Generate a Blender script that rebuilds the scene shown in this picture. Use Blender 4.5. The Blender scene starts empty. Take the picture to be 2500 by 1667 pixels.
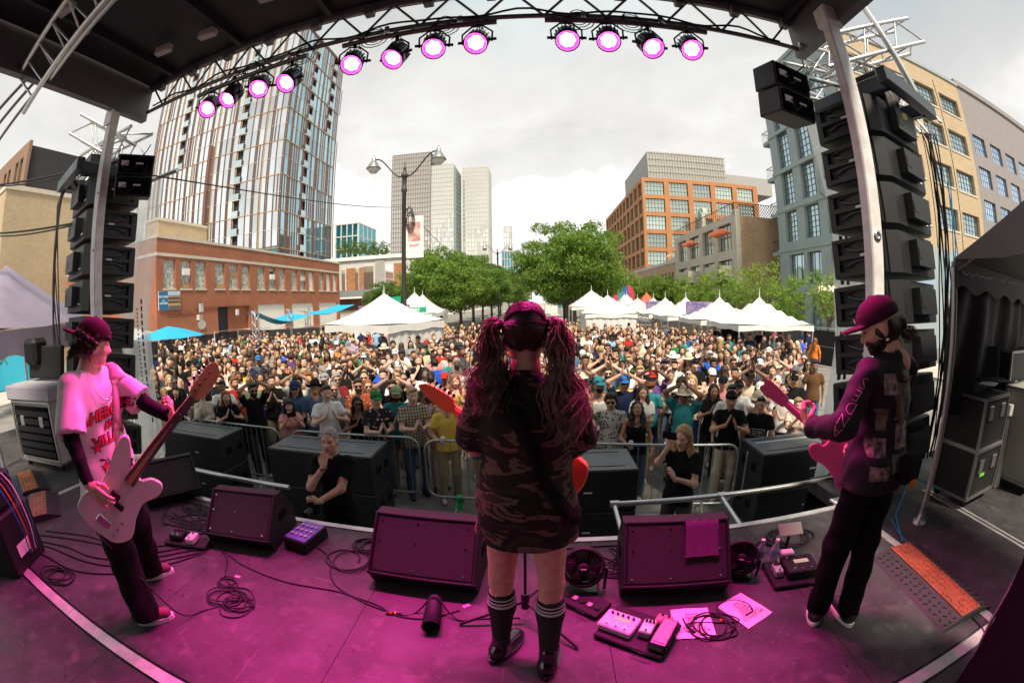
import bpy, math, random, time
import numpy as np
from math import sin, cos, pi, radians as R
from mathutils import Vector, Matrix
random.seed(7); np.random.seed(7)
sc = bpy.context.scene
C = sc.collection
# ---------------------------------------------------------------- camera, sky, sun, exposure
cd = bpy.data.cameras.new('camera'); cam = bpy.data.objects.new('camera', cd); C.objects.link(cam)
cam.matrix_world = Matrix(((0.99793531, 0.01068156, 0.06333261, 0), (0.06200542, 0.09688183, -0.99336259, 0), (-0.01674644, 0.99523857, 0.09601948, 3.0), (0, 0, 0, 1)))
cd.type = 'PANO'; cd.sensor_width = 36; cd.sensor_fit = 'HORIZONTAL'
try: pc = cd; pc.panorama_type = 'FISHEYE_LENS_POLYNOMIAL'
except Exception: pc = cd.cycles; pc.panorama_type = 'FISHEYE_LENS_POLYNOMIAL'
pc.fisheye_fov = R(240)
pc.fisheye_polynomial_k0 = 0; pc.fisheye_polynomial_k1 = -1 / 14.772
pc.fisheye_polynomial_k2 = 0; pc.fisheye_polynomial_k3 = 0; pc.fisheye_polynomial_k4 = 0
cd.clip_start = .02; cd.clip_end = 3000
sc.camera = cam
sc.view_settings.view_transform = 'Standard'; sc.view_settings.look = 'None'
sc.view_settings.gamma = 1; sc.view_settings.use_curve_mapping = False
sc.view_settings.exposure = 0.85
sc.cycles.max_bounces = 8; sc.cycles.transparent_max_bounces = 16
sc.cycles.sample_clamp_indirect = 6
try: sc.cycles.use_denoising = True
except Exception: pass
SUN_EL, SUN_AZ = R(56), R(162)      # azimuth clockwise from the street direction (+Y)
w = bpy.data.worlds.new('World'); sc.world = w; w.use_nodes = True
nt = w.node_tree; N = nt.nodes; N.clear()
def nd(t, **k):
    n = N.new(t)
    for a, b in k.items(): setattr(n, a, b)
    return n
def lk(a, b): nt.links.new(a, b)
def ramp(n, pts):
    cr = n.color_ramp
    while len(cr.elements) > 1: cr.elements.remove(cr.elements[-1])
    for i, (p, c) in enumerate(pts):
        e = cr.elements[0] if i == 0 else cr.elements.new(p)
        e.position = p; e.color = tuple(c) + (1,) if len(c) == 3 else c
sky = nd('ShaderNodeTexSky', sky_type='NISHITA', sun_disc=False, sun_elevation=SUN_EL, sun_rotation=SUN_AZ)
sky.air_density = 1.4; sky.dust_density = 2.2
skb = nd('ShaderNodeBackground'); skb.inputs[1].default_value = .075; lk(sky.outputs[0], skb.inputs[0])
tc = nd('ShaderNodeTexCoord'); sep = nd('ShaderNodeSeparateXYZ'); lk(tc.outputs['Generated'], sep.inputs[0])
# cloud deck: direction divided by height above the horizon gives a flat layer
ad = nd('ShaderNodeMath', operation='ADD'); lk(sep.outputs[2], ad.inputs[0]); ad.inputs[1].default_value = .16
mx = nd('ShaderNodeMath', operation='MAXIMUM'); lk(ad.outputs[0], mx.inputs[0]); mx.inputs[1].default_value = .05
dv = nd('ShaderNodeVectorMath', operation='DIVIDE'); lk(tc.outputs['Generated'], dv.inputs[0])
cb = nd('ShaderNodeCombineXYZ')
for i in range(3): lk(mx.outputs[0], cb.inputs[i])
lk(cb.outputs[0], dv.inputs[1])
n1 = nd('ShaderNodeTexNoise'); n1.inputs['Scale'].default_value = 1.15; n1.inputs['Detail'].default_value = 9; n1.inputs['Roughness'].default_value = .55
n1.inputs['Distortion'].default_value = .25
lk(dv.outputs[0], n1.inputs['Vector'])
thin = nd('ShaderNodeValToRGB'); ramp(thin, [(.30, (.25,) * 3), (.40, (.72,) * 3), (.50, (.98,) * 3)]); lk(n1.outputs[0], thin.inputs[0])
hz = nd('ShaderNodeValToRGB'); ramp(hz, [(.0, (1,) * 3), (.3, (.97,) * 3), (.5, (.85,) * 3), (.8, (.55,) * 3)]); lk(sep.outputs[2], hz.inputs[0])
cov = nd('ShaderNodeMath', operation='MAXIMUM'); lk(thin.outputs[0], cov.inputs[0]); lk(hz.outputs[0], cov.inputs[1])
shade = nd('ShaderNodeValToRGB'); ramp(shade, [(.33, (.52, .53, .54)), (.5, (.60, .59, .58)), (.62, (.86, .86, .86)), (.72, (.70, .70, .71))]); lk(n1.outputs[0], shade.inputs[0])
n2 = nd('ShaderNodeTexNoise'); n2.inputs['Scale'].default_value = 5.5; n2.inputs['Detail'].default_value = 8; lk(tc.outputs['Generated'], n2.inputs['Vector'])
zz = nd('ShaderNodeMath', operation='MULTIPLY_ADD'); zz.inputs[1].default_value = .42; lk(n2.outputs[0], zz.inputs[0]); z9 = nd('ShaderNodeMath', operation='SUBTRACT'); z9.inputs[1].default_value = .215; lk(sep.outputs[2], z9.inputs[0]); lk(z9.outputs[0], zz.inputs[2])
low = nd('ShaderNodeValToRGB'); ramp(low, [(.0, (.70, .695, .68)), (.245, (.75, .74, .71)), (.262, (.62, .61, .58)), (.45, (.50, .488, .462)), (.56, (.46, .46, .44)), (.72, (.36, .46, .48))]); lk(zz.outputs[0], low.inputs[0])
cm = nd('ShaderNodeMix', data_type='RGBA'); lk(thin.outputs[0], cm.inputs[0]); lk(low.outputs[0], cm.inputs[6]); lk(shade.outputs[0], cm.inputs[7])
cm2 = nd('ShaderNodeMix', data_type='RGBA'); cm2.inputs[0].default_value = .72; lk(cm.outputs[2], cm2.inputs[6]); lk(low.outputs[0], cm2.inputs[7])
clb = nd('ShaderNodeBackground'); clb.inputs[1].default_value = .86; lk(cm2.outputs[2], clb.inputs[0])
ms = nd('ShaderNodeMixShader'); lk(cov.outputs[0], ms.inputs[0]); lk(skb.outputs[0], ms.inputs[1]); lk(clb.outputs[0], ms.inputs[2])
wo = nd('ShaderNodeOutputWorld'); lk(ms.outputs[0], wo.inputs[0])
sl = bpy.data.lights.new('sun', 'SUN'); sl.energy = 3.6; sl.angle = R(9); sl.color = (1, .87, .70)
so = bpy.data.objects.new('sun', sl); C.objects.link(so)
sd = Vector((sin(SUN_AZ) * cos(SUN_EL), cos(SUN_AZ) * cos(SUN_EL), sin(SUN_EL)))
so.rotation_euler = sd.to_track_quat('Z', 'Y').to_euler()

# ---------------------------------------------------------------- materials
MATS = {}
def mat(name, col, rough=.6, metal=0., noise=0., nscale=8., bump=0., bscale=60., spec=.5, col2=None, trans=0., alpha=1., emit=None, estr=0., coat=0., randv=0., sheen=0., coord='Object'):
    if name in MATS: return MATS[name]
    m = bpy.data.materials.new(name); m.use_nodes = True; MATS[name] = m
    t = m.node_tree; b = t.nodes['Principled BSDF']
    b.inputs['Base Color'].default_value = (*col, 1); b.inputs['Roughness'].default_value = rough; b.inputs['Metallic'].default_value = metal
    b.inputs['Specular IOR Level'].default_value = spec; b.inputs['Transmission Weight'].default_value = trans; b.inputs['Alpha'].default_value = alpha
    b.inputs['Coat Weight'].default_value = coat; b.inputs['Sheen Weight'].default_value = sheen
    if emit: b.inputs['Emission Color'].default_value = (*emit, 1); b.inputs['Emission Strength'].default_value = estr
    m.diffuse_color = (*col, 1)
    tcn = t.nodes.new('ShaderNodeTexCoord'); src = tcn.outputs[coord] if coord != 'World' else t.nodes.new('ShaderNodeNewGeometry').outputs['Position']
    colsock = None
    if noise or col2:
        n = t.nodes.new('ShaderNodeTexNoise'); n.inputs['Scale'].default_value = nscale; n.inputs['Detail'].default_value = 6; n.inputs['Roughness'].default_value = .62
        t.links.new(src, n.inputs['Vector'])
        r = t.nodes.new('ShaderNodeValToRGB')
        c2 = col2 or tuple(min(1, c * (1 + noise)) for c in col); c1 = col if col2 else tuple(c * (1 - noise) for c in col)
        ramp(r, [(.36, c1), (.64, c2)]); t.links.new(n.outputs[0], r.inputs[0]); colsock = r.outputs[0]
    if randv:
        oi = t.nodes.new('ShaderNodeObjectInfo'); mr = t.nodes.new('ShaderNodeMapRange'); mr.inputs[3].default_value = 1 - randv; mr.inputs[4].default_value = 1 + randv
        t.links.new(oi.outputs['Random'], mr.inputs[0]); hv = t.nodes.new('ShaderNodeHueSaturation'); t.links.new(mr.outputs[0], hv.inputs['Value'])
        if colsock: t.links.new(colsock, hv.inputs['Color'])
        else: hv.inputs['Color'].default_value = (*col, 1)
        colsock = hv.outputs[0]
    if colsock: t.links.new(colsock, b.inputs['Base Color'])
    if bump:
        n = t.nodes.new('ShaderNodeTexNoise'); n.inputs['Scale'].default_value = bscale; n.inputs['Detail'].default_value = 4; t.links.new(src, n.inputs['Vector'])
        bp = t.nodes.new('ShaderNodeBump'); bp.inputs['Strength'].default_value = bump; bp.inputs['Distance'].default_value = .02
        t.links.new(n.outputs[0], bp.inputs['Height']); t.links.new(bp.outputs[0], b.inputs['Normal'])
    return m
def wallmap(m, sx, sz):      # (x+y, z) world mapping for axis-aligned walls
    t = m.node_tree; g = t.nodes.new('ShaderNodeNewGeometry'); s = t.nodes.new('ShaderNodeSeparateXYZ'); t.links.new(g.outputs['Position'], s.inputs[0])
    a = t.nodes.new('ShaderNodeMath'); a.operation = 'ADD'; t.links.new(s.outputs[0], a.inputs[0]); t.links.new(s.outputs[1], a.inputs[1])
    c = t.nodes.new('ShaderNodeCombineXYZ'); t.links.new(a.outputs[0], c.inputs[0]); t.links.new(s.outputs[2], c.inputs[1]); return c.outputs[0]
def brickmat(name, c1, c2, mortar, bw=.22, bh=.075, ms=.012, dirt=.25):
    m = mat(name, c1, .85); t = m.node_tree; b = t.nodes['Principled BSDF']; v = wallmap(m, 1, 1)
    k = t.nodes.new('ShaderNodeTexBrick'); k.inputs['Scale'].default_value = 1; k.inputs['Brick Width'].default_value = bw; k.inputs['Row Height'].default_value = bh
    k.inputs['Mortar Size'].default_value = ms; k.inputs['Color1'].default_value = (*c1, 1); k.inputs['Color2'].default_value = (*c2, 1); k.inputs['Mortar'].default_value = (*mortar, 1)
    t.links.new(v, k.inputs['Vector'])
    n = t.nodes.new('ShaderNodeTexNoise'); n.inputs['Scale'].default_value = .45; n.inputs['Detail'].default_value = 8; n.inputs['Roughness'].default_value = .7; t.links.new(v, n.inputs['Vector'])
    r = t.nodes.new('ShaderNodeValToRGB'); ramp(r, [(.3, (1 - dirt,) * 3), (.7, (1.0 + dirt * .4,) * 3)]); t.links.new(n.outputs[0], r.inputs[0])
    x = t.nodes.new('ShaderNodeMix'); x.data_type = 'RGBA'; x.blend_type = 'MULTIPLY'; x.inputs[0].default_value = 1
    t.links.new(k.outputs[0], x.inputs[6]); t.links.new(r.outputs[0], x.inputs[7]); t.links.new(x.outputs[2], b.inputs['Base Color'])
    bp = t.nodes.new('ShaderNodeBump'); bp.inputs['Strength'].default_value = .5; bp.inputs['Distance'].default_value = .01; bp.invert = True
    t.links.new(k.outputs[1], bp.inputs['Height']); t.links.new(bp.outputs[0], b.inputs['Normal'])
    return m
def glassmat(name, col, rough=.03, wob=.06, metal=.85, randv=.25, wscale=.35):
    m = mat(name, col, rough, metal, randv=randv); t = m.node_tree; b = t.nodes['Principled BSDF']
    g = t.nodes.new('ShaderNodeNewGeometry'); n = t.nodes.new('ShaderNodeTexNoise'); n.inputs['Scale'].default_value = wscale; n.inputs['Detail'].default_value = 1
    t.links.new(g.outputs['Position'], n.inputs['Vector']); bp = t.nodes.new('ShaderNodeBump'); bp.inputs['Strength'].default_value = wob; bp.inputs['Distance'].default_value = 1
    t.links.new(n.outputs[0], bp.inputs['Height']); t.links.new(bp.outputs[0], b.inputs['Normal']); return m

# ---------------------------------------------------------------- mesh helpers
class MB:
    def __init__(s): s.v = []; s.f = []; s.m = []; s.sm = []
    def add(s, vs, fs, mi=0, smooth=False):
        o = len(s.v); s.v += [tuple(v) for v in vs]; s.f += [tuple(i + o for i in f) for f in fs]; s.m += [mi] * len(fs); s.sm += [smooth] * len(fs); return s
    def box(s, c, d, rot=None, mi=0):
        x, y, z = d[0] / 2, d[1] / 2, d[2] / 2
        vs = [Vector((a, b, e)) for a in (-x, x) for b in (-y, y) for e in (-z, z)]
        if rot is not None:
            q = rot if isinstance(rot, Matrix) else Matrix.Rotation(rot, 3, 'Z')
            vs = [q @ v for v in vs]
        c = Vector(c); vs = [v + c for v in vs]
        return s.add(vs, [(0, 1, 3, 2), (4, 6, 7, 5), (0, 4, 5, 1), (2, 3, 7, 6), (0, 2, 6, 4), (1, 5, 7, 3)], mi)
    def bb(s, x0, x1, y0, y1, z0, z1, mi=0): return s.box(((x0 + x1) / 2, (y0 + y1) / 2, (z0 + z1) / 2), (abs(x1 - x0), abs(y1 - y0), abs(z1 - z0)), None, mi)
    def bbox(s, c, d, b=.01, rot=None, mi=0):   # bevelled box
        x, y, z = d[0] / 2, d[1] / 2, d[2] / 2; b = min(b, x * .9, y * .9, z * .9)
        prof = [(-x + b, -y), (x - b, -y), (x, -y + b), (x, y - b), (x - b, y), (-x + b, y), (-x, y - b), (-x, -y + b)]
        ins = [(-x + b, -y + b * .8), (x - b, -y + b * .8), (x - b * .8, -y + b), (x - b * .8, y - b), (x - b, y - b * .8), (-x + b, y - b * .8), (-x + b * .8, y - b), (-x + b * .8, -y + b)]
        vs = [Vector((*p, zz)) for zz, P in ((-z, ins), (-z + b, prof), (z - b, prof), (z, ins)) for p in P]
        if rot is not None:
            q = rot if isinstance(rot, Matrix) else Matrix.Rotation(rot, 3, 'Z')
            vs = [q @ v for v in vs]
        c = Vector(c); vs = [v + c for v in vs]; fs = [tuple(range(7, -1, -1)), tuple(range(24, 32))]
        for k in range(3):
            for i in range(8): j = (i + 1) % 8; fs.append((k * 8 + i, k * 8 + j, k * 8 + 8 + j, k * 8 + 8 + i))
        return s.add(vs, fs, mi)
    def cyl(s, a, b, r, r2=None, n=12, mi=0, caps=True):
        a = Vector(a); b = Vector(b); r2 = r if r2 is None else r2; d = (b - a)
        if d.length < 1e-6: return s
        q = d.to_track_quat('Z', 'Y').to_matrix()
        vs = [a + q @ Vector((cos(2 * pi * i / n) * r, sin(2 * pi * i / n) * r, 0)) for i in range(n)] + [b + q @ Vector((cos(2 * pi * i / n) * r2, sin(2 * pi * i / n) * r2, 0)) for i in range(n)]
        s.add(vs, [(i, (i + 1) % n, n + (i + 1) % n, n + i) for i in range(n)], mi, True)
        if caps: s.add(vs, [tuple(range(n - 1, -1, -1)), tuple(range(n, 2 * n))], mi)
        return s
    def tube(s, pts, r, n=6, mi=0, closed=False, r2=None):
        P = [Vector(p) for p in pts]; L = len(P)
        if L < 2: return s
        vs = []; up = None
        for i, p in enumerate(P):
            t = (P[(i + 1) % L if closed else min(i + 1, L - 1)] - P[(i - 1) % L if closed else max(i - 1, 0)])
            if t.length < 1e-9: t = Vector((0, 0, 1))
            t.normalize()
            if up is None: up = Vector((0, 0, 1)) if abs(t.z) < .9 else Vector((1, 0, 0))
            x = t.cross(up)
            if x.length < 1e-4: x = t.cross(Vector((1, .3, 0)))
            x.normalize(); up = x.cross(t); rr = r if r2 is None else r + (r2 - r) * i / (L - 1)
            vs += [p + (x * cos(2 * pi * k / n) + up * sin(2 * pi * k / n)) * rr for k in range(n)]
        fs = []
        for i in range(L if closed else L - 1):
            j = (i + 1) % L
            for k in range(n): fs.append((i * n + k, i * n + (k + 1) % n, j * n + (k + 1) % n, j * n + k))
        s.add(vs, fs, mi, True)
        if not closed: s.add(vs, [tuple(range(n)), tuple(range(L * n - 1, L * n - n - 1, -1))], mi)
        return s
    def lathe(s, prof, c=(0, 0, 0), n=16, mi=0, rot=None, capped=True):
        c = Vector(c); vs = []
        for r, z in prof:
            for i in range(n):
                v = Vector((cos(2 * pi * i / n) * r, sin(2 * pi * i / n) * r, z))
                if rot is not None: v = rot @ v
                vs.append(v + c)
        L = len(prof); s.add(vs, [(k * n + i, k * n + (i + 1) % n, (k + 1) * n + (i + 1) % n, (k + 1) * n + i) for k in range(L - 1) for i in range(n)], mi, True)
        if capped: s.add(vs, [tuple(range(n - 1, -1, -1)), tuple(range((L - 1) * n, L * n))], mi)
        return s
    def prism(s, poly, z0, z1, mi=0, M=None):  # polygon (x,y) extruded in z, optional matrix
        n = len(poly); vs = [Vector((x, y, z0)) for x, y in poly] + [Vector((x, y, z1)) for x, y in poly]
        if M is not None: vs = [M @ v for v in vs]
        return s.add(vs, [tuple(range(n - 1, -1, -1)), tuple(range(n, 2 * n))] + [(i, (i + 1) % n, n + (i + 1) % n, n + i) for i in range(n)], mi)
    def quad(s, a, b, c, d, mi=0): return s.add([a, b, c, d], [(0, 1, 2, 3)], mi)
    def mesh(s, name='mesh'):
        me = bpy.data.meshes.new(name); me.from_pydata(s.v, [], s.f)
        me.polygons.foreach_set('material_index', s.m); me.polygons.foreach_set('use_smooth', s.sm); me.update(); return me
    def build(s, name, mats, parent=None, **k): return link(name, s.mesh(name), mats, parent, **k)
def link(name, me, mats=None, parent=None, loc=None, rot=None, M=None):
    o = bpy.data.objects.new(name, me); C.objects.link(o)
    if mats is not None and not len(me.materials):
        for m in (mats if isinstance(mats, (list, tuple)) else [mats]): me.materials.append(m)
    if parent is not None: o.parent = parent
    if M is not None: o.matrix_local = M
    if loc is not None: o.location = loc
    if rot is not None: o.rotation_euler = rot if isinstance(rot, (tuple, list)) else (0, 0, rot)
    return o
def tag(o, label=None, cat=None, group=None, kind=None):
    if label: o['label'] = label
    if cat: o['category'] = cat
    if group: o['group'] = group
    if kind: o['kind'] = kind
    return o
def thing(name, label, cat, loc=(0, 0, 0), rz=0, group=None):
    o = bpy.data.objects.new(name, None); o.empty_display_size = .2; C.objects.link(o); o.location = loc; o.rotation_euler = (0, 0, rz)
    return tag(o, label, cat, group)
def kids(o): return [c for c in C.objects if c.parent == o]
def copy_tree(o, parent=None, _map=None):
    if _map is None:
        _map = {}
        for c in C.objects:
            if c.parent: _map.setdefault(c.parent.name, []).append(c)
    c = o.copy(); C.objects.link(c)
    if parent: c.parent = parent
    for ch in _map.get(o.name, []): copy_tree(ch, c, _map)
    return c
def text(name, body, size, mat_, parent, M, ext=.002, align='CENTER', shear=0, sx=1, bold=0):
    cu = bpy.data.curves.new(name, 'FONT'); cu.body = body; cu.size = size; cu.extrude = ext; cu.align_x = align; cu.align_y = 'CENTER'; cu.shear = shear; cu.offset = bold; cu.space_line = .8
    cu.resolution_u = 2
    tmp = bpy.data.objects.new(name, cu); C.objects.link(tmp)
    dg = bpy.context.evaluated_depsgraph_get(); me = bpy.data.meshes.new_from_object(tmp.evaluated_get(dg)); C.objects.unlink(tmp); bpy.data.objects.remove(tmp)
    me.materials.clear(); me.materials.append(mat_)
    return link(name, me, None, parent, M=M @ Matrix.Diagonal((sx, 1, 1, 1)))
def frameM(o, x, n):   # matrix with local X along x, local Z along n (text reads along x, faces n)
    x = Vector(x).normalized(); n = Vector(n).normalized(); y = n.cross(x)
    M = Matrix((x, y, n)).transposed().to_4x4(); M.translation = Vector(o); return M
def holes_wall(mb, org, u, W, z0, z1, t, holes, mi=0):
    # wall panel along unit vector u from org; thickness t towards -normal; holes = (u0,u1,v0,v1)
    u = Vector(u); nrm = Vector((u.y, -u.x, 0)); us = sorted({0., W, *[h[0] for h in holes], *[h[1] for h in holes]}); vs = sorted({z0, z1, *[h[2] for h in holes], *[h[3] for h in holes]})
    for b in range(len(vs) - 1):
        vm = (vs[b] + vs[b + 1]) / 2; run = None
        for a in range(len(us)):
            solid = a < len(us) - 1 and not any(h[0] < (us[a] + us[a + 1]) / 2 < h[1] and h[2] < vm < h[3] for h in holes)
            if solid and run is None: run = us[a]
            if not solid and run is not None:
                c = Vector(org) + u * ((run + us[a]) / 2) - nrm * (t / 2); c.z = (vs[b] + vs[b + 1]) / 2
                mb.box(c, (us[a] - run, t, vs[b + 1] - vs[b]), Matrix((u, -nrm * 1.0, Vector((0, 0, 1)))).transposed(), mi); run = None
_wc = {}
def window(parent, pos, u, w, h, nx, ny, fm, gm, fr=.06, mt=.03, name='window', deep=.08):
    # window frame with muntins (shared mesh) + pane sub-part; u = unit vector along the wall; pos = lower-left corner on the recessed plane
    key = (round(w, 2), round(h, 2), nx, ny, fr, mt, fm.name, gm.name)
    if key not in _wc:
        f = MB(); f.bb(0, w, 0, deep, 0, fr).bb(0, w, 0, deep, h - fr, h).bb(0, fr, 0, deep, fr, h - fr).bb(w - fr, w, 0, deep, fr, h - fr)
        for i in range(1, nx): x = w * i / nx; f.bb(x - mt / 2, x + mt / 2, .005, deep - .01, fr, h - fr)
        for i in range(1, ny): z = h * i / ny; f.bb(fr, w - fr, .008, deep - .012, z - mt / 2, z + mt / 2)
        p = MB().bb(fr * .5, w - fr * .5, deep * .55, deep * .62, fr * .5, h - fr * .5)
        fm_ = f.mesh('window'); fm_.materials.append(fm); pm = p.mesh('pane'); pm.materials.append(gm); _wc[key] = (fm_, pm)
    a, b = _wc[key]; o = link(name, a, None, parent, loc=pos, rot=math.atan2(u[1], u[0])); link('pane', b, None, o); return o
# ================================================================ SETTING
asph = mat('asphalt', (.20, .19, .175), .9, noise=.22, nscale=1.3, bump=.3, bscale=40, coord='World')
conc = mat('concrete', (.42, .40, .36), .85, noise=.12, nscale=2, bump=.15, bscale=30, coord='World')
tag(MB().quad((-900, -500, -.01), (900, -500, -.01), (900, 1400, -.01), (-900, 1400, -.01)).build('ground', mat('far_ground', (.16, .155, .14), .95, noise=.2, nscale=.05, coord='World')), kind='structure')
g = MB()
for i in range(60): g.quad((-20.6, -20 + i * 8, 0), (17, -20 + i * 8, 0), (17, -12 + i * 8, 0), (-20.6, -12 + i * 8, 0))
tag(g.build('street', asph), kind='structure')
tag(MB().bb(-24.9, -20.6, -20, 460, -.01, .13).build('pavement', conc), kind='structure')
tag(MB().bb(17, 21.5, -20, 460, -.01, .13).build('pavement', conc), kind='structure')
tag(MB().bb(-9.8, -8.2, 34, 200, -.005, .14).bb(2.4, 4.2, 31, 200, -.005, .14).build('kerb', conc), kind='structure')
UY = (0, 1, 0); UYm = (0, -1, 0); UX = (1, 0, 0)
dark_in = mat('dark_interior', (.03, .03, .035), .9)
# ---- red brick warehouse on the left
brick = brickmat('red_brick', (.44, .125, .05), (.34, .085, .035), (.30, .17, .11)); limestone = mat('limestone', (.55, .50, .42), .8, noise=.1, nscale=3, coord='World')
def glassblock():
    m = mat('glass_block', (.42, .46, .42), .25, spec=.6); t = m.node_tree; b = t.nodes['Principled BSDF']; v = wallmap(m, 1, 1)
    k = t.nodes.new('ShaderNodeTexBrick'); k.offset = 0; k.inputs['Scale'].default_value = 1; k.inputs['Brick Width'].default_value = .2; k.inputs['Row Height'].default_value = .2; k.inputs['Mortar Size'].default_value = .016
    k.inputs['Color1'].default_value = (.62, .66, .60, 1); k.inputs['Color2'].default_value = (.20, .23, .21, 1); k.inputs['Mortar'].default_value = (.55, .53, .48, 1)
    t.links.new(v, k.inputs['Vector']); t.links.new(k.outputs[0], b.inputs['Base Color'])
    bp = t.nodes.new('ShaderNodeBump'); bp.inputs['Strength'].default_value = .6; bp.inputs['Distance'].default_value = .03; bp.invert = True; t.links.new(k.outputs[1], bp.inputs['Height']); t.links.new(bp.outputs[0], b.inputs['Normal'])
    return m
gbl = glassblock(); whitep = mat('white_paint', (.75, .74, .70), .6, noise=.05, nscale=2, coord='World'); steel_grey = mat('grey_steel_door', (.36, .38, .38), .5)
bw = thing('brick_warehouse', 'long two storey red brick warehouse with glass block windows', 'building', (-24.9, 19.5, 0))
wins = [(20.21, 21.41), (21.95, 23.07), (23.59, 24.78), (25.88, 27.08), (27.7, 28.86), (29.38, 30.56), (31.71, 32.9), (33.57, 34.72), (35.25, 36.4), (37.56, 38.75), (39.34, 40.47), (41.17, 42.32), (43.56, 44.69), (45.32, 46.44), (47.03, 48.13)]
L0 = 19.5
holes = [(a - L0, b - L0, 4.9, 6.93) for a, b in wins] + [(a - L0, b - L0, .9, 3.5) for a, b in ((31.7, 36.3), (37.56, 42.14), (43.45, 48.05))] + [(26.12 - L0, 30.4 - L0, .13, 3.45)]
m = MB(); holes_wall(m, (0, 0, 0), UY, 29.4, 0, 8.35, .35, holes)
m.bb(-22, -.35, 0, .35, 0, 8.35); m.bb(-22, -.35, 29.05, 29.4, 0, 8.35); m.bb(-.35, .02, 29.4, 29.401, 0, 0.01)
m.build('wall', brick, bw)
MB().bb(-22, .05, -.05, 29.45, 8.35, 8.55).build('coping', limestone, bw)
MB().bb(.0, .04, -.04, 29.42, 7.12, 7.34).bb(-22, 0, -.04, 0, 7.12, 7.34).build('stone_band', limestone, bw)
MB().bb(-21.8, -.4, .4, 29, 8.0, 8.05).build('roof', dark_in, bw); MB().bb(-21.9, -.5, .5, 28.9, .1, 7.9).build('interior', dark_in, bw)
silly = MB().bb(-.3, .06, -.05, 1.25, -.12, 0).mesh('sill'); silly.materials.append(limestone)
gbm = MB().bb(-.3, -.18, 0, 1.2, 0, 2.03).mesh('window'); gbm.materials.append(gbl)
boardm = mat('bare_plywood', (.40, .25, .13), .8, noise=.2, nscale=4); acm = mat('ac_metal', (.55, .55, .52), .5)
for i, (a, b) in enumerate(wins):
    o = link('window', gbm if i not in (11, 13, 14) else gbm.copy(), None, bw, loc=(0, a - L0, 4.9))
    if i in (11, 13, 14): o.data.materials.clear(); o.data.materials.append(whitep)
    link('sill', silly, None, o)
    if i in (1, 3): MB().bb(-.17, -.13, .1, 1.1, .06, .42).build('board', boardm, o)
    if i in (1, 10, 7): q = MB().bb(-.18, .02, .2, 1.0, .95 if i != 10 else 1.0, 1.45); q.bb(.02, .03, .26, .94, 1.0, 1.4, 0); q.build('air_conditioner', whitep if i != 10 else acm, o)
    if i in (4, 7): MB().bb(-.17, -.14, .3, .95, 1.0 if i == 4 else 1.45, 1.4 if i == 4 else 1.7).build('vent', boardm if i == 4 else dark_in, o)
pan = MB().bb(-.25, -.12, 0, 4.6, 0, 2.6).mesh('panel'); pan.materials.append(whitep)
for y in (31.7, 37.56, 43.45): link('panel', pan, None, bw, loc=(0, y - L0, .9))
MB().bb(-1.2, -1.1, 6.62, 8.3, .13, 3.0).build('door', steel_grey, bw); MB().bb(-1.3, -.36, 8.3, 10.9, .13, 3.45).bb(-1.3, -1.2, 6.62, 8.3, 3.0, 3.45).build('entrance_wall', brick, bw)
MB().bb(.03, .1, 3.9, 11, 3.5, 3.56).bb(.03, .08, .9, 4.2, 3.18, 3.23).build('conduit', mat('rust', (.25, .10, .06), .8), bw)
q = MB().bb(.0, .25, 4.1, 4.5, 2.55, 2.95); q.build('wall_lamp', acm, bw); MB().bb(.0, .18, 8.9, 9.2, 2.7, 3.2).build('wall_box', acm, bw)
# lease sign
ls = thing('lease_sign', 'blue FOR LEASE sign with building picture on the brick wall', 'sign', (-24.86, 19.65, 3.45))
bluep = mat('sign_blue', (.02, .16, .36), .5); whi = mat('letter_white', (.85, .85, .83), .5)
MB().bb(0, .05, 0, 2.15, 0, 1.26).build('board', whitep, ls); MB().bb(.05, .055, .01, .92, .01, 1.25).build('blue_panel', bluep, ls)
def facade_print():
    m = mat('sign_photo', (.5, .4, .3), .5); t = m.node_tree; tcn = t.nodes['Texture Coordinate'] if 'Texture Coordinate' in t.nodes else t.nodes.new('ShaderNodeTexCoord')
    s = t.nodes.new('ShaderNodeSeparateXYZ'); t.links.new(tcn.outputs['Object'], s.inputs[0]); r = t.nodes.new('ShaderNodeValToRGB'); r.color_ramp.interpolation = 'CONSTANT'
    ramp(r, [(0, (.12, .12, .12)), (.2, (.5, .32, .10)), (.34, (.08, .05, .04)), (.45, (.35, .22, .15)), (.55, (.06, .05, .05)), (.65, (.35, .22, .15)), (.78, (.45, .6, .75))]); dvv = t.nodes.new('ShaderNodeMath'); dvv.operation = 'DIVIDE'; dvv.inputs[1].default_value = 1.26
    t.links.new(s.outputs[2], dvv.inputs[0]); t.links.new(dvv.outputs[0], r.inputs[0]); t.links.new(r.outputs[0], t.nodes['Principled BSDF'].inputs['Base Color']); return m
MB().bb(.05, .055, .94, 2.13, .01, 1.25).build('picture', facade_print(), ls)
for tx, z, s in (('FOR LEASE', .88, .19), ('(312)', .62, .11), ('666.3000', .44, .21)):
    text('lettering', tx, s, whi, ls, frameM((.056, .46, z), (0, 1, 0), (1, 0, 0)), .002, bold=.004)
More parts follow.
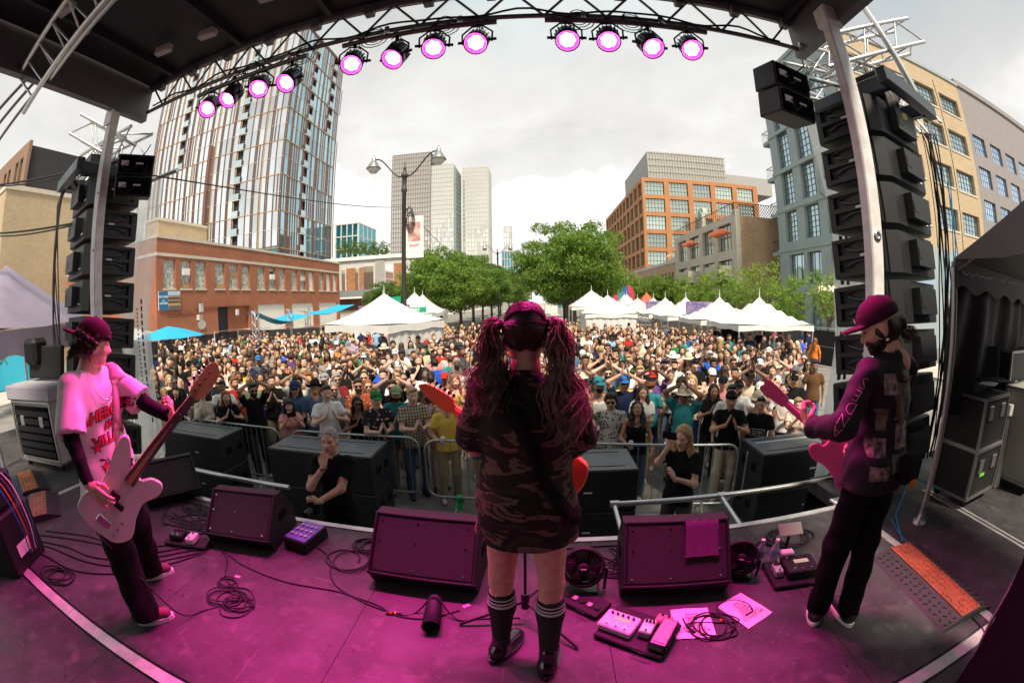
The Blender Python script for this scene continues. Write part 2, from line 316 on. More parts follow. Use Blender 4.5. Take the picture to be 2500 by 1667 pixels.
# ---- glass residential tower behind
tower = thing('glass_tower', 'tall glass apartment tower with brown fins and balcony slots behind the brick warehouse', 'building', (-40, 56.5, 0))
tg = glassmat('tower_glass', (.78, .84, .86), .03, .10, .95, .18, .12); tgd = glassmat('tower_glass_blue', (.38, .60, .68), .04, .08, .9, .3, .12)
finm = mat('bronze_fin', (.19, .10, .075), .5, .3); bandm = mat('tan_band', (.42, .27, .15), .6); slabm = mat('white_slab', (.55, .54, .52), .7); railg = glassmat('rail_glass', (.5, .62, .66), .08, .03, .6, .1)
FH = 3.05; NF = 18; z0 = .5
m = MB().bb(-36, -.25, .25, 17.6, 0, 56.2).build('core', dark_in, tower)
panes = []; bands = MB(); fins = MB(); balc = []
bayw = 1.5; nb = 24
slots = (3, 4, 5, 15) ; recess = {6: 0, 17: 0}
for f in range(NF):
    zf = z0 + f * FH
    for k in range(nb):
        x = -36 + k * bayw
        if k in (17,) or (k == 6 and f > 9): balc.append((x, 0, f)); continue
        panes.append((Vector((x + bayw / 2, 0, zf + FH / 2)), 0, 0))
    for k in range(12):
        y = .2 + k * bayw
        if k in (4, 9 if f > 11 else 4): balc.append((y, 1, f)); continue
        panes.append((Vector((0, y + bayw / 2, zf + FH / 2)), 1, 1))
    if f % 2 == 0:
        bands.bb(-36, .1, -.10, .0, zf - .09, zf + .07, 0); bands.bb(0, .12, 0, 18.1, zf - .1, zf + .08, 0)
    else: bands.bb(-36, .04, -.05, 0, zf - .06, zf + .05, 1); bands.bb(0, .05, 0, 18.1, zf - .06, zf + .05, 1)
random.seed(3)
for k in range(nb + 1):
    for f in range(0, NF, 2):
        x = -36 + k * bayw; zf = z0 + f * FH
        for dx in ((0,) if k % 2 else (-.2, .2)):
            if k in (17, 18) and dx: continue
            fins.bb(x + dx - .028, x + dx + .028, -.16, .02, zf, zf + 2 * FH, 0)
        if random.random() < .12: fins.bb(x + .7, x + .78, -.14, .02, zf, zf + 2 * FH, 0)
        if k % 4 == 1: fins.bb(x + .1, x + .3, -.1, .02, zf, zf + 2 * FH, 1)
for k in range(13):
    for f in range(0, NF, 2):
        y = .2 + k * bayw; zf = z0 + f * FH; fins.bb(-.02, .14, y - .05, y + .05, zf, zf + 2 * FH, 0)
        if random.random() < .4: fins.bb(-.02, .12, y + .7, y + .78, zf, zf + 2 * FH, 0)
        if k % 3 == 1: fins.bb(-.02, .1, y + .1, y + .4, zf, zf + 2 * FH, 0)
bands.build('floor_bands', [bandm, slabm], tower); tag(fins.build('mullion_fins', [finm, bandm], tower), kind='stuff')
def gpiece(w, h, mt, ax):
    me = (MB().bb(-w / 2, w / 2, 0, .05, -h / 2, h / 2) if ax == 0 else MB().bb(-.05, 0, -w / 2, w / 2, -h / 2, h / 2)).mesh('pane'); me.materials.append(mt); return me
gm_ = {(a, c): gpiece(bayw - .06, FH - .12, (tg, tgd)[c], a) for a in (0, 1) for c in (0, 1)}
def panes_limit(lst, gms, parent, dims, limit=300, name='pane', org=Vector((0, 0, 0))):
    lst = sorted(lst, key=lambda p: (p[0] + org - Vector((0, 0, 3))).length)
    for p, a, c in lst[:limit]: link(name, gms[(a, c)], None, parent, loc=p)
    if len(lst) > limit:
        m = MB()
        for p, a, c in lst[limit:]:
            w, h = dims
            if a == 0: m.bb(p.x - w / 2, p.x + w / 2, p.y, p.y + .05, p.z - h / 2, p.z + h / 2, c)
            else: m.bb(p.x - .05, p.x, p.y - w / 2, p.y + w / 2, p.z - h / 2, p.z + h / 2, c)
        tag(m.build('panes', [gms[(0, 0)].materials[0], gms[(0, 1)].materials[0]], parent), kind='stuff')
panes_limit(panes, gm_, tower, (bayw - .06, FH - .12), 290, org=Vector((-40, 56.5, 0)))
bal = [MB().bb(0, bayw, -.35, .9, -.12, .06, 1).bb(0, bayw, -.35, -.31, .1, 1.1, 2).bb(0, bayw, .9, .95, .06, 2.9, 0).bb(.03, .06, 0, .9, .06, 2.9, 3).bb(bayw - .06, bayw - .03, 0, .9, .06, 2.9, 3).mesh('balcony'),
       MB().bb(-.9, .35, 0, bayw, -.12, .06, 1).bb(.31, .35, 0, bayw, .1, 1.1, 2).bb(-.95, -.9, 0, bayw, .06, 2.9, 0).bb(-.9, 0, .03, .06, .06, 2.9, 3).mesh('balcony')]
for b in bal:
    for q in (dark_in, slabm, railg, finm): b.materials.append(q)
for u, a, f in balc: link('balcony', bal[a], None, tower, loc=(u, 0, z0 + f * FH) if a == 0 else (0, u, z0 + f * FH))
MB().bb(-17.6, -17.0, -.7, .0, 0, 33.5).build('dark_frame', finm, tower); MB().bb(-36.1, .15, -.2, 18.2, z0 + NF * FH, z0 + NF * FH + .5).build('roof', finm, tower)
# ---- generic curtain wall tower made of pieces
def curtain(name, label, x0, x1, y0, z1, floors, cols, gm1, gm2, frm, side=None, sidecols=6, depth=20, fr=.25, limit=300, group=None, zb=0):
    t = thing(name, label, 'building', (x0, y0, 0), group=group); W = x1 - x0; bwid = W / cols; fh = (z1 - zb) / floors
    MB().bb(.3, W - .3, .3, depth - .3, zb, z1).build('core', dark_in, t)
    L = [(Vector((bwid * (i + .5), 0, zb + fh * (f + .5))), 0, 0) for f in range(floors) for i in range(cols)]
    sw = (depth) / sidecols
    if side == 'r': L += [(Vector((W, sw * (i + .5), zb + fh * (f + .5))), 1, 1) for f in range(floors) for i in range(sidecols)]
    if side == 'l': L += [(Vector((.05, sw * (i + .5), zb + fh * (f + .5))), 1, 1) for f in range(floors) for i in range(sidecols)]
    gms = {(0, 0): gpiece(bwid - fr, fh - fr, gm1, 0), (1, 1): gpiece(sw - fr, fh - fr, gm2, 1), (0, 1): gpiece(1, 1, gm2, 0)}
    near = sorted(L, key=lambda p: (p[0] + Vector((x0, y0, 0))).length)
    for p, a, c in near[:limit]: link('pane', gms[(a, c)], None, t, loc=p)
    if len(near) > limit:
        m = MB()
        for p, a, c in near[limit:]:
            if a == 0: m.bb(p.x - (bwid - fr) / 2, p.x + (bwid - fr) / 2, p.y, p.y + .05, p.z - (fh - fr) / 2, p.z + (fh - fr) / 2, 0)
            else: m.bb(p.x - .05, p.x, p.y - (sw - fr) / 2, p.y + (sw - fr) / 2, p.z - (fh - fr) / 2, p.z + (fh - fr) / 2, 1)
        tag(m.build('panes', [gm1, gm2], t), kind='stuff')
    m = MB()
    for f in range(floors + 1): m.bb(-.05, W + .05, -.15, depth, zb + fh * f - fr / 2, zb + fh * f + fr / 2)
    for i in range(cols + 1): m.bb(bwid * i - fr / 2, bwid * i + fr / 2, -.1, .25, zb, z1)
    for i in range(sidecols + 1):
        if side == 'r': m.bb(W - .2, W + .1, sw * i - fr / 2, sw * i + fr / 2, zb, z1)
        if side == 'l': m.bb(-.1, .2, sw * i - fr / 2, sw * i + fr / 2, zb, z1)
    m.build('grid_frame', frm, t); return t
gA = glassmat('pale_glass', (.85, .86, .80), .05, .12, .9, .25, .06); gT = glassmat('teal_glass', (.05, .30, .36), .08, .05, .8, .3, .05); gG = glassmat('grey_glass', (.66, .68, .63), .08, .12, .85, .3, .06)
frA = mat('pale_frame', (.40, .38, .34), .6); frC = mat('cream_frame', (.50, .48, .42), .7); frR = mat('brown_red_frame', (.24, .17, .14), .6)
curtain('glass_tower', 'distant pale glass tower with red brown vertical strips, left of the far pair', -90.6, -65.2, 250, 99.2, 30, 16, gG, gT, frR, None, 6, 22, .45, 100, zb=8)
curtain('glass_tower', 'distant silver glass tower with a deep teal side, middle of the far group', -65.2, -50.5, 251, 90, 28, 12, gA, gT, frA, 'r', 7, 26, .35, 200, zb=8)
curtain('concrete_tower', 'distant beige gridded tower standing right of the teal sided one', -48.2, -31.2, 270, 93, 30, 9, gA, gT, frC, 'r', 6, 20, .7, 150, zb=8)
curtain('apartment_block', 'blue green glass apartment block just right of the big glass tower', -39, -34, 75, 19, 6, 4, gT, gT, slabm, 'r', 4, 9, .22, zb=4)
curtain('office_block', 'low dark teal office block at the far end of the street', -22, -12, 260, 34, 7, 6, gT, gT, frA, 'r', 3, 10, .6)
curtain('office_block', 'pale blue slab tower far behind the teal office block', -26, -20, 330, 62, 14, 3, gA, gA, frA, None, 3, 10, .4)
curtain('office_block', 'narrow blue glass building beside the big median tree', 3.5, 9.5, 150, 20, 7, 5, gT, gT, frA, None, 3, 10, .3)
bg = mat('grey_render', (.33, .32, .31), .8, noise=.06, nscale=1, coord='World')
curtain('grey_block', 'grey flat roofed block closing the left side of the far street', -34, -8, 190, 15.5, 3, 14, gG, gG, bg, 'r', 6, 14, .9)
# ---- low modern building after the warehouse
mb = thing('modern_block', 'low white and grey modern block with wood panels beyond the warehouse', 'building', (-33, 57, 0))
wood = mat('cedar_panel', (.34, .16, .07), .6, noise=.25, nscale=3); 
MB().bb(0, 17.5, 0, 14, 0, 9.6).build('wall', mat('pale_render', (.50, .50, .48), .8, noise=.05, nscale=1), mb); MB().bb(-.2, 17.7, -.3, 14, 9.6, 10.1).build('parapet', whitep, mb)
for a, b, zz, z2, mt in ((5.2, 6.7, 4.6, 8.5, wood), (7.3, 7.9, 4.8, 8.5, wood), (12.8, 14.6, 4.4, 8.8, wood), (9.9, 11.3, 4.4, 9.4, bg), (8, 9.6, 5.0, 8.6, gA), (11.5, 12.7, 5.0, 8.6, gA), (4.4, 5.0, 5, 8.4, gA), (6.75, 7.2, 5, 8.4, gA), (15, 17, 5, 8.4, gA)):
    MB().bb(a, b, -.12, 0, zz, z2).build('panel' if mt in (wood, bg) else 'window', mt, mb)
MB().bb(4, 17.5, -1.4, 0, 4.0, 4.25).build('balcony', whitep, mb); MB().bb(4, 17.5, -1.4, -1.36, 4.25, 5.2).build('railing', railg, mb)
MB().bb(4, 17.6, -.08, 0, 2.4, 4.0).build('wood_band', mat('dark_cedar', (.20, .08, .05), .7), mb); MB().bb(5, 17, -.06, 0, .2, 2.3).build('garage_wall', mat('beige_render', (.48, .44, .36), .8), mb)
# ---- orange steel-frame building right
orm = mat('orange_terracotta', (.44, .19, .07), .6, noise=.08, nscale=.5, coord='World'); dmul = mat('dark_mullion', (.05, .05, .05), .5); gO = glassmat('office_glass', (.48, .56, .50), .06, .05, .7, .3, .1)
ob = thing('terracotta_office', 'orange terracotta framed office building with large gridded windows', 'building', (27, 103, 0))
Wn, Zt, Yd = 33., 34.5, 58.
MB().bb(.8, Wn, .8, Yd, 0, Zt - .5).build('core', dark_in, ob)
m = MB(); nfl = 7; fh = 4.55; ncol = 5; cw = Wn / ncol
for i in range(ncol + 1): m.bb(cw * i - (.7 if i else .0), cw * i + .7, 0, .9, 0, Zt)
for f in range(nfl + 1): z = Zt - f * fh; m.bb(-.02, Wn, .05, .85, z - 1.0, z - .0)
nc2 = 11; c2 = Yd / nc2
for i in range(1, nc2 + 1): m.bb(0, .9, c2 * i - .6, c2 * i + .6, 0, Zt)
for f in range(nfl + 1): z = Zt - f * fh; m.bb(.05, .85, .9, Yd, z - 1.0, z - .01)
m.build('frame', orm, ob)
for f in range(nfl):
    z = Zt - (f + 1) * fh
    for i in range(ncol): window(ob, (cw * i + .7, .5, z), UX, cw - 1.4, fh - 1.0, 6, 3, dmul, gO, .14, .1)
    for i in range(nc2):
        c = c2 * (i + 1) - .6; window(ob, (.5, c, z), UYm, c2 - 1.2, fh - 1.0, 4, 3, dmul, gO, .14, .1)
MB().bb(3, 26, 4, 34, Zt, Zt + 8.6).bb(26.01, 44, 8, 34, Zt, Zt + 5.2).build('penthouse', mat('white_screen', (.36, .36, .34), .7, noise=.04), ob)
m = MB()
for i in range(30): m.bb(3 + i * .8, 3.1 + i * .8, 3.7, 3.8, Zt + 1.2, Zt + 8.8)
for i in range(5): m.bb(2.9, 26.1, 3.72, 3.8, Zt + 1.2 + i * 1.85, Zt + 1.32 + i * 1.85)
m.build('screen_slats', frC, ob)
# ---- low brick shop row (dark pitched roof) before it
sr = thing('brick_shop', 'long low brick shop building with dark sloping roof and white lettering', 'building', (24, 70, 0))
brick2 = brickmat('tan_brick', (.45, .27, .15), (.36, .20, .11), (.38, .32, .25))
hol = [(k * 2.1 + .6, k * 2.1 + 1.9, 5.2, 8.0) for k in range(15)]
m = MB(); holes_wall(m, (0, 33, 0), UYm, 33, 0, 9.6, .4, hol); m.bb(.4, 14, 0, .4, 0, 9.6).build('wall', brick2, sr)
MB().bb(-.15, .5, -.1, 33.1, 9.6, 10.1).build('cornice', mat('teal_cornice', (.38, .45, .42), .6), sr); MB().bb(.5, 14, .5, 32.5, 0, 9.4).build('core', dark_in, sr)
for a, b, c, d in hol: window(sr, (.2, 33 - a, c), UYm, b - a, d - c, 2, 3, dmul, gO, .08, .05)
m = MB(); m.prism([(.6, 10.1), (6, 13.2), (6, 10.1)], 0, 9, 0, Matrix(((1, 0, 0, 0), (0, 0, 1, 1), (0, 1, 0, 0), (0, 0, 0, 1)))); m.build('roof', mat('charcoal_roof', (.10, .10, .11), .6), sr)
text('lettering', 'PKWY', 1.1, whi, sr, frameM((.4, 5.5, 11.2), (0, -1, 0), (-.86, 0, .5)))
# ---- tan loft with balconies
tl = thing('balcony_loft', 'three storey brick loft with stone balconies and orange awnings', 'building', (18.5, 36, 0))
stone = mat('grey_stone', (.54, .49, .41), .8, noise=.1, nscale=2, coord='World'); brick3 = brickmat('ochre_brick', (.66, .40, .20), (.50, .29, .15), (.48, .38, .27), dirt=.3)
MB().bb(.5, 12, 0, .4, 3.6, 11.0).build('side_wall', brick3, tl); MB().bb(.5, 12, 18, 18.4, 0, 11).build('side_wall', brick3, tl); MB().bb(.0, 12, -.02, .42, 0, 3.6).bb(0, .5, -.02, .42, 3.6, 11.6).build('stone_base', stone, tl); MB().bb(1.6, 12, .4, 18, 0, 10.6).build('core', dark_in, tl)
m = MB(); holes_wall(m, (0, 18.4, 0), UYm, 18.0, 0, 11.2, .5, [(a, a + 3.2, z, z + 2.6) for a in (1.3, 5.6, 9.8, 14.1) for z in (.6, 4.4, 7.9)]); m.build('front_wall', stone, tl)
MB().bb(.05, .5, 8.5, 9.8, 11.2, 12.9).lathe([(.65, 0), (.65, .45)], (.27, 9.15, 12.9), 20, 0, Matrix.Rotation(pi / 2, 3, 'Y')).build('gable', stone, tl); MB().lathe([(.45, 0), (.45, .1)], (-.02, 9.15, 12.8), 20, 0, Matrix.Rotation(pi / 2, 3, 'Y')).build('arch_panel', mat('teal_panel', (.10, .45, .45), .5), tl)
awn = mat('orange_awning', (.60, .16, .07), .7); door_red = mat('red_door', (.25, .06, .04), .6)
for a in (1.3, 5.6, 9.8, 14.1):
    for z in (.6, 4.4, 7.9):
        window(tl, (.35, 18.4 - a, z), UYm, 3.2, 2.6, 4, 2, dmul, gO, .08, .05)
    if a in (5.6, 14.1):
        y = 18.4 - a - 3.4; b = MB(); b.bb(-1.5, 0, y, y + 3.7, 5.0, 5.2).bb(-1.5, -1.35, y, y + 3.7, 5.2, 6.3).bb(-1.35, 0, y, y + .12, 5.2, 6.3).bb(-1.35, 0, y + 3.58, y + 3.7, 5.2, 6.3); b.build('balcony', stone, tl)
        for i in range(6): MB().bb(-1.1 + .1 * i, 0, y + .2 + i * .6, y + .35 + i * .6, 4.5, 5.0).build('bracket', dmul, tl)
        b = MB()
        for i in range(12): b.box((-.5, y + .15 + i * .31, 9.6 + .0), (1.1, .09, .09), Matrix.Rotation(.35, 3, 'Y'))
        b.bb(-1.0, -.9, y, y + 3.7, 9.35, 9.45); b.build('awning', awn, tl)
m = MB()
for i in range(37): m.bb(-.02, .02, i * .5 + .1, i * .5 + .13, 11.2, 12.2)
m.bb(-.02, .03, 0, 18.4, 12.2, 12.26).bb(.03, 8, .05, .1, 12.2, 12.26)
for i in range(40): m.box((.2 + i * .3, .08, 11.6), (.04, .04, 1.6), Matrix.Rotation(.7, 3, 'Y')); m.box((.2 + i * .3, .12, 11.6), (.04, .04, 1.6), Matrix.Rotation(-.7, 3, 'Y'))
tag(m.build('roof_railing', dmul, tl), kind='stuff')
# ---- grey and beige loft building on the right
gl = thing('loft_building', 'tall corner loft building, blue grey panel front and buff brick side, big gridded windows', 'building', (21.5, 21.9, 0))
greyp = mat('blue_grey_panel', (.30, .36, .37), .6, noise=.07, nscale=.7, coord='World'); buff = brickmat('buff_brick', (.50, .39, .25), (.42, .32, .20), (.52, .42, .28), .3, .09, .01, .12)
gW = glassmat('sky_glass', (.42, .56, .62), .05, .04, .8, .15, .3); frD = mat('bronze_frame', (.11, .10, .08), .5)
FL = [(18.1, 21.2), (14.6, 17.9), (11.3, 14.25), (8.1, 10.7)]
cols = [(29.95, 31.85), (26.75, 28.8), (23.6, 25.7)]
Ht = 24.2; ye = 33.1
hol = [(ye - b, ye - a, z0_, z1_) for a, b in cols for z0_, z1_ in FL] + [(ye - 31.5, ye - 29.3, 4.45, 7.0), (ye - 28.8, ye - 26.9, 4.45, 7.0), (ye - 25.6, ye - 23.7, 4.45, 7.0), (ye - 31.8, ye - 29.2, .2, 3.7), (ye - 28.4, ye - 25.6, .2, 3.7)]
m = MB(); holes_wall(m, (0, ye - 21.9, 0), UYm, ye - 21.9, 0, Ht, .45, hol)
for z in (7.5, 11.0, 14.4, 18.0, 21.6): m.bb(-.1, 0, 0, ye - 21.9, z - .2, z + .12)
m.build('front_wall', greyp, gl)
for a, b, c, d in hol: window(gl, (.3, ye - 21.9 - a, c), UYm, b - a, d - c, 4 if d > 8 else 3, 6 if d > 8 else 1, frD, gW, .09, .045)
for z in (7.5, 11.0, 14.4, 18.0): 
    MB().bb(.2, 2.6, ye - 21.9, ye - 20.4, z - .35, z).build('balcony', greyp, gl)
    q = MB().bb(.2, .24, ye - 21.9, ye - 20.4, z + .95, z + 1.0).bb(.2, 2.6, ye - 20.45, ye - 20.4, z + .95, z + 1.0)
    for i in range(7): q.bb(.2, .22, ye - 21.88 + i * .24, ye - 21.86 + i * .24, z, z + .95)
    q.build('railing', dmul, gl)
bc = [(5.2, 8.6), (10.0, 13.2), (14.0, 17.3), (.9, 4.0)]
rows = [(20.2, 21.95), (16.5, 18.45), (12.95, 14.8), (9.3, 11.1), (5.4, 7.4)]
hol = [(a, b, z, z2) for a, b in bc for z, z2 in rows]
m = MB(); holes_wall(m, (.46, -.02, 0), UX, 17.64, 7.6, Ht - .35, .4, [(p - .46, q - .46, r, s) for p, q, r, s in hol if r > 7.6]); m.bb(-.01, .46, -.03, .0, 7.6, Ht - .35); m.build('brick_side', buff, gl)
m = MB(); m.bb(0, 18.1, -.02, .4, 0, 7.6 - .002).build('side_base', greyp, gl)
for a, b, c, d in hol:
    if c > 7: 
        window(gl, (a, .28, c), UX, b - a, d - c, 6, 4, frD, gW, .07, .035)
        MB().bb(a - .1, b + .1, -.08, 0, c - .15, c).build('sill', limestone, gl)
    else: MB().bb(a, b, -.05, -.02, 4.4, 7.0).build('window', gW, gl)
for x in (4.6, 9.3, 13.6): MB().bb(x - .06, x + .06, -.02, 0, 7.6, 23).build('pilaster_joint', buff, gl)
MB().bb(-.15, 18.3, -.15, 11.3, Ht - .35, Ht).build('parapet', greyp, gl); MB().bb(.5, 17.9, .45, 11, 0, Ht - .4).build('core', dark_in, gl)
lampy = mat('lit_letters', (.9, .8, .7), .5, emit=(1, .62, .42), estr=1.6)
ps = thing('shop_sign', 'lit PEACHY letters over the ground floor of the grey loft', 'sign', (21.42, 26.1, 4.06)); text('lettering', 'PEACHY', .62, lampy, ps, frameM((0, 0, 0), (0, -1, 0), (-1, 0, 0)), .03)
# ---- far right grey building
fr_ = thing('grey_apartment', 'grey brick apartment building with stacked windows at the far right edge', 'building', (63, 35, 0))
gb = mat('grey_brick', (.26, .24, .24), .85, noise=.06, nscale=1, coord='World')
hol = [(x, x + 4.2, z, z + 3.0) for x in (1.6, 7.8, 14, 20.2, 26.4, 32.6) for z in (6, 11, 16, 21, 26, 31)]
hol = [h for h in hol if h[3] < 34 - 0]
m = MB(); holes_wall(m, (0, 0, 0), UX, 45, 0, 36.5, .5, hol); m.build('wall', gb, fr_); MB().bb(-.3, 45, -.3, 0.2, 36.5, 37.4).build('cornice', gb, fr_); MB().bb(.5, 45, .5, 12, 0, 36).build('core', dark_in, fr_)
gV = glassmat('violet_glass', (.45, .60, .78), .06, .04, .8, .2, .3)
for a, b, c, d in hol: window(fr_, (a, .3, c), UX, b - a, d - c, 6, 3, dmul, gV if c < 30 else dmul, .12, .06)
# ---- left side: tan buildings beyond the speakers
tb = thing('tan_building', 'blank buff brick building behind the left speaker stack', 'building', (-46, 12, 0))
MB().bb(-2, 6, 0, 9, 0, 14.2).build('wall', buff, tb); MB().bb(-2.1, 6.1, -.1, 9, 14.2, 14.6).build('coping', limestone, tb)
MB().bb(-18, -2, .5, 10, 0, 9.5).build('lower_wing', buff, tb)
for k in range(4): MB().bb(-16.5 + k * 3.6, -14.8 + k * 3.6, .42, .5, 5.2, 8.2).build('window', gW, tb)
cb_ = thing('brown_building', 'brown brick building with tall dark windows at the left edge', 'building', (-62, 16, 0))
brown = mat('brown_brick', (.24, .15, .10), .8, noise=.1, nscale=2)
holb = [(x, x + 1.1, z, z + 5) for x in (1.5, 3.2, 6.5, 8.2, 11, 12.6) for z in (8, 15)]
m = MB(); holes_wall(m, (0, 0, 0), UX, 15, 0, 21.4, .4, holb); m.build('wall', brown, cb_); MB().bb(.3, 14.7, .45, 9, 0, 21).build('core', dark_in, cb_)
for a, b, c, d in holb: window(cb_, (a, .3, c), UX, b - a, d - c, 1, 3, dmul, gT, .08, .06)
MB().bb(-12, -.1, 2, 9, 0, 19).build('glass_wing', gT, cb_)
cc = thing('cream_building', 'cream building with a sloping roof edge above the left speaker stack', 'building', (-63.5, 23, 0))
m = MB(); m.prism([(0, 0), (16, 0), (16, 20.5), (0, 13)], 0, 9, 0, Matrix(((1, 0, 0, 0), (0, 0, 1, 0), (0, 1, 0, 0), (0, 0, 0, 1)))).build('wall', mat('cream_render', (.55, .47, .34), .8), cc); MB().bb(8, 15, -.06, 0, 13, 17).build('window', gA, cc)
rf = thing('tan_building', 'small tan rooftop block rising just left of the glass tower foot', 'building', (-40.2, 29.8, 0)); MB().bb(0, 2.2, 0, 8, 0, 13).build('wall', buff, rf); MB().bb(-.1, 2.3, -.1, 8, 13, 13.3).build('coping', limestone, rf)
# ---- fences, trusses, shade sails
fab = mat('black_fence_fabric', (.018, .018, .02), .85, bump=.3, bscale=12); galv = mat('galvanised_steel', (.42, .43, .42), .4, .75, noise=.1, nscale=20); alu = mat('aluminium', (.60, .60, .60), .33, .85, noise=.08, nscale=14)
def fence(label, pts, h=1.83):
    t = thing('privacy_fence', label, 'fence', (0, 0, 0))
    for (x0, y0), (x1, y1) in zip(pts[:-1], pts[1:]):
        L = math.hypot(x1 - x0, y1 - y0); n = max(1, round(L / 2.4))
        for i in range(n):
            a = Vector((x0 + (x1 - x0) * i / n, y0 + (y1 - y0) * i / n, 0)); b = Vector((x0 + (x1 - x0) * (i + 1) / n, y0 + (y1 - y0) * (i + 1) / n, 0)); d = (b - a).normalized(); M_ = []
            m = MB(); nx = 8
            p = [a + (b - a) * k / nx + Vector((-d.y, d.x, 0)) * (.02 * math.sin(k * 2.1 + i) + .03) for k in range(nx + 1)]
            for k in range(nx): m.quad(p[k] + Vector((0, 0, .05)), p[k + 1] + Vector((0, 0, .05)), p[k + 1] + Vector((0, 0, h - .12 - .02 * sin(k))), p[k] + Vector((0, 0, h - .12)))
            m.build('fabric', fab, t)
            f = MB(); z = Vector((0, 0, 1)); f.tube([a + d * .05, a + d * .05 + z * h, b - d * .05 + z * h, b - d * .05], .022, 6); f.tube([a + d * .05 + z * .95, b - d * .05 + z * .95], .015, 5); f.build('frame', galv, t)
    return t
fence('black privacy fence running along the brick warehouse', [(-20.2, 11), (-19.6, 22.5), (-13.6, 23.8), (-13.0, 27)])
fence('black privacy fence behind the white tents on the right', [(9.5, 20.5), (13.5, 18.5), (14.5, 14)])
def trussline(m, a, b, s=.3, r=.025, rb=.013, step=.35, tri=False, up=Vector((0, 0, 1))):
    a = Vector(a); b = Vector(b); d = (b - a); L = d.length; d = d / L; x = d.cross(up)
    if x.length < .01: x = Vector((1, 0, 0))
    x.normalize(); y = x.cross(d); h = s / 2
    cs = [(-h, -h), (h, -h), (h, h), (-h, h)] if not tri else [(-h, h), (h, h), (0, -h)]
    for cx, cy in cs: m.cyl(a + x * cx + y * cy, b + x * cx + y * cy, r, n=8)
    n = max(2, round(L / step))
    for k in range(len(cs)):
        p = cs[k]; q = cs[(k + 1) % len(cs)]
        for i in range(n):
            u0 = a + d * (L * i / n); u1 = a + d * (L * (i + 1) / n); pp, qq = (p, q) if i % 2 == 0 else (q, p)
            m.cyl(u0 + x * pp[0] + y * pp[1], u1 + x * qq[0] + y * qq[1], rb, n=6, caps=False)
    return m
for x, y, lb in ((-17, 21.3, 'leftmost truss tower of the blue shade sails'), (-17, 27.8, 'truss tower in front of the blue shade sail middle'), (-17.6, 26.2, 'truss tower partly behind the middle sail tower')):
    t = thing('truss_tower', lb, 'truss', (x, y, 0)); trussline(MB(), (0, 0, 0), (0, 0, 3.0), .3, .03).build('lattice', alu, t)
sailm = mat('blue_sail', (.01, .32, .55), .7)
def sail(label, A, B, C_, D, sag):
    m = MB(); n = 12; A, B, C_, D = map(Vector, (A, B, C_, D)); vs = []
    for i in range(n + 1):
        for j in range(n + 1):
            u, v = i / n, j / n; iu = u - .12 * sin(pi * v) * (u - .5) * 2 * 1; p = (A.lerp(B, iu)).lerp(D.lerp(C_, iu), v); p.z -= sag * sin(pi * u) * (.6 + .4 * sin(pi * v)); vs.append(p)
    m.add(vs, [(i * (n + 1) + j, (i + 1) * (n + 1) + j, (i + 1) * (n + 1) + j + 1, i * (n + 1) + j + 1) for i in range(n) for j in range(n)], 0, True)
    tag(m.build('shade_sail', sailm), label, 'shade sail', 'blue shade sails by the warehouse')
sail('blue shade sail sagging between the left truss towers', (-17, 22.0, 2.75), (-16.8, 27.7, 2.45), (-18.6, 27.7, 2.7), (-18.8, 22.5, 2.9), .75)
sail('blue shade sail stretching right towards the big white tent', (-17, 27.8, 2.5), (-15.6, 33.5, 3.1), (-17.4, 34, 3.2), (-18.4, 28, 2.8), .5)
# umbrella
def umbrella(loc, mt, label, r=1.35):
    u = thing('patio_umbrella', label, 'umbrella', loc); m = MB(); n = 8; vs = [(0, 0, 2.62)]
    for k in range(16): a = 2 * pi * k / 16; rr = r * (1 if k % 2 == 0 else .955); vs.append((cos(a) * rr * .5, sin(a) * rr * .5, 2.45)); 
    for k in range(16): a = 2 * pi * k / 16; rr = r * (1 if k % 2 == 0 else .955); vs.append((cos(a) * rr, sin(a) * rr, 2.2 - (.03 if k % 2 else 0)))
    m.add(vs, [(0, 1 + k, 1 + (k + 1) % 16) for k in range(16)] + [(1 + k, 17 + k, 17 + (k + 1) % 16, 1 + (k + 1) % 16) for k in range(16)]); m.build('canopy', mt, u)
    MB().cyl((0, 0, 0), (0, 0, 2.65), .024).build('pole', dmul, u); m = MB()
    for k in range(8): a = 2 * pi * k / 8; m.cyl((cos(a) * .05, sin(a) * .05, 1.95), (cos(a) * r * .6, sin(a) * r * .6, 2.38), .008, n=4)
    m.build('ribs', dmul, u)
umbrella((-13.97, 11.56, 0), sailm, 'blue patio umbrella beside the black fence', 1.5)
umbrella((-16.4, 11.4, 0), whitep, 'white patio umbrella partly hidden by the left banner', 1.4)
# stop sign seen from behind with one way sign
st = thing('stop_sign', 'stop sign seen from behind with ONE WAY sign above, by the brick wall', 'sign', (-21.6, 20.9, 0)); backm = mat('sign_back', (.52, .50, .44), .6)
MB().cyl((0, 0, 0), (0, 0, 3.8), .035, n=8).build('pole', dmul, st)
q = MB(); q.prism([(cos(pi / 8 + k * pi / 4) * .42, sin(pi / 8 + k * pi / 4) * .42) for k in range(8)], -.01, .01, 0, frameM((.05, 0, 2.3), (0, 1, 0), (1, -.8, 0))); q.build('octagon_plate', backm, st)
q = MB(); q.prism([(-.22, -.35), (.22, -.35), (.22, .35), (-.22, .35)], -.01, .01, 0, frameM((.05, 0, 3.4), (0, 1, 0), (1, -.8, 0))); q.build('plate', whitep, st)
text('lettering', 'ONE\nWAY', .2, dmul, st, frameM((.075, -.02, 3.5), (.8, 1, 0), (1, -.8, 0))); text('lettering', '\u2190', .3, dmul, st, frameM((.075, -.02, 3.2), (.8, 1, 0), (1, -.8, 0)))
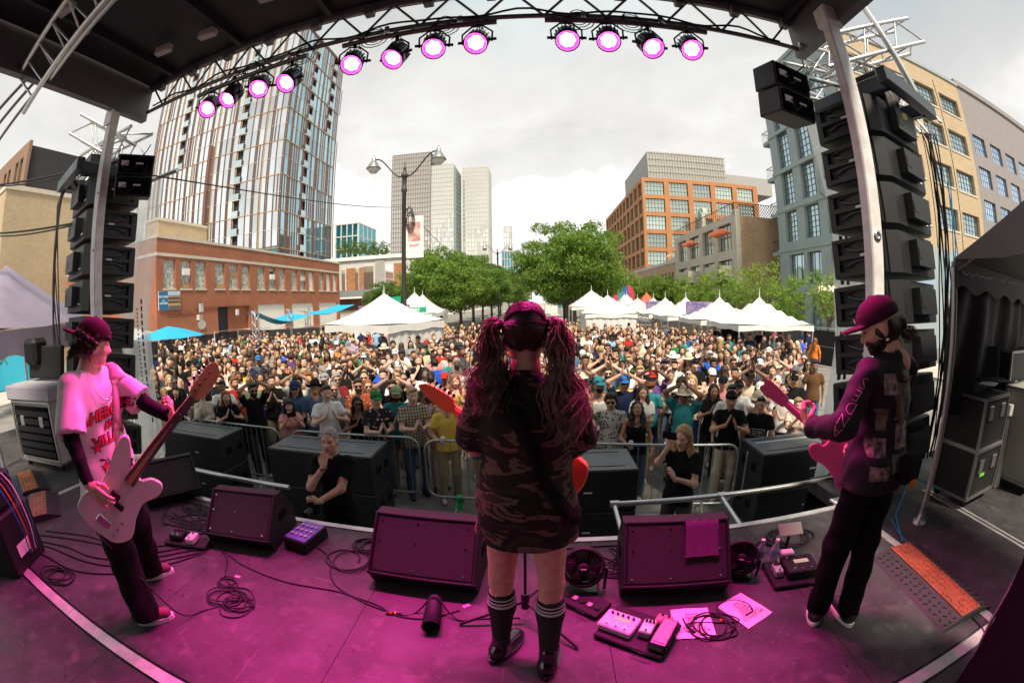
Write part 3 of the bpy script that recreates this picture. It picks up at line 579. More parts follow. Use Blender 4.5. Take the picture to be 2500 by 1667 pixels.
# ---------------------------------------------------------------- tents
tentm = mat('white_vinyl', (.64, .635, .61), .5, noise=.06, nscale=1.5, bump=.12, bscale=3, spec=.4)
def tent(label, x0, x1, y0, y1, eave=2.3, peak=3.9, val=.22, walls=(), col=None, group=None, mast=True, cat='tent', name='peaked_tent', sharp=1.6, rz=0):
    mt = col or tentm; cx, cy = (x0 + x1) / 2, (y0 + y1) / 2; t = thing(name, label, cat, (cx, cy, 0), rz, group); a, b = (x1 - x0) / 2, (y1 - y0) / 2; n = 10
    vs = []; m = MB()
    for i in range(n + 1):
        for j in range(n + 1):
            u, v = 2 * i / n - 1, 2 * j / n - 1; r = max(abs(u), abs(v)); h = (1 - r) ** sharp if r < 1 else 0
            hip = 1 - abs(abs(u) - abs(v)) / (r + .01); z = eave + (peak - eave) * (h * .75 + .25 * (1 - r)) + .02 * hip * r - .05 * (1 - hip) * (r > .3)
            vs.append((u * a, v * b, z))
    m.add(vs, [(i * (n + 1) + j, (i + 1) * (n + 1) + j, (i + 1) * (n + 1) + j + 1, i * (n + 1) + j + 1) for i in range(n) for j in range(n)], 0, True); m.build('roof', mt, t)
    m = MB()
    for s, e in (((-a, -b), (a, -b)), ((a, -b), (a, b)), ((a, b), (-a, b)), ((-a, b), (-a, -b))):
        k = 14; top = [(s[0] + (e[0] - s[0]) * q / k, s[1] + (e[1] - s[1]) * q / k) for q in range(k + 1)]
        vs = [(x * 1.005, y * 1.005, eave - .04) for x, y in top] + [(x * 1.012, y * 1.012, eave - .04 - val * (.75 + .25 * abs(cos(q * pi / k * 2)))) for q, (x, y) in enumerate(top)]
        m.add(vs, [(q, q + 1, k + 2 + q, k + 1 + q) for q in range(k)], 0, True)
    m.build('valance', mt, t); m = MB()
    for x, y in ((-a, -b), (a, -b), (a, b), (-a, b)): m2 = MB().cyl((x * .985, y * .985, 0), (x * .985, y * .985, eave), .035, n=8); m2.build('leg', alu, t)
    if mast: MB().cyl((0, 0, peak - .05), (0, 0, peak + .35), .03, .008, n=6).build('finial', mt, t)
    for wl in walls:
        m = MB(); s, e = {'s': ((-a, -b), (a, -b)), 'e': ((a, -b), (a, b)), 'n': ((a, b), (-a, b)), 'w': ((-a, b), (-a, -b))}[wl]
        k = 26; vs = []
        for z in (0.02, eave * .5, eave - .05):
            for q in range(k + 1): f = q / k; o = .05 * sin(q * 1.9) * (1 - z / eave * .7); nx, ny = (e[1] - s[1]), -(e[0] - s[0]); L = math.hypot(nx, ny); vs.append(((s[0] + (e[0] - s[0]) * f) * .97 + nx / L * o, (s[1] + (e[1] - s[1]) * f) * .97 + ny / L * o, z))
        m.add(vs, [(r * (k + 1) + q, r * (k + 1) + q + 1, (r + 1) * (k + 1) + q + 1, (r + 1) * (k + 1) + q) for r in range(2) for q in range(k)], 0, True); m.build('side_wall', mt, t)
    return t
tent('large white peaked tent with draped side wall left of the lamp post', -7.95, -4.45, 14.45, 17.95, 2.3, 3.45, .3, ('e',), rz=-.37, sharp=1.7)
MB_ = MB().bb(-3.3, 3.3, 6.5, 6.6, 0, 2.3)
for i, (x0, x1, y0, y1) in enumerate([(7.4, 11.0, 14.3, 17.4), (7.3, 10.6, 17.9, 21.0), (7.0, 10.2, 22, 25), (6.9, 10, 25.6, 28.6), (7.0, 10.2, 29.2, 32), (6.6, 10, 33, 36)]):
    lb = ['white peaked tent nearest the stage in the row on the right', 'second white peaked tent in the row on the right', 'third white peaked tent of the right row, purple banner at its front', 'fourth white peaked tent of the right row', 'fifth white peaked tent of the right row with a purple banner', 'sixth white peaked tent far along the right row'][i]
    tent(lb, x0, x1, y0, y1, 2.15, 3.2, walls=('e',) if i else (), group='white tents along the right side of the street')
tent('white canopy tent standing under the big median tree', 2.6, 5.6, 23.2, 26, 2.25, 3.3, walls=('s', 'w'), sharp=1.1)
tent('white canopy tent behind the one under the median tree', 2.2, 5.2, 27.5, 30.5, 2.6, 3.7, sharp=1.1)
for i in range(9): tent('small white canopy far down the street past the right tents', 7 + i % 3 * .8, 10 + i % 3 * .8, 38 + i * 5, 41.5 + i * 5, 2.3, 3.6, group='far canopies along the street')
redt = mat('red_canvas', (.6, .10, .05), .7)
tent('orange red canopy far down the right side', 10.5, 13.5, 44, 47, 2.4, 3.9, col=redt)
for i, (x, y) in enumerate([(-12.5, 27), (-9.2, 24), (-10.5, 30.5), (-15.5, 36), (-2.5, 95), (-.5, 100), (1.5, 96)]): tent('white canopy ' + ['behind the big left tent, far side', 'just right of the lamp post base', 'between the left trees and the lamp post', 'beside the warehouse end', 'at the far end of the street, left', 'at the far end of the street, middle', 'at the far end of the street, right'][i], x, x + 3, y, y + 3, 2.4, 3.7, walls=('s',), group='far canopies along the street')
purp = mat('purple_print', (.10, .08, .22), .6, noise=.9, nscale=2.5, col2=(.30, .22, .38))
for i, (x, y, lb) in enumerate([(8.0, 21.9, 'purple printed banner hanging on the third tent of the right row'), (7.6, 29.1, 'purple printed banner hanging on the fifth right hand tent'), (-9.0, 23.9, 'purple printed banner on the canopy right of the lamp post'), (-12.2, 26.9, 'purple printed banner on the canopy behind the big left tent')]):
    q = MB(); q.bb(-.0, 1.5, -.02, .0, 0, .8); tag(q.build('tent_banner', purp, loc=(x, y - .05, 2.15)), lb, 'banner', 'purple banners on tents')
feath = [mat('flag_' + n, c, .6) for n, c in (('blue', (.03, .10, .35)), ('red', (.5, .05, .08)), ('teal', (.03, .25, .3)))]
for i in range(5):
    t = thing('feather_flag', ['first', 'second', 'third', 'fourth', 'fifth'][i] + ' ' + ['blue', 'red', 'teal', 'blue', 'red'][i] + ' feather flag from the left, beyond the big median tree', 'flag', (7.4 + i * .75, 46 + i * .5, 0), 0, 'feather flags beyond the tree')
    m = MB(); m.prism([(0, 1), (.75, 1), (.8, 3.6), (.6, 4.4), (.2, 4.7), (0, 4.7)], -.01, .01, 0, Matrix(((1, 0, 0, 0), (0, 0, 1, 0), (0, 1, 0, 0), (0, 0, 0, 1)))); m.build('cloth', feath[i % 3], t); MB().cyl((0, 0, 0), (0, 0, 4.75), .02, n=5).build('pole', alu, t)
# ---------------------------------------------------------------- street lamps
polem = mat('dark_bronze_pole', (.05, .045, .045), .5, .3); lampgl = mat('lamp_globe', (.62, .60, .55), .25, spec=.6); shadem = mat('lamp_shade_metal', (.30, .31, .30), .35, .6)
lamp_proto = None
def streetlamp(label, x, y, rz=0, s=1.):
    global lamp_proto
    if lamp_proto:
        t = copy_tree(lamp_proto); t['label'] = label; t.location = (x, y, 0); t.rotation_euler = (0, 0, rz); t.scale = (s,) * 3; return t
    t = thing('street_lamp', label, 'street lamp', (x, y, 0), rz, 'twin headed street lamps'); lamp_proto = t; t.scale = (s,) * 3
    MB().lathe([(.22, 0), (.22, .3), (.13, .5), (.10, 1.1), (.095, 8.0), (.13, 8.05), (.13, 8.2), (.10, 8.25), (.11, 8.7), (.15, 8.75), (.17, 8.85), (.09, 8.95), (.06, 9.1), (.08, 9.16), (.03, 9.25), (.015, 9.5)], n=14).build('pole', polem, t)
    for sx in (-1, 1):
        P = [(0, 0, 8.75)] + [(sx * (.15 + 1.35 * u), 0, 8.78 + 1.05 * sin(u * pi / 2) * u + .35 * sin(u * pi) * u) for u in [k / 10 for k in range(1, 11)]] + [(sx * 1.62, 0, 9.78)]
        MB().tube(P, .035, 7).build('arm', polem, t)
        hd = link('lamp_head', MB().lathe([(.02, .35), (.05, .3), (.03, .24), (.09, .18), (.10, .05), (.14, 0), (.22, -.12), (.33, -.3), (.36, -.36), (.30, -.37)], n=16).mesh(), shadem, t, loc=(sx * 1.62, 0, 9.75))
        MB().lathe([(.29, -.36), (.27, -.45), (.18, -.56), (.05, -.61), (0.005, -.615)], n=14).build('globe', lampgl, hd)
    return t
L1 = streetlamp('tall dark twin lamp post with street signs and banner, in front of the trees', -5.85, 17.8, -.1)
streetlamp('twin lamp post rising behind the big median tree', 2.4, 39, .05)
streetlamp('distant twin lamp post left of the street end', -5.5, 58, .2, 1.1)
streetlamp('small far twin lamp post beyond the left trees', -1.6, 100, 0)
sgn = mat('street_sign_green', (.0, .27, .14), .4)
t = thing('street_name_sign', 'green MAY street name signs fixed to the dark lamp post', 'sign', (-5.85, 17.8, 2.72)); MB().bb(.12, 1.05, -.2, -.18, -.12, .12).build('plate', sgn, t); text('lettering', 'MAY', .2, whi, t, frameM((.56, -.204, 0), (1, 0, 0), (0, -1, 0)), sx=1.0, bold=.003)
MB().bb(-.52, -.1, -.2, -.18, .33, .6).build('plate', sgn, t)
t = thing('street_banner', 'white red street banner hanging on the dark lamp post', 'banner', (-5.85, 17.8, 0)); MB().bb(.12, .92, -.02, .0, 5.0, 6.9).build('cloth', mat('banner_print', (.70, .69, .66), .7), t)
MB().bb(.2, .78, -.03, -.02, 5.75, 6.6).build('picture', mat('banner_picture', (.35, .05, .05), .7, noise=.9, nscale=3, col2=(.62, .50, .45)), t); MB().cyl((0, 0, 6.92), (.95, 0, 6.92), .015).build('bracket', polem, t); MB().cyl((0, 0, 4.98), (.95, 0, 4.98), .015).build('bracket', polem, t)
text('lettering', 'SHOP', .17, mat('red_text', (.5, .06, .05), .6), t, frameM((.5, -.035, 5.55), (1, 0, 0), (0, -1, 0)))
# cables strung across
cab = mat('black_cable', (.012, .012, .013), .55, spec=.4); cabb = mat('blue_cable', (.01, .22, .42), .5); wht = mat('white_cable', (.6, .6, .6), .5)
def sagline(a, b, sag, n=24, wob=0):
    a, b = Vector(a), Vector(b); return [a.lerp(b, k / n) - Vector((0, 0, sag * 4 * (k / n) * (1 - k / n))) + Vector((wob * sin(k * 1.7), wob * cos(k * 2.3), 0)) for k in range(n + 1)]
tag(MB().tube(sagline((-4.9, 3.4, 4.85), (-5.85, 17.8, 7.35), .25), .012, 5).tube(sagline((-5.85, 17.8, 7.35), (-2.9, 36, 3.6), .4), .014, 5).build('overhead_cable', cab), 'black cable strung from the stage roof to the dark lamp post', 'cable')
m = MB()
for k in range(7): a0 = k * .9; m.tube([(-5.6 + .02 * k + (.22 + .06 * (k % 3)) * cos(a) * .6, 17.7, 6.9 - .05 * k + (.32 + .09 * (k % 4)) * sin(a)) for a in [a0 + j * 2 * pi / 18 for j in range(19)]], .012, 5)
tag(m.build('cable_coil', cab), 'coil of spare black cable hung on the dark lamp post', 'cable')
for i, (a, b, lb) in enumerate([((-9.5, 1.9, 5.6), (-4.95, 3.3, 5.05), 'thick black cable entering the roof corner at upper left'), ((-10, 1.8, 4.9), (-5.3, 3.0, 4.28), 'lower black cable crossing behind the left post')]):
    tag(MB().tube(sagline(a, b, .12), .016, 6).tube(sagline((a[0], a[1], a[2] + .06), b, .2), .012, 6).build('overhead_cable', cab), lb, 'cable')
# ---------------------------------------------------------------- trees
def leafmat(name, c, c2):
    m = mat(name, c, .55, spec=.3, col2=c2, nscale=1.1, coord='Object'); b = m.node_tree.nodes['Principled BSDF']
    t = m.node_tree; tr = t.nodes.new('ShaderNodeBsdfTranslucent'); tr.inputs[0].default_value = (c2[0] * 1.3, c2[1] * 1.3, c2[2] * .6, 1); mxs = t.nodes.new('ShaderNodeMixShader'); mxs.inputs[0].default_value = .35
    out = t.nodes['Material Output']; t.links.new(b.outputs[0], mxs.inputs[1]); t.links.new(tr.outputs[0], mxs.inputs[2]); t.links.new(mxs.outputs[0], out.inputs[0]); return m
leafA = leafmat('locust_leaf', (.095, .175, .03), (.18, .28, .05)); leafB = leafmat('elm_leaf', (.06, .13, .028), (.12, .20, .042)); leafC = leafmat('young_leaf', (.12, .22, .03), (.22, .33, .06))
bark = mat('bark', (.13, .10, .075), .9, noise=.3, nscale=9, bump=.6, bscale=18)
def tree_mesh(seed, H, Rad, nleaf, ls, tz=.33, nlimb=9, squash=.75, gap=.55):
    rg = np.random.RandomState(seed); m = MB(); trunk_top = H * tz
    m.tube([(0, 0, -.1), (.03, .02, trunk_top * .5), (.0, -.03, trunk_top)], .22 * H / 9, 8, r2=.15 * H / 9); cl = []
    for k in range(nlimb):
        a = 2 * pi * k / nlimb + rg.uniform(-.3, .3); el = rg.uniform(.35, 1.25); L = Rad * rg.uniform(.7, 1.0); P = [Vector((0, 0, trunk_top * rg.uniform(.8, 1)))]
        d = Vector((cos(a) * cos(el), sin(a) * cos(el), sin(el)))
        for j in range(5):
            P.append(P[-1] + d * L / 5 * (1 if el < .9 else 1.15)); d = (d + Vector((rg.uniform(-.25, .25), rg.uniform(-.25, .25), rg.uniform(-.05, .15)))).normalized()
            if j >= 1:
                sd = (d + Vector((rg.uniform(-1, 1), rg.uniform(-1, 1), rg.uniform(-.4, .7)))).normalized(); e = P[-1] + sd * Rad * rg.uniform(.2, .4); m.tube([P[-1], (P[-1] + e) / 2 + Vector((0, 0, .08)), e], .03 * H / 9, 4, r2=.008); cl.append(e)
        m.tube(P, .09 * H / 9, 6, r2=.02); cl.append(P[-1]); cl.append(P[3])
    tm = m.mesh('trunk'); tm.materials.append(bark)
    zc = trunk_top + (H - trunk_top) * .48; hz_ = (H - trunk_top) * .52
    extra = []
    while len(extra) < len(cl) * 2:
        v = rg.normal(size=3); v /= np.linalg.norm(v); r = rg.uniform(.45, .98)
        p = Vector((v[0] * Rad * r, v[1] * Rad * r, zc + v[2] * hz_ * r)); 
        if p.z > trunk_top * .75: extra.append(p)
    cen = np.array([list(c) for c in cl + extra]); sz = rg.uniform(.10, .24, len(cen)) * Rad; wgt = sz ** 1.6; idx = rg.choice(len(cen), nleaf, p=wgt / wgt.sum())
    d = rg.normal(size=(nleaf, 3)); d /= np.linalg.norm(d, axis=1)[:, None]; rr = sz[idx] * rg.uniform(.25, 1, nleaf) ** .6
    P = cen[idx] + d * rr[:, None] * np.array([1.25, 1.25, .62]); P[:, 2] -= .35 * rr * rg.uniform(0, 1, nleaf)
    # leaflets: narrow rhombus, drooping
    ax = rg.normal(size=(nleaf, 3)) + np.array([0, 0, -.5]); ax /= np.linalg.norm(ax, axis=1)[:, None]; q = rg.normal(size=(nleaf, 3)); bx = np.cross(ax, q); bx /= np.linalg.norm(bx, axis=1)[:, None]
    s = ls * rg.uniform(.6, 1.3, nleaf)[:, None]; V = np.stack([P - ax * s, P + bx * s * .42, P + ax * s, P - bx * s * .42], 1).reshape(-1, 3)
    me = bpy.data.meshes.new('crown'); me.vertices.add(len(V)); me.vertices.foreach_set('co', V.ravel()); me.loops.add(nleaf * 4); me.loops.foreach_set('vertex_index', np.arange(nleaf * 4)); me.polygons.add(nleaf); me.polygons.foreach_set('loop_start', np.arange(0, nleaf * 4, 4)); me.update(); return tm, me
TV = [tree_mesh(11, 9.2, 4.3, 42000, .13, .30, 11), tree_mesh(12, 8.2, 3.9, 30000, .13, .30, 9), tree_mesh(13, 8.6, 4.1, 30000, .14, .28, 10)]
SP = [tree_mesh(21, 5.2, 1.5, 3800, .09, .38, 7), tree_mesh(22, 4.6, 1.7, 1500, .09, .35, 8)]
for tm, me in TV[:]: me.materials.append(leafA)
for tm, me in SP: me.materials.append(leafC)
def tree(label, x, y, v, rz, s=1, lm=None, name='street_tree'):
    t = thing(name, label, 'tree', (x, y, 0), rz); t.scale = (s,) * 3; link('trunk', v[0], None, t); c = link('crown', v[1], None, t)
    if lm: c.material_slots[0].link = 'OBJECT'; c.material_slots[0].material = lm
tree('big round leafy tree in the median, right of the street gap', 2.9, 34, TV[0], 0, 1.05)
tree('nearest large green tree of the left row, behind the lamp post', -8.9, 38, TV[1], 1)
for i, (x, y, s) in enumerate([(-8.6, 46, 1.0), (-8.4, 54, 1.0), (-8.2, 62, 1.05), (-8, 72, 1.05), (-7.6, 84, 1.1), (-7, 100, 1.1), (-6.2, 120, 1.1)]):
    tree(['second tree of the left median row, just behind the nearest', 'third tree back in the left median row', 'fourth tree back in the left median row', 'fifth tree back in the left median row', 'sixth tree back in the left median row', 'seventh tree back in the left median row, small with distance', 'last tree visible in the left median row'][i], x, y, TV[(i + 2) % 3], i * 1.3, s, leafB if i % 2 else None)
for i, (x, y, s, l) in enumerate([(3.4, 43, 1, 'tree directly behind the big median tree'), (3.8, 54, 1, 'third tree back on the right median row'), (4.6, 70, 1.1, 'far tree on the right median row'), (-16.5, 44, .62, 'dark bushy tree by the wood panelled modern block'), (-13.2, 42, .6, 'lighter bushy tree between the modern block and the median row'), (13.5, 60, .75, 'green tree in front of the brick shop roof'), (15.6, 52, .7, 'leafy green tree left of the balcony loft')]): tree(l, x, y, TV[i % 3], i * 2.1, s, leafB if i == 3 else None)
for i, (x, y, k, s, l) in enumerate([(15.2, 38, 0, 1.1, 'sapling at the foot of the balcony loft, left one'), (15.4, 33, 0, 1.2, 'sapling behind the second white tent'), (15.6, 30, 1, 1.3, 'thin sapling before the balcony loft brick wall'), (16, 27, 1, 1.4, 'sparse young tree beside the grey loft window'), (15.6, 23.2, 0, .95, 'small bright sapling by the loft entrance'), (15.5, 42, 0, 1.15, 'bushy young tree under the stone balconies'), (17, 20.5, 1, 1.2, 'bare thin sapling right of the white tents'), (-18.5, 4.5, 0, .9, 'small green tree beside the portable toilets')]): tree(l, x, y, SP[k], i * 1.7, s, name='young_tree')
for i in range(6): tree('tree of the dark planting on the roof behind the warehouse, ' + ['first', 'second', 'third', 'fourth', 'fifth', 'sixth'][i] + ' from the left', -31 + i * 1.1, 62 + i, SP[0], i, .75, leafB, 'roof_shrub'); C.objects[-1].parent.location.z = 10
# ---------------------------------------------------------------- portable toilets
blue_t = mat('toilet_blue', (.02, .30, .42), .5); tw = mat('toilet_white', (.6, .65, .66), .5)
def toilet(x, y, rz, i):
    t = thing('portable_toilet', 'blue portable toilet, %s from the left in the row' % ['first', 'second', 'third', 'fourth', 'fifth', 'sixth'][i], 'toilet', (x, y, 0), rz, 'row of portable toilets')
    MB().bbox((0, 0, 1.0), (1.1, 1.1, 2.0), .04).build('cabin', blue_t, t); MB().bbox((0, 0, 2.12), (1.16, 1.16, .24), .1).build('roof', tw, t); MB().bbox((0, -.57, 1.05), (.75, .04, 1.75), .015).build('door', blue_t, t); MB().bb(-.2, .2, -.6, -.59, 1.25, 1.65).build('sticker', whi, t); MB().cyl((.3, .35, 2.2), (.3, .35, 2.5), .05).build('vent_pipe', tw, t)
for i in range(6): toilet(-31.5 + i * 1.6, 7.2 + i * .25, -1.0, i)
# ================================================================ STAGE
SZ = 1.25
deckm = mat('black_stage_deck', (.050, .046, .050), .5, noise=.3, nscale=3.5, bump=.12, bscale=90, spec=.3, coord='World')
def scuff(m):
    t = m.node_tree; b = t.nodes['Principled BSDF']; g = t.nodes.new('ShaderNodeNewGeometry'); n = t.nodes.new('ShaderNodeTexNoise'); n.inputs['Scale'].default_value = 1.1; n.inputs['Detail'].default_value = 10; n.inputs['Roughness'].default_value = .75
    t.links.new(g.outputs['Position'], n.inputs['Vector']); r = t.nodes.new('ShaderNodeMapRange'); r.inputs[1].default_value = .35; r.inputs[2].default_value = .7; r.inputs[3].default_value = .42; r.inputs[4].default_value = .72; t.links.new(n.outputs[0], r.inputs[0]); t.links.new(r.outputs[0], b.inputs['Roughness'])
scuff(deckm)
def dust(m, base):
    t = m.node_tree; b = t.nodes['Principled BSDF']; src = b.inputs['Base Color'].links[0].from_socket; g = t.nodes.new('ShaderNodeNewGeometry'); fac = None
    for sc_, lo, hi, mp in ((46, .66, .72, (1, 1, 1)), (7, .57, .75, (1, 1, 1)), (30, .70, .74, (.12, 1, 1)), (26, .71, .75, (1, .1, 1))):
        q = t.nodes.new('ShaderNodeMapping'); q.inputs['Scale'].default_value = mp; q.inputs['Rotation'].default_value = (0, 0, .5 if mp[0] < 1 else .2); t.links.new(g.outputs['Position'], q.inputs[0]); n = t.nodes.new('ShaderNodeTexNoise'); n.inputs['Scale'].default_value = sc_; n.inputs['Detail'].default_value = 3; t.links.new(q.outputs[0], n.inputs['Vector'])
        r = t.nodes.new('ShaderNodeMapRange'); r.inputs[1].default_value = lo; r.inputs[2].default_value = hi; r.inputs[4].default_value = .55; t.links.new(n.outputs[0], r.inputs[0])
        if fac is None: fac = r.outputs[0]
        else: x = t.nodes.new('ShaderNodeMath'); x.operation = 'MAXIMUM'; t.links.new(fac, x.inputs[0]); t.links.new(r.outputs[0], x.inputs[1]); fac = x.outputs[0]
    x = t.nodes.new('ShaderNodeMix'); x.data_type = 'RGBA'; t.links.new(fac, x.inputs[0]); t.links.new(src, x.inputs[6]); x.inputs[7].default_value = (*base, 1); t.links.new(x.outputs[2], b.inputs['Base Color'])
dust(deckm, (.13, .12, .12))
tag(MB().bb(-4.95, 2.72, -3, 2.70, SZ - .2, SZ - .012).build('stage_subfloor', deckm), kind='structure')
dk = thing('stage_deck', 'black plywood stage deck of large panels lit magenta', 'stage', (0, 0, SZ))
xs = [-4.95, -3.62, -2.3, -1.02, .38, 1.65, 2.72]
for i in range(6):
    for y0, y1 in ((-3, -1.2), (-1.2, .74), (.86, 2.70)):
        sk = .0
        link('panel', MB().bb(xs[i] + .0018, xs[i + 1] - .0018, y0 + .0018, y1 - .0018, -.014, 0).mesh('panel'), deckm, dk)
boltm = mat('dark_bolt', (.03, .025, .03), .5, .5)
for x in xs[1:-1]:
    for y in (-.6, .4, 1.1, 1.45, 2.4):
        for s in (-.07, .07): link('bolt', MB().cyl((x + s, y, -.001), (x + s, y, .0015), .011, n=10).mesh('bolt'), boltm, dk)
stripm = mat('hinge_strip', (.62, .60, .60), .38, .45, noise=.2, nscale=5, coord='World')
for a, b in ((-3.75, -2.85), (-2.845, -1.6), (-1.595, -.3), (-.295, 1.0), (.1005 + .9, 2.72)): link('metal_strip', MB().bb(a, b, .76, .84, -.005, .006).mesh('strip'), stripm, dk)
for x0, x1, y0, y1, zt in ((2.70, 2.78, -2, 2.70, .006), (-5.0, -4.92, -1, 2.70, .004), (-5.0, 2.78, 2.70, 2.755, .008)): link('metal_strip', MB().bb(x0, x1, y0, y1, -.09, zt).mesh('strip'), stripm, dk)
for y in (1.0, 1.2): pass
skirt = mat('black_skirt', (.006, .006, .007), .95, bump=.4, bscale=6, spec=.05)
MB().bb(-5, 2.78, 2.60, 2.66, -SZ, -.1).build('front_skirt', skirt, dk)
wing = thing('stage_wing', 'dark side wing of the stage on the right holding the road cases', 'stage', (2.79, -2, SZ)); MB().bb(0, 4.5, 0, 5.4, -.14, -.004).build('deck', deckm, wing); MB().bb(1.02, 1.06, 0, 4.6, -.003, .005).bb(1.09, 1.12, 0, 4.6, -.003, .005).build('metal_strip', stripm, wing); MB().bb(0, 4.5, 5.35, 5.4, -1.2, -.14).build('skirt', skirt, wing)
wing = thing('stage_wing', 'side wing of the stage on the left holding the monitor desk', 'stage', (-9.2, -2, SZ)); MB().bb(0, 4.18, 0, 5.0, -.14, -.004).build('deck', deckm, wing); MB().bb(0, 4.18, 4.95, 5.0, -1.2, -.14).build('skirt', skirt, wing)
# roof
roofm = mat('roof_underside', (.022, .022, .026), .6, noise=.15, nscale=1.5, coord='World'); rbeam = mat('roof_beam_grey', (.16, .16, .17), .5, .3)
rf_ = thing('stage_roof', 'black underside of the stage roof with ribs and lamp brackets', 'roof', (0, 0, 6.10))
MB().bb(-5.0, 2.85, 1.5, 3.36, .04, .12).bb(-5.0, 2.85, -3.2, 1.5, .04, .12).build('panel', roofm, rf_)
for x in np.arange(-4.4, 2.8, 1.19): link('rib', MB().bb(x - .03, x + .03, -3.1, 3.3, -.05, .04).mesh('rib'), roofm, rf_)
MB().bb(-5.05, 2.9, 3.36, 3.46, -.02, .2).build('front_beam', rbeam, rf_); MB().bb(-5.14, -5.02, -3.2, 3.46, -.46, .16).build('side_beam', rbeam, rf_); MB().bb(2.84, 2.96, -3.2, 3.46, -.46, .16).build('side_beam', rbeam, rf_)
brk = MB().bbox((0, 0, -.09), (.24, .10, .10), .015).mesh('bracket'); brkm = mat('bracket_white', (.5, .47, .45), .5)
for x, y in ((-4.0, 2.75), (-3.35, 2.85), (-4.45, 1.75), (-4.2, 1.35), (-2.4, 2.68), (-2.42, 2.2), (-1.6, 2.1), (.6, 2.9), (1.4, 2.4)): link('bracket', brk, brkm, rf_, loc=(x, y, .02), rot=.15)
for i, x in enumerate(np.arange(-4.7, 2.8, .62)): link('clamp', MB().bbox((x, 3.38, -.06), (.10, .10, .12), .01).mesh('clamp'), rbeam, rf_)
tr = thing('front_truss', 'dark roof truss curving across the top with the stage lights below', 'truss', (0, 3.4, 5.75)); dal = mat('dark_aluminium', (.20, .19, .20), .4, .7)
MB().cyl((-4.95, 0, -.02), (2.85, 0, -.02), .026, n=10).build('lower_chord', dal, tr); MB().cyl((-4.95, 0, .33), (2.85, 0, .33), .026, n=10).build('upper_chord', dal, tr); m = MB(); n = 26
for i in range(n):
    a = -4.9 + 7.7 * i / n; b = -4.9 + 7.7 * (i + 1) / n; m.cyl((a, 0, -.02 if i % 2 else .33), (b, 0, .33 if i % 2 else -.02), .014, n=6)
tag(m.build('lacing', dal, tr), kind='stuff')
t2 = thing('cross_truss', 'pair of bright truss chords crossing the upper left corner of the roof', 'truss', (-5.2, 1.78, 5.70)); MB().cyl((0, 0, 0), (8, -1.2, 0), .03).cyl((0, -.42, 0), (8, -1.62, 0), .03).cyl((0, -.2, -.38), (8, -1.4, -.38), .03).build('chords', alu, t2); m = MB()
for i in range(20):
    u = 8 * i / 20; v = 8 * (i + 1) / 20; m.cyl((u, -.15 * u, 0), (v, -.42 - .15 * v, 0), .014, n=6); m.cyl((u, -.42 - .15 * u, 0), (v, -.2 - .15 * v, -.38), .014, n=6)
m.build('lacing', alu, t2)
for k in range(3): tag(MB().cyl((-5.15 - .1 * k, 1.5 + .12 * k, 5.72), (-9, .7 + .5 * k, 4.6 + .3 * k), .022).build('roof_strut', dal), ['lowest', 'middle', 'top'][k] + ' dark strut leaving the upper left roof corner', 'strut')
# posts
postm = mat('white_post', (.80, .79, .78), .5, .0, noise=.12, nscale=6, coord='World')
p = thing('stage_post', 'pale square post holding the roof at left, speakers behind it', 'post', (-5.12, 2.94, SZ), 0, 'roof posts'); MB().bbox((0, 0, 2.2), (.13, .13, 4.4), .012).build('shaft', postm, p); MB().bb(-.14, .14, -.14, .14, -.0, .02).build('base_plate', postm, p); MB().bb(-.09, .09, -.1, -.07, 4.2, 4.5).build('top_bracket', postm, p)
for z in (.9, 1.7, 2.6, 3.3): link('bolt', MB().cyl((.02, -.07, z), (.02, -.062, z), .014, n=8).mesh(), boltm, p)
p = thing('stage_post', 'pale square post rising at right in front of the speakers', 'post', (2.80, 2.72, SZ), 0, 'roof posts'); MB().bbox((0, 0, 2.25), (.15, .12, 4.5), .012).build('shaft', postm, p); MB().bb(-.14, .14, -.14, .14, -.0, .02).build('base_plate', postm, p); MB().bbox((0, 0, 4.45), (.2, .2, .22), .02).build('top_bracket', postm, p); MB().lathe([(.035, 0), (.045, .01), (.02, .012), (.02, .004)], (0, -.062, 2.32), 16, 0, Matrix.Rotation(pi / 2, 3, 'X')).build('lock_ring', alu, p)
# outriggers with hoists
def outrigger(label, p0, L, dx, s=.42, yd=0):
    t = thing('outrigger_truss', label, 'truss', p0); m = MB(); trussline(m, (0, 0, 0), (L, yd, 0), s, .028, .014, .4); m.build('box_truss', alu, t)
    m = MB(); trussline(m, (L, yd + .2, .35), (L, yd - .3, -.42), .25, .02, .012, .3); m.build('end_frame', alu, t); return t
outrigger('silver box truss arm reaching out over the left speakers', (-5.15, 3.5, 5.35), -1.5, 0, .42)
outrigger('silver box truss arm reaching out over the right speakers', (2.8, 3.5, 5.5), 1.8, 0, .42, -.1)
tag(trussline(MB(), (2.95, 3.3, 5.55), (4.6, 3.0, 6.3), .34, .026, .013, .33).build('brace_truss', alu), 'upper silver lattice brace beside the right post top', 'truss')
tag(trussline(MB(), (-5.2, 3.3, 5.2), (-6.1, 2.9, 5.75), .3, .024, .012, .33).build('brace_truss', alu), 'upper silver lattice brace beside the left post top', 'truss')
tag(MB().cyl((3.75, 3.0, 6.6), (4.1, 2.85, 5.25), .045, n=12).build('guy_pole', alu), 'long silver pole slanting down at the right of the speakers hanger', 'pole')
tag(MB().cyl((3.0, 4.02, 5.62), (4.95, 4.25, 5.5), .04, n=12).build('banner_pole', alu), 'silver pipe the right clear banner hangs from', 'pole')
tag(MB().cyl((-4.9, 4.12, 5.05), (-7.2, 3.95, 4.9), .035, n=12).build('banner_pole', alu), 'silver pipe the left clear banner hangs from', 'pole')
hookm = mat('black_metal', (.02, .02, .022), .4, .6); yel = mat('yellow_tag', (.75, .48, .02), .5)
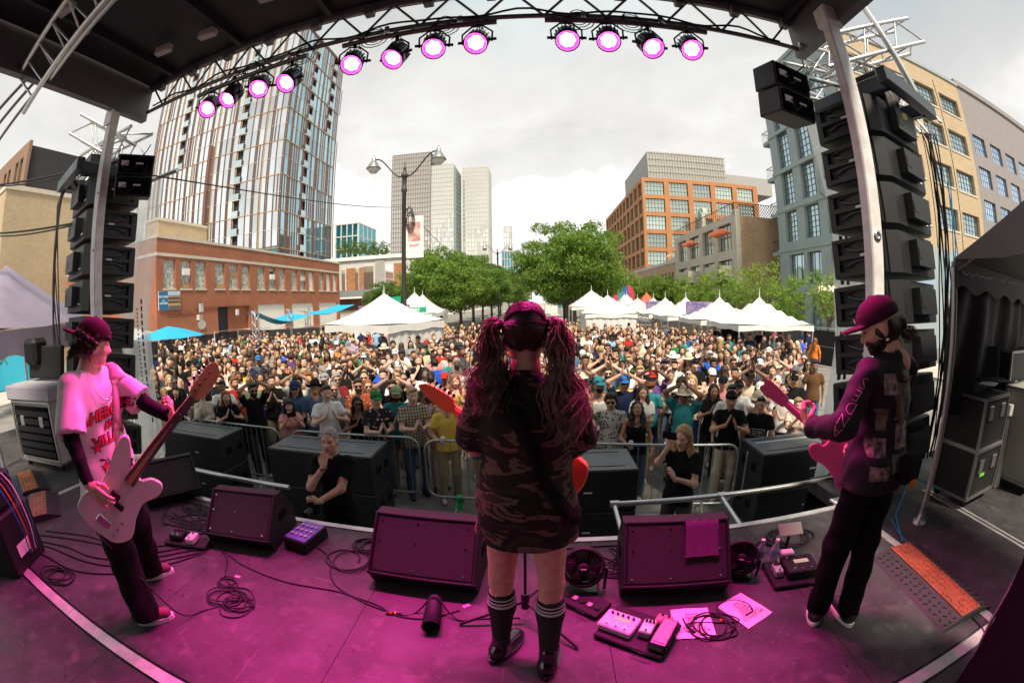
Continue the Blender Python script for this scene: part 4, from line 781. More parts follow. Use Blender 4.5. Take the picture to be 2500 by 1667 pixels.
for x, y, z, lb in ((3.46, 3.35, 5.3, 'black chain hoist above the right speaker column'), (-5.7, 3.5, 5.15, 'black chain hoist above the left speaker column')):
    t = thing('chain_hoist', lb, 'hoist', (x, y, z)); MB().lathe([(.02, .16), (.06, .14), (.065, -.12), (.03, -.18)], n=14).build('motor', hookm, t); m = MB()
    for k in range(9): m.tube([(.018 * cos(a) * (k % 2), .018 * cos(a) * (1 - k % 2), -.2 - k * .035 + .024 * sin(a)) for a in [j * pi / 3 for j in range(6)]], .005, 4, closed=True)
    m.build('chain', galv, t); MB().tube([(0, 0, .16), (.0, 0, .24), (.04, 0, .28), (0, 0, .33), (-.04, 0, .28)], .012, 6).build('hook', hookm, t)
# ---------------------------------------------------------------- line arrays
spk = mat('speaker_black', (.016, .018, .020), .5, noise=.15, nscale=12, bump=.1, bscale=120); spk2 = mat('speaker_grille', (.012, .012, .013), .55, bump=.5, bscale=260); logom = mat('badge_white', (.7, .7, .7), .5); slotm = mat('recess_slate', (.045, .055, .06), .45)
def array_box():
    w, d, h = 1.10, .66, .40
    body = MB(); body.prism([(-w / 2, -.02), (-w / 2, d * .45), (-w / 2 + .02, d), (w / 2 - .02, d), (w / 2, d * .45), (w / 2, -.02), (w / 2 - .12, -.10), (-w / 2 + .12, -.10)], -h / 2 + .012, h / 2 - .012)
    out = []
    for s in (-1, 1):
        side = MB(); slots = MB(); X = s * w / 2
        for (y0, y1, z0, z1) in ((.0, d - .03, -h / 2 + .02, -h / 2 + .06), (.0, d - .03, h / 2 - .06, h / 2 - .02), (.0, .06, -h / 2 + .06, h / 2 - .06), (d - .10, d - .03, -h / 2 + .06, h / 2 - .06), (.06, d - .1, -.022, .022)): side.bb(X, X + s * .035, y0, y1, z0, z1)
        side.cyl((X + s * .03, .03, h / 2 - .05), (X + s * .05, .03, h / 2 - .05), .014, n=8).cyl((X + s * .03, d - .07, h / 2 - .05), (X + s * .05, d - .07, h / 2 - .05), .014, n=8)
        for zc in (-.095, .095): slots.tube([(X + s * .012, .27 + .20 * cos(a) + (.05 if sin(a) * zc > 0 else 0) * cos(a), zc + .055 * sin(a)) for a in [pi / 8 + k * pi / 4 for k in range(8)]], .014, 6, closed=True)
        out += [('side_frame', side.mesh(), spk), ('handle_recess', slots.mesh(), slotm), ('badge', MB().bb(X + s * .036, X + s * .042, .2, .29, -.012, .012).mesh(), logom)]
    rear = MB().bb(-.22, .22, -.20, -.10, -.12, .12).bb(-.2, -.1, -.205, -.2, -.06, .04); badge = MB().bb(.24, .34, -.107, -.1, -.11, -.09)
    grille = MB().bb(-w / 2 + .03, w / 2 - .03, d, d + .012, -h / 2 + .03, h / 2 - .03)
    return out + [('cabinet', body.mesh(), spk), ('amplifier_panel', rear.mesh(), spk), ('badge', badge.mesh(), logom), ('grille', grille.mesh(), spk2)]
AB = array_box()
def array(label, x, y, ztop, n, rz, tilt):
    for i in range(n):
        a = tilt * i; t = thing('line_array_speaker', ['topmost', 'second', 'third', 'fourth', 'fifth', 'sixth', 'seventh', 'eighth', 'ninth', 'tenth'][i] + ' box from the top of the ' + label, 'speaker', (x, y, 0), rz, 'hanging speaker boxes, ' + label)
        t.location = (x - sin(rz) * 0 , y - .003 * i * i, ztop - .44 * i - .2); t.rotation_euler = (-a, 0, rz)
        for nm, me, mt in AB: link(nm, me, mt, t)
    f = thing('array_frame', 'dark steel hanging frame on top of the ' + label, 'rigging', (x, y, ztop + .08), rz); MB().bbox((-.42, .2, 0), (.1, 1.0, .16), .01).bbox((.42, .2, 0), (.1, 1.0, .16), .01).bbox((0, -.32, 0), (1.2, .12, .16), .01).bbox((0, .1, 0), (.9, .12, .14), .01).build('beam', mat('frame_blue_grey', (.07, .085, .10), .45, .4), f)
    MB().bbox((0, .05, .18), (.5, .3, .18), .01).build('control_box', spk, f)
array('right speaker column', 3.62, 2.98, 5.0, 8, .25, .03)
array('left speaker column', -5.76, 3.06, 4.85, 8, -.22, .03)
m = thing('strap_bundle', 'grey strap bundle with yellow tag on the right hanging frame', 'strap', (3.55, 2.92, 5.08)); q = MB()
for k in range(7): q.tube([(-.12 + .03 * k, -.06, .1), (-.11 + .03 * k, -.12, -.02 - .01 * (k % 3)), (-.08 + .025 * k, -.1, -.16)], .016, 6)
q.build('straps', mat('grey_strap', (.12, .115, .11), .8), m); MB().bbox((.06, -.12, -.22), (.16, .06, .08), .01).build('yellow_tag', yel, m)
m = MB()
for k in range(9): m.tube([(4.12 + .02 * k, 2.93 - .01 * k, 4.85)] + [(4.12 + .02 * k + .04 * sin(j * .9 + k), 2.9 - .02 * (k % 3), 4.75 - j * .3) for j in range(12)], .009, 5)
tag(m.build('cable_bundle', cab), 'black cable bundle falling behind the right speaker column', 'cable')
m = MB(); random.seed(5)
for k in range(3): m.tube([(4.28 + .03 * k + .05 * sin(j * .8 + k * 2), 2.8, 4.3 - j * .22) for j in range(12)], .007, 5)
for k in range(5): m.tube([(4.24 + .10 * cos(a) + .01 * k, 2.78 - .01 * k, 3.15 + (.22 + .02 * k) * sin(a)) for a in [j * 2 * pi / 16 for j in range(17)]], .007, 5)
m.tube([(4.22, 2.8, 2.9), (4.2, 2.8, 2.2), (4.15, 2.75, 1.5), (4.0, 2.3, 1.27), (3.2, 2.35, 1.6), (3.05, 2.3, 1.28), (2.8, 1.95, 1.27)], .007, 5)
tag(m.build('cable_bundle', cabb), 'blue network cable coil hanging by the right speaker column', 'cable')
m = MB()
for k in range(6): m.tube([(-6.5 + .03 * k, 2.95, 4.9)] + [(-6.55 + .03 * k + .08 * sin(j * .6 + k), 2.92, 4.7 - j * .3) for j in range(9)] + [(-6.1 + .05 * k, 2.8, 1.9), (-5.8, 2.7, 1.3)], .011, 5)
tag(m.build('cable_bundle', cab), 'black cable bundle falling beside the left speaker column', 'cable')
# small delay / side boxes hanging on the truss ends
def sidebox(label, p, rz, tl):
    for k in range(2):
        t = thing('hanging_fill_speaker', ('upper' if k == 0 else 'lower') + ' box of ' + label, 'speaker', (p[0], p[1], p[2] - .27 * k), rz, 'small hanging fill speakers'); t.rotation_euler = (tl, 0, rz)
        MB().bbox((0, 0, 0), (.50, .30, .25), .012).build('cabinet', spk, t); MB().bb(-.22, .22, -.165, -.15, -.10, .10).build('rear_panel', skirt, t); MB().bb(-.2, -.1, -.17, -.165, -.02, .04).build('label_plate', logom, t); MB().bb(.0, .1, -.17, -.165, -.0, .02).build('label_plate', logom, t)
        MB().tube([(-.1, -.16, .02), (-.18, -.24, -.05), (-.1, -.2, -.1), (.02, -.17, -.02)], .008, 5).tube([(.05, -.16, .08), (.12, -.22, .16), (.16, -.18, .25)], .007, 5).build('cable', cab, t)
sidebox('the right pair hanging under the roof corner', (2.36, 3.2, 5.08), .25, .1)
sidebox('the left pair hanging under the roof corner', (-4.72, 3.2, 4.85), 1.0, .1)
# ---------------------------------------------------------------- par lights
canm = mat('par_can_black', (.06, .05, .06), .35, .4); lensm = mat('magenta_lens', (.9, .5, .8), .3, emit=(1, .30, .78), estr=9)
lens2 = mat('magenta_lens_rim', (.8, .3, .6), .3, emit=(1, .03, .40), estr=1.5)
pars = {'a': [(-3.07, 5.18), (-2.65, 5.23), (-2.2, 5.26), (-1.83, 5.27)]}
def parlight(p, aim, label, power):
    t = thing('par_light', label, 'stage light', p, 0, 'magenta par lights under the roof truss'); d = (Vector(aim) - Vector(p)).normalized(); q = d.to_track_quat('Z', 'Y').to_matrix()
    h = link('housing', MB().lathe([(.04, -.17), (.075, -.15), (.085, -.02), (.098, 0), (.105, .05), (.108, .09), (.098, .092), (.094, .06)], n=20, rot=q, capped=False).lathe([(.0, -.171), (.04, -.17)], n=20, rot=q, capped=False).mesh(), canm, t)
    m = MB()
    for k in range(16):
        a = 2 * pi * k / 16; c = q @ Vector((cos(a) * .092, sin(a) * .092, -.06)); rr = q @ Matrix.Rotation(a, 3, 'Z'); m.box(c, (.022, .006, .13), rr)
    m.build('cooling_fin', canm, t)
    le = MB(); le.add([q @ Vector((cos(2 * pi * i / 28) * .066 * (1 + .07 * cos(i * pi / 2)), sin(2 * pi * i / 28) * .066 * (1 + .07 * cos(i * pi / 2)), .065)) for i in range(28)], [tuple(range(28))]); le.build('lens', lensm, t)
    le = MB(); le.lathe([(.0, .063), (.085, .063), (.099, .088)], n=24, rot=q, capped=False); le.build('lens_rim', lens2, t)
    m = MB(); x = d.cross(Vector((0, 0, 1))).normalized()
    m.tube([x * .13 - Vector((0, 0, .02)), x * .135 + Vector((0, 0, .09)), x * .05 + Vector((0, 0, .17)), -x * .05 + Vector((0, 0, .17)), -x * .135 + Vector((0, 0, .09)), -x * .13 - Vector((0, 0, .02))], .009, 6); m.cyl(x * .1, x * .17, .014, n=8).cyl(-x * .1, -x * .17, .014, n=8).cyl((0, 0, .17), (0, 0, .24), .02, n=8); m.build('yoke', canm, t)
    m = MB(); m.tube([q @ Vector((0, .03, -.16)), q @ Vector((0, .09, -.22)), Vector((.05, .03, .15)), Vector((.02, 0, .24)), Vector((-.06, 0, .2))], .006, 5); m.build('power_cable', cab, t)
    l = bpy.data.lights.new('par_beam', 'SPOT'); l.energy = power; l.color = (1, .03, .40); l.spot_size = R(64); l.spot_blend = .75; l.shadow_soft_size = .08
    lo = bpy.data.objects.new('par_beam', l); C.objects.link(lo); lo.parent = t; lo.location = d * .12; lo.rotation_euler = (-d).to_track_quat('Z', 'Y').to_euler()
nm_ = ['first', 'second', 'third', 'fourth', 'fifth', 'sixth', 'seventh', 'eighth', 'ninth', 'tenth', 'eleventh', 'twelfth']
LP = [(-3.39, 5.24, (-1.9, -.1)), (-3.07, 5.27, (-3.4, .4)), (-2.67, 5.27, (-1.2, .2)), (-2.30, 5.23, (-2.5, -.3)), (-1.61, 5.26, (-.9, .2)), (-1.19, 5.24, (-2.0, .5)), (-.84, 5.29, (-.4, .4)), (-.46, 5.29, (-.8, -.3)), (.31, 5.29, (.3, .3)), (.67, 5.30, (.2, .5)), (1.04, 5.26, (1.6, .4)), (1.42, 5.29, (1.0, 0))]
YP = 3.18
for i, (x, z, aim) in enumerate(LP): parlight((x, YP, z), (aim[0], aim[1], SZ), nm_[i] + ' magenta stage light from the left under the truss', 310 if 3 < i < 10 else 200 if i < 4 else 235)
for a, b, z0_, z1_, lb in ((-3.62, -2.13, 5.44, 5.48, 'pipe carrying the left four stage lights'), (-1.74, -.29, 5.48, 5.50, 'pipe carrying the middle four stage lights'), (.13, 1.62, 5.50, 5.50, 'pipe carrying the right four stage lights')):
    t = thing('light_pipe', lb, 'pipe', (0, YP, 0)); MB().cyl((a, 0, z0_), (b, 0, z1_), .026, n=12).build('tube', dal, t)
    for u in (.25, .75): x = a + (b - a) * u; link('clamp', MB().cyl((x, 0, z0_ + (z1_ - z0_) * u), (x, .2, 5.73), .012, n=6).bbox((x, .2, 5.72), (.05, .07, .08), .01).mesh(), alu, t)
    m = MB(); m.tube([(a + (b - a) * k / 24, .03 * cos(k), z0_ + (z1_ - z0_) * k / 24 + .03 + .02 * sin(k * 1.3)) for k in range(25)], .007, 5); m.build('cable', cab, t)
m = MB(); m.tube([(-4.8 + 7.4 * k / 60, 3.37 + .02 * sin(k * 1.1), 5.77 + .03 * sin(k * .7)) for k in range(61)], .012, 5)
for c in (-3.0, -2.3, -1.5, -.8, .45, .95): 
    for q in range(3): m.tube([(c + .09 * cos(a) * (1 + .3 * q), 3.36, 5.68 - .03 * q + .10 * sin(a)) for a in [j * 2 * pi / 12 + q for j in range(12)]], .006, 4)
tag(m.build('light_cable', cab), 'black power cables tied along the front truss', 'cable')
# ---------------------------------------------------------------- clear vinyl banners beside the posts
def vinylmat():
    m = mat('clear_vinyl', (.80, .86, .86), .12, spec=.6, bump=.25, bscale=3); t = m.node_tree; b = t.nodes['Principled BSDF']; tp = t.nodes.new('ShaderNodeBsdfTransparent'); tl = t.nodes.new('ShaderNodeBsdfTranslucent'); tl.inputs[0].default_value = (.9, .95, .95, 1)
    n = t.nodes.new('ShaderNodeTexNoise'); n.inputs['Scale'].default_value = 1.7; r = t.nodes.new('ShaderNodeMapRange'); r.inputs[1].default_value = .35; r.inputs[2].default_value = .65; r.inputs[3].default_value = .58; r.inputs[4].default_value = .84; t.links.new(n.outputs[0], r.inputs[0])
    a = t.nodes.new('ShaderNodeMixShader'); a.inputs[0].default_value = .18; t.links.new(tl.outputs[0], a.inputs[1]); t.links.new(b.outputs[0], a.inputs[2]); c = t.nodes.new('ShaderNodeMixShader'); t.links.new(r.outputs[0], c.inputs[0]); t.links.new(tp.outputs[0], c.inputs[1]); t.links.new(a.outputs[0], c.inputs[2]); t.links.new(c.outputs[0], t.nodes['Material Output'].inputs[0]); return m
vin = vinylmat(); vprint = mat('vinyl_print', (.92, .94, .95), .4, alpha=.55)
def vinyl(label, p0, p1, zt, zb, taper, n=16):
    t = thing('vinyl_banner', label, 'banner', (0, 0, 0)); p0 = Vector(p0); p1 = Vector(p1); nn = 14; vs = []
    for i in range(n + 1):
        z = zt + (zb - zt) * i / n
        for j in range(nn + 1):
            u = j / nn; e = taper(i / n); p = p0.lerp(p1, e[0] + (e[1] - e[0]) * u); vs.append((p.x + .02 * sin(i * .9 + j * .5), p.y + .04 * sin(j * .9 + i * .35), z - (.0 if i else .10 * sin(u * pi))))
    m = MB(); m.add(vs, [(i * (nn + 1) + j, i * (nn + 1) + j + 1, (i + 1) * (nn + 1) + j + 1, (i + 1) * (nn + 1) + j) for i in range(n) for j in range(nn)], 0, True); m.build('sheet', vin, t); return t
vr = vinyl('clear vinyl banner hanging between the right post and the crowd', (3.06, 4.0), (4.12, 4.12), 5.6, .9, lambda v: (.0 + (.35 * sin(min(1, v * 3.2) * pi / 2) if v < .99 else .35) - .02, .98), 24)
vl = vinyl('clear vinyl banner hanging between the left post and the crowd', (-6.15, 4.0), (-5.22, 4.14), 5.0, .95, lambda v: (.05, .95 - .25 * v), 24)
for (t, bx, ux) in ((vr, (3.45, 3.95, 4.5), 1), (vl, (-5.8, 3.9, 4.5), 1)):
    m = MB(); m.prism([(-.25, -.25), (0, -.4), (.25, -.25), (.25, .25), (0, .4), (-.25, .25)], -.001, .001, 0, frameM(bx, (1, .05, 0), (0, -1, 0)))
    m2 = MB(); P = [(-.25, -.25), (0, -.4), (.25, -.25), (.25, .25), (0, .4), (-.25, .25), (-.25, -.25)]
    M3 = frameM(bx, (1, .05, 0), (0, -1, 0)); m2.tube([M3 @ Vector((a, b, .004)) for a, b in P], .012, 4); m2.build('hexagon_logo', vprint, t)
    text('lettering', '101', .28, vprint, t, M3, .001)
m = MB()
for k in range(22): m.bb(3.44, 3.50, 3.93, 3.932, 1.3 + k * .12, 1.37 + k * .12); m.bb(3.54, 3.59, 3.93, 3.932, 1.3 + k * .12, 1.38 + k * .12)
tag(m.build('printed_marks', mat('vinyl_dark_print', (.10, .11, .12), .5), vr), kind='stuff')
m = MB()
for k in range(18): m.bb(-5.50, -5.46, 3.98, 3.982, 1.5 + k * .1, 1.57 + k * .1); m.bb(-5.62, -5.59, 3.98, 3.982, 2.1 + k * .06, 2.13 + k * .06)
tag(m.build('printed_marks', mat('vinyl_dark_print', (.10, .11, .12), .5), vl), kind='stuff')
# ---------------------------------------------------------------- front rail
def rail(label, x0, x1, posts):
    t = thing('stage_front_rail', label, 'rail', (0, 3.3, SZ)); MB().cyl((x0, 0, 0), (x1, 0, 0), .024, n=12).build('top_tube', alu, t)
    for x in posts: link('strut', MB().cyl((x, 0, -.01), (x, -.58, -.08), .022, n=10).mesh(), alu, t); link('joint', MB().cyl((x - .04, 0, 0), (x + .04, 0, 0), .032, n=10).mesh(), alu, t)
rail('silver rail in front of the stage edge at left', -4.7, -2.45, (-3.9, -4.65)); rail('silver rail in front of the stage edge at right', .62, 3.05, (.66, 1.68))
# ---------------------------------------------------------------- canopy tent left, black tent right
canopy_lit = mat('canopy_purple_lit', (.22, .19, .26), .6, noise=.08, nscale=1)  # purple light falling on the canopy is mixed into its grey
tent('grey pop up canopy at the left edge beyond the monitor desk', -10.3, -6.75, 1.7, 3.7, 3.05, 4.1, .42, col=canopy_lit, mast=False, name='popup_canopy', sharp=1.0)
tm_ = mat('tent_dark_vinyl', (.028, .022, .026), .6, spec=.15, noise=.12, nscale=1.2, bump=.3, bscale=2.5)
bt = thing('side_tent', 'dark grey tent wall and sloping roof on metal poles at the right edge', 'tent', (0, 0, 0))
A = Vector((3.22, 2.12, 0))
MB().cyl((3.22, 2.12, SZ), (3.22, 2.12, 3.32), .026, n=12).build('pole', galv, bt); MB().lathe([(.07, 0), (.065, .02), (.03, .03), (.03, .12)], (3.22, 2.12, SZ), 16).build('foot', galv, bt)
MB().cyl((3.22, 2.12, 3.32), (4.6, .35, 4.75), .045, n=12).build('rafter', dal, bt); MB().cyl((3.22, 2.12, 3.32), (7.5, 2.9, 3.32), .03, n=10).build('eave_pipe', dal, bt)
m = MB(); n = 16
def patch(P00, P10, P11, P01, f, nu=18, nv=10, mi=0):
    P00, P10, P11, P01 = map(Vector, (P00, P10, P11, P01)); vs = []
    for i in range(nu + 1):
        for j in range(nv + 1):
            u, v = i / nu, j / nv; p = P00.lerp(P10, u).lerp(P01.lerp(P11, u), v); vs.append(p + Vector(f(u, v)))
    return vs, [(i * (nv + 1) + j, (i + 1) * (nv + 1) + j, (i + 1) * (nv + 1) + j + 1, i * (nv + 1) + j + 1) for i in range(nu) for j in range(nv)]
vs, fs = patch((3.25, 2.16, 3.30), (7.5, 2.95, 3.30), (7.5, 2.95, 2.05), (3.3, 2.25, 2.05), lambda u, v: (0, .07 * sin(u * 21) * (v + .2) + .03 * sin(u * 50 + v * 4), .02 * sin(u * 9)), 60, 8); m.add(vs, fs, 0, True)
vs, fs = patch((3.2, 2.12, 3.36), (7.5, 2.9, 3.36), (7.5, .9, 5.4), (4.58, .3, 4.82), lambda u, v: (0, 0, -.06 * sin(v * 16) * u - .12 * sin(v * pi)), 20, 20); m.add(vs, fs, 0, True)
vs, fs = patch((3.2, 2.12, 3.38), (4.58, .3, 4.83), (4.58, -3.2, 4.83), (3.0, -3.2, 3.6), lambda u, v: (0, 0, -.03 * sin(v * 16))); m.add(vs, fs, 0, True)  # extra roof canvas, out of view, added to shade the right wing
m.build('canvas', tm_, bt)
m = MB(); vs, fs = patch((3.18, 2.08, 3.38), (7.5, 2.85, 3.38), (7.5, 2.85, 3.12), (3.18, 2.08, 3.16), lambda u, v: (0, -.01, .03 * sin(u * 40) * v), 50, 3); m.add(vs, fs, 0, True); m.build('valance', tm_, bt)
m = MB(); m.tube([(3.3 + k * .04, 2.08, 3.30 - .03 * abs(sin(k))) for k in range(30)], .006, 4); m.build('lacing_rope', wht, bt)
# back and side drapes closing the stage behind the photographer (their spill darkens the deck)
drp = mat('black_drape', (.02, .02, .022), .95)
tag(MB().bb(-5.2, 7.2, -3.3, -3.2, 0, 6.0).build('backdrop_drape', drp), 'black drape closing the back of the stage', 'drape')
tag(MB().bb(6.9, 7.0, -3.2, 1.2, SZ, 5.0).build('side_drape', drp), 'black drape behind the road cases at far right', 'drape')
# ================================================================ PEOPLE
def V3(*a): return np.array(a, float)
def smin(a, b, k):
    h = np.clip(.5 + .5 * (b - a) / k, 0, 1); return b + (a - b) * h - k * h * (1 - h)
class SDF:
    def __init__(s): s.p = []; s.k = {}; s.noise = {}; s.sub = []; s.gcut = {}
    def cone(s, g, a, b, ra, rb, cut=None, sq=None): s.p.append((g, 'c', V3(*a), V3(*b), ra, rb, cut, sq)); return s
    def ell(s, g, c, r, rot=None, cut=None): s.p.append((g, 'e', V3(*c), V3(*r), None if rot is None else np.array(rot), 0, cut, None)); return s
    def minus(s, g, c, r): s.sub.append((g, V3(*c), V3(*r))); return s
    def mesh(s, h, xf=None):
        lo = np.array([1e9] * 3); hi = -lo
        for g, t, a, b, ra, rb, cut, sq in s.p:
            if t == 'c': m = max(ra, rb); lo = np.minimum(lo, np.minimum(a, b) - m); hi = np.maximum(hi, np.maximum(a, b) + m)
            else: m = b.max(); lo = np.minimum(lo, a - m); hi = np.maximum(hi, a + m)
        lo -= 3 * h; hi += 3 * h; n = np.ceil((hi - lo) / h).astype(int) + 1
        ax = [lo[i] + h * np.arange(n[i]) for i in range(3)]; G = {}
        for g, t, a, b, ra, rb, cut, sq in s.p:
            k = s.k.get(g, .02); mg = k + 4 * h + .01
            if t == 'c': l = np.minimum(a - ra, b - rb) - mg; u = np.maximum(a + ra, b + rb) + mg
            else: l = a - b.max() - mg; u = a + b.max() + mg
            i0 = np.clip(np.floor((l - lo) / h).astype(int), 0, n - 1); i1 = np.clip(np.ceil((u - lo) / h).astype(int) + 1, 1, n)
            sl = tuple(slice(i0[i], i1[i]) for i in range(3)); X, Y, Z = np.meshgrid(*[ax[i][sl[i]] for i in range(3)], indexing='ij')
            if t == 'c':
                d = b - a; L = d @ d + 1e-12; px, py, pz = X - a[0], Y - a[1], Z - a[2]; tt = np.clip((px * d[0] + py * d[1] + pz * d[2]) / L, 0, 1)
                qx, qy, qz = px - tt * d[0], py - tt * d[1], pz - tt * d[2]
                if sq is not None: dot = qx * sq[0][0] + qy * sq[0][1] + qz * sq[0][2]; e = dot * (sq[1] - 1); qx = qx + e * sq[0][0]; qy = qy + e * sq[0][1]; qz = qz + e * sq[0][2]
                D = np.sqrt(qx ** 2 + qy ** 2 + qz ** 2) - (ra + (rb - ra) * tt)
            else:
                px, py, pz = X - a[0], Y - a[1], Z - a[2]
                if ra is not None: q = ra; px, py, pz = q[0, 0] * px + q[1, 0] * py + q[2, 0] * pz, q[0, 1] * px + q[1, 1] * py + q[2, 1] * pz, q[0, 2] * px + q[1, 2] * py + q[2, 2] * pz
                k0 = np.sqrt((px / b[0]) ** 2 + (py / b[1]) ** 2 + (pz / b[2]) ** 2); k1 = np.sqrt((px / b[0] ** 2) ** 2 + (py / b[1] ** 2) ** 2 + (pz / b[2] ** 2) ** 2) + 1e-9; D = k0 * (k0 - 1) / k1
            if cut is not None:
                for cp, cn in cut: D = np.maximum(D, (X - cp[0]) * cn[0] + (Y - cp[1]) * cn[1] + (Z - cp[2]) * cn[2])
            if g not in G: G[g] = np.full(n, .5)
            G[g][sl] = smin(G[g][sl], D, k)
        X, Y, Z = np.meshgrid(*ax, indexing='ij', sparse=True)
        for g, c, r in s.sub:
            if g in G:
                k0 = np.sqrt(((X - c[0]) / r[0]) ** 2 + ((Y - c[1]) / r[1]) ** 2 + ((Z - c[2]) / r[2]) ** 2); G[g] = np.maximum(G[g], -(k0 - 1) * r.min())
        for g, (amp, fx, fy, fz, ph) in s.noise.items():
            if g in G:
                w1 = np.sin(X * fx * .7 + Z * fz * .5 + ph) ; w2 = np.sin(Y * fy * .8 - Z * fz * .6 + ph * 2)
                G[g] = G[g] + amp * (np.sin(X * fx + 2.2 * w2 + ph) * np.cos(Z * fz + 1.8 * w1) * .6 + .4 * np.sin(Y * fy + Z * fz * 1.7 + 2 * w1) + .25 * np.sin(X * fx * 2.3 + Y * fy * 2.1 + Z * fz * 2.6 + w2))
        for g, cuts in s.gcut.items():
            if g in G:
                for cp, cn in cuts: G[g] = np.maximum(G[g], (X - cp[0]) * cn[0] + (Y - cp[1]) * cn[1] + (Z - cp[2]) * cn[2])
        gs = sorted(G); S = np.stack([G[g] for g in gs]); F = S.min(0); return surfnet(F, S, gs, lo, h)
def surfnet(F, S, gs, lo, h):
    s = F < 0; n = F.shape; c = [(i, j, k) for i in (0, 1) for j in (0, 1) for k in (0, 1)]
    sl = lambda i, j, k: (slice(i, n[0] - 1 + i), slice(j, n[1] - 1 + j), slice(k, n[2] - 1 + k))
    cnt = sum(s[sl(*q)].astype(np.int8) for q in c); mask = (cnt > 0) & (cnt < 8); idx = np.argwhere(mask); vid = np.full(mask.shape, -1, np.int64); vid[tuple(idx.T)] = np.arange(len(idx))
    P = np.zeros((len(idx), 3)); W = np.zeros(len(idx)); FV = {q: F[tuple((idx + q).T)] for q in c}
    for a in c:
        for d in range(3):
            if a[d] == 0:
                b = list(a); b[d] = 1; b = tuple(b); fa, fb = FV[a], FV[b]; m = (fa < 0) != (fb < 0); t = np.where(m, fa / np.where(m, fa - fb, 1), 0)
                p = np.tile(np.array(a, float), (len(idx), 1)); p[:, d] += t; P += p * m[:, None]; W += m
    V = lo + h * (idx + P / W[:, None]); vg = np.argmin(sum(S[(slice(None),) + tuple((idx + q).T)] for q in c), 0); faces = []
    for d in range(3):
        e = [0, 0, 0]; e[d] = 1; u, v = [(1, 2), (2, 0), (0, 1)][d]
        A = s[tuple(slice(0, n[i] - e[i]) for i in range(3))]; B = s[tuple(slice(e[i], n[i]) for i in range(3))]; E_ = np.argwhere(A != B); E_ = E_[(E_[:, u] > 0) & (E_[:, v] > 0) & (E_[:, u] < n[u] - 1) & (E_[:, v] < n[v] - 1)]
        ins = A[tuple(E_.T)]; q = []
        for du, dv in ((-1, -1), (0, -1), (0, 0), (-1, 0)): o = E_.copy(); o[:, u] += du; o[:, v] += dv; q.append(vid[tuple(o.T)])
        q = np.stack(q, 1); q[~ins] = q[~ins][:, ::-1]; faces.append(q)
    Fc = np.concatenate(faces); Fc = Fc[(Fc >= 0).all(1)]; fm = vg[Fc[:, 0]]; return V, Fc, np.array(gs)[fm]
def np_mesh(name, parts, mats):     # parts: (V,F,m)
    Vs, Fs, Ms = [], [], []; o = 0
    for V, F, m in parts: Vs.append(V); Fs.append(F + o); Ms.append(m); o += len(V)
    V = np.concatenate(Vs); F = np.concatenate(Fs); Mi = np.concatenate(Ms); me = bpy.data.meshes.new(name)
    me.vertices.add(len(V)); me.vertices.foreach_set('co', V.ravel()); me.loops.add(len(F) * 4); me.loops.foreach_set('vertex_index', F.ravel().astype(np.int32)); me.polygons.add(len(F)); me.polygons.foreach_set('loop_start', np.arange(0, len(F) * 4, 4, dtype=np.int32))
    me.polygons.foreach_set('material_index', Mi.astype(np.int32)); me.polygons.foreach_set('use_smooth', np.ones(len(F), bool)); me.update(calc_edges=True)
    for m in mats: me.materials.append(m)
    return me
def xf(part, M):
    V, F, m = part; A = np.array(M)[:3, :3]; t = np.array(M)[:3, 3]; Fn = F if np.linalg.det(A) > 0 else F[:, ::-1]; return V @ A.T + t, Fn, m
def mtx(o, x, y, z):
    M = np.eye(4); M[:3, 0] = x; M[:3, 1] = y; M[:3, 2] = z; M[:3, 3] = o; return M
def nrm(v): v = np.array(v, float); return v / (np.linalg.norm(v) + 1e-12)
def Rz(a): return np.array([[cos(a), -sin(a), 0], [sin(a), cos(a), 0], [0, 0, 1.]])
def Rx(a): return np.array([[1, 0, 0], [0, cos(a), -sin(a)], [0, sin(a), cos(a)]])
def Ry(a): return np.array([[cos(a), 0, sin(a)], [0, 1, 0], [-sin(a), 0, cos(a)]])
# slots: 0 skin 1 shirt 2 trousers 3 shoes 4 lips 5 eyes 6 socks/sole
def head_part(female=False, h=.006, smile=0, fat=1.):
    s = SDF(); s.k = {0: .022, 4: .004, 5: .002}
    f = .94 if female else 1.
    s.ell(0, (0, -.012, .028), (.077 * f, .096, .098)); s.ell(0, (0, .012, -.03), (.066 * f * fat, .078, .085)); s.ell(0, (0, .038, -.078), (.040 * f * fat, .046, .036))
    s.cone(0, (0, .083, .012), (0, .103, -.022), .007, .0125); s.ell(0, (.012, .092, -.026), (.009, .01, .008)); s.ell(0, (-.012, .092, -.026), (.009, .01, .008))
    s.cone(0, (-.04, .07, .03), (.04, .07, .03), .012, .012); s.ell(0, (.042, .055, -.022), (.022, .022, .02)); s.ell(0, (-.042, .055, -.022), (.022, .022, .02))
    for x in (-1, 1): s.ell(0, (x * .076 * f, -.008, -.008), (.011, .02, .032))
    s.cone(0, (0, -.025, -.05), (0, -.04, -.19), .052 * f, .058 * f); s.cone(0, (0, -.038, -.17), (0, -.04, -.20), .052 * f, .052 * f)
    for x in (-1, 1): s.minus(0, (x * .031, .092, .012), (.017, .016, .010))
    for x in (-1, 1): s.ell(5, (x * .031, .0735, .012), (.0145, .0125, .0085))
    s.ell(4, (0, .0855, -.056), (.022 + smile * .006, .008, .0065)); s.ell(4, (0, .083, -.065), (.017, .008, .006))
    return s.mesh(h)
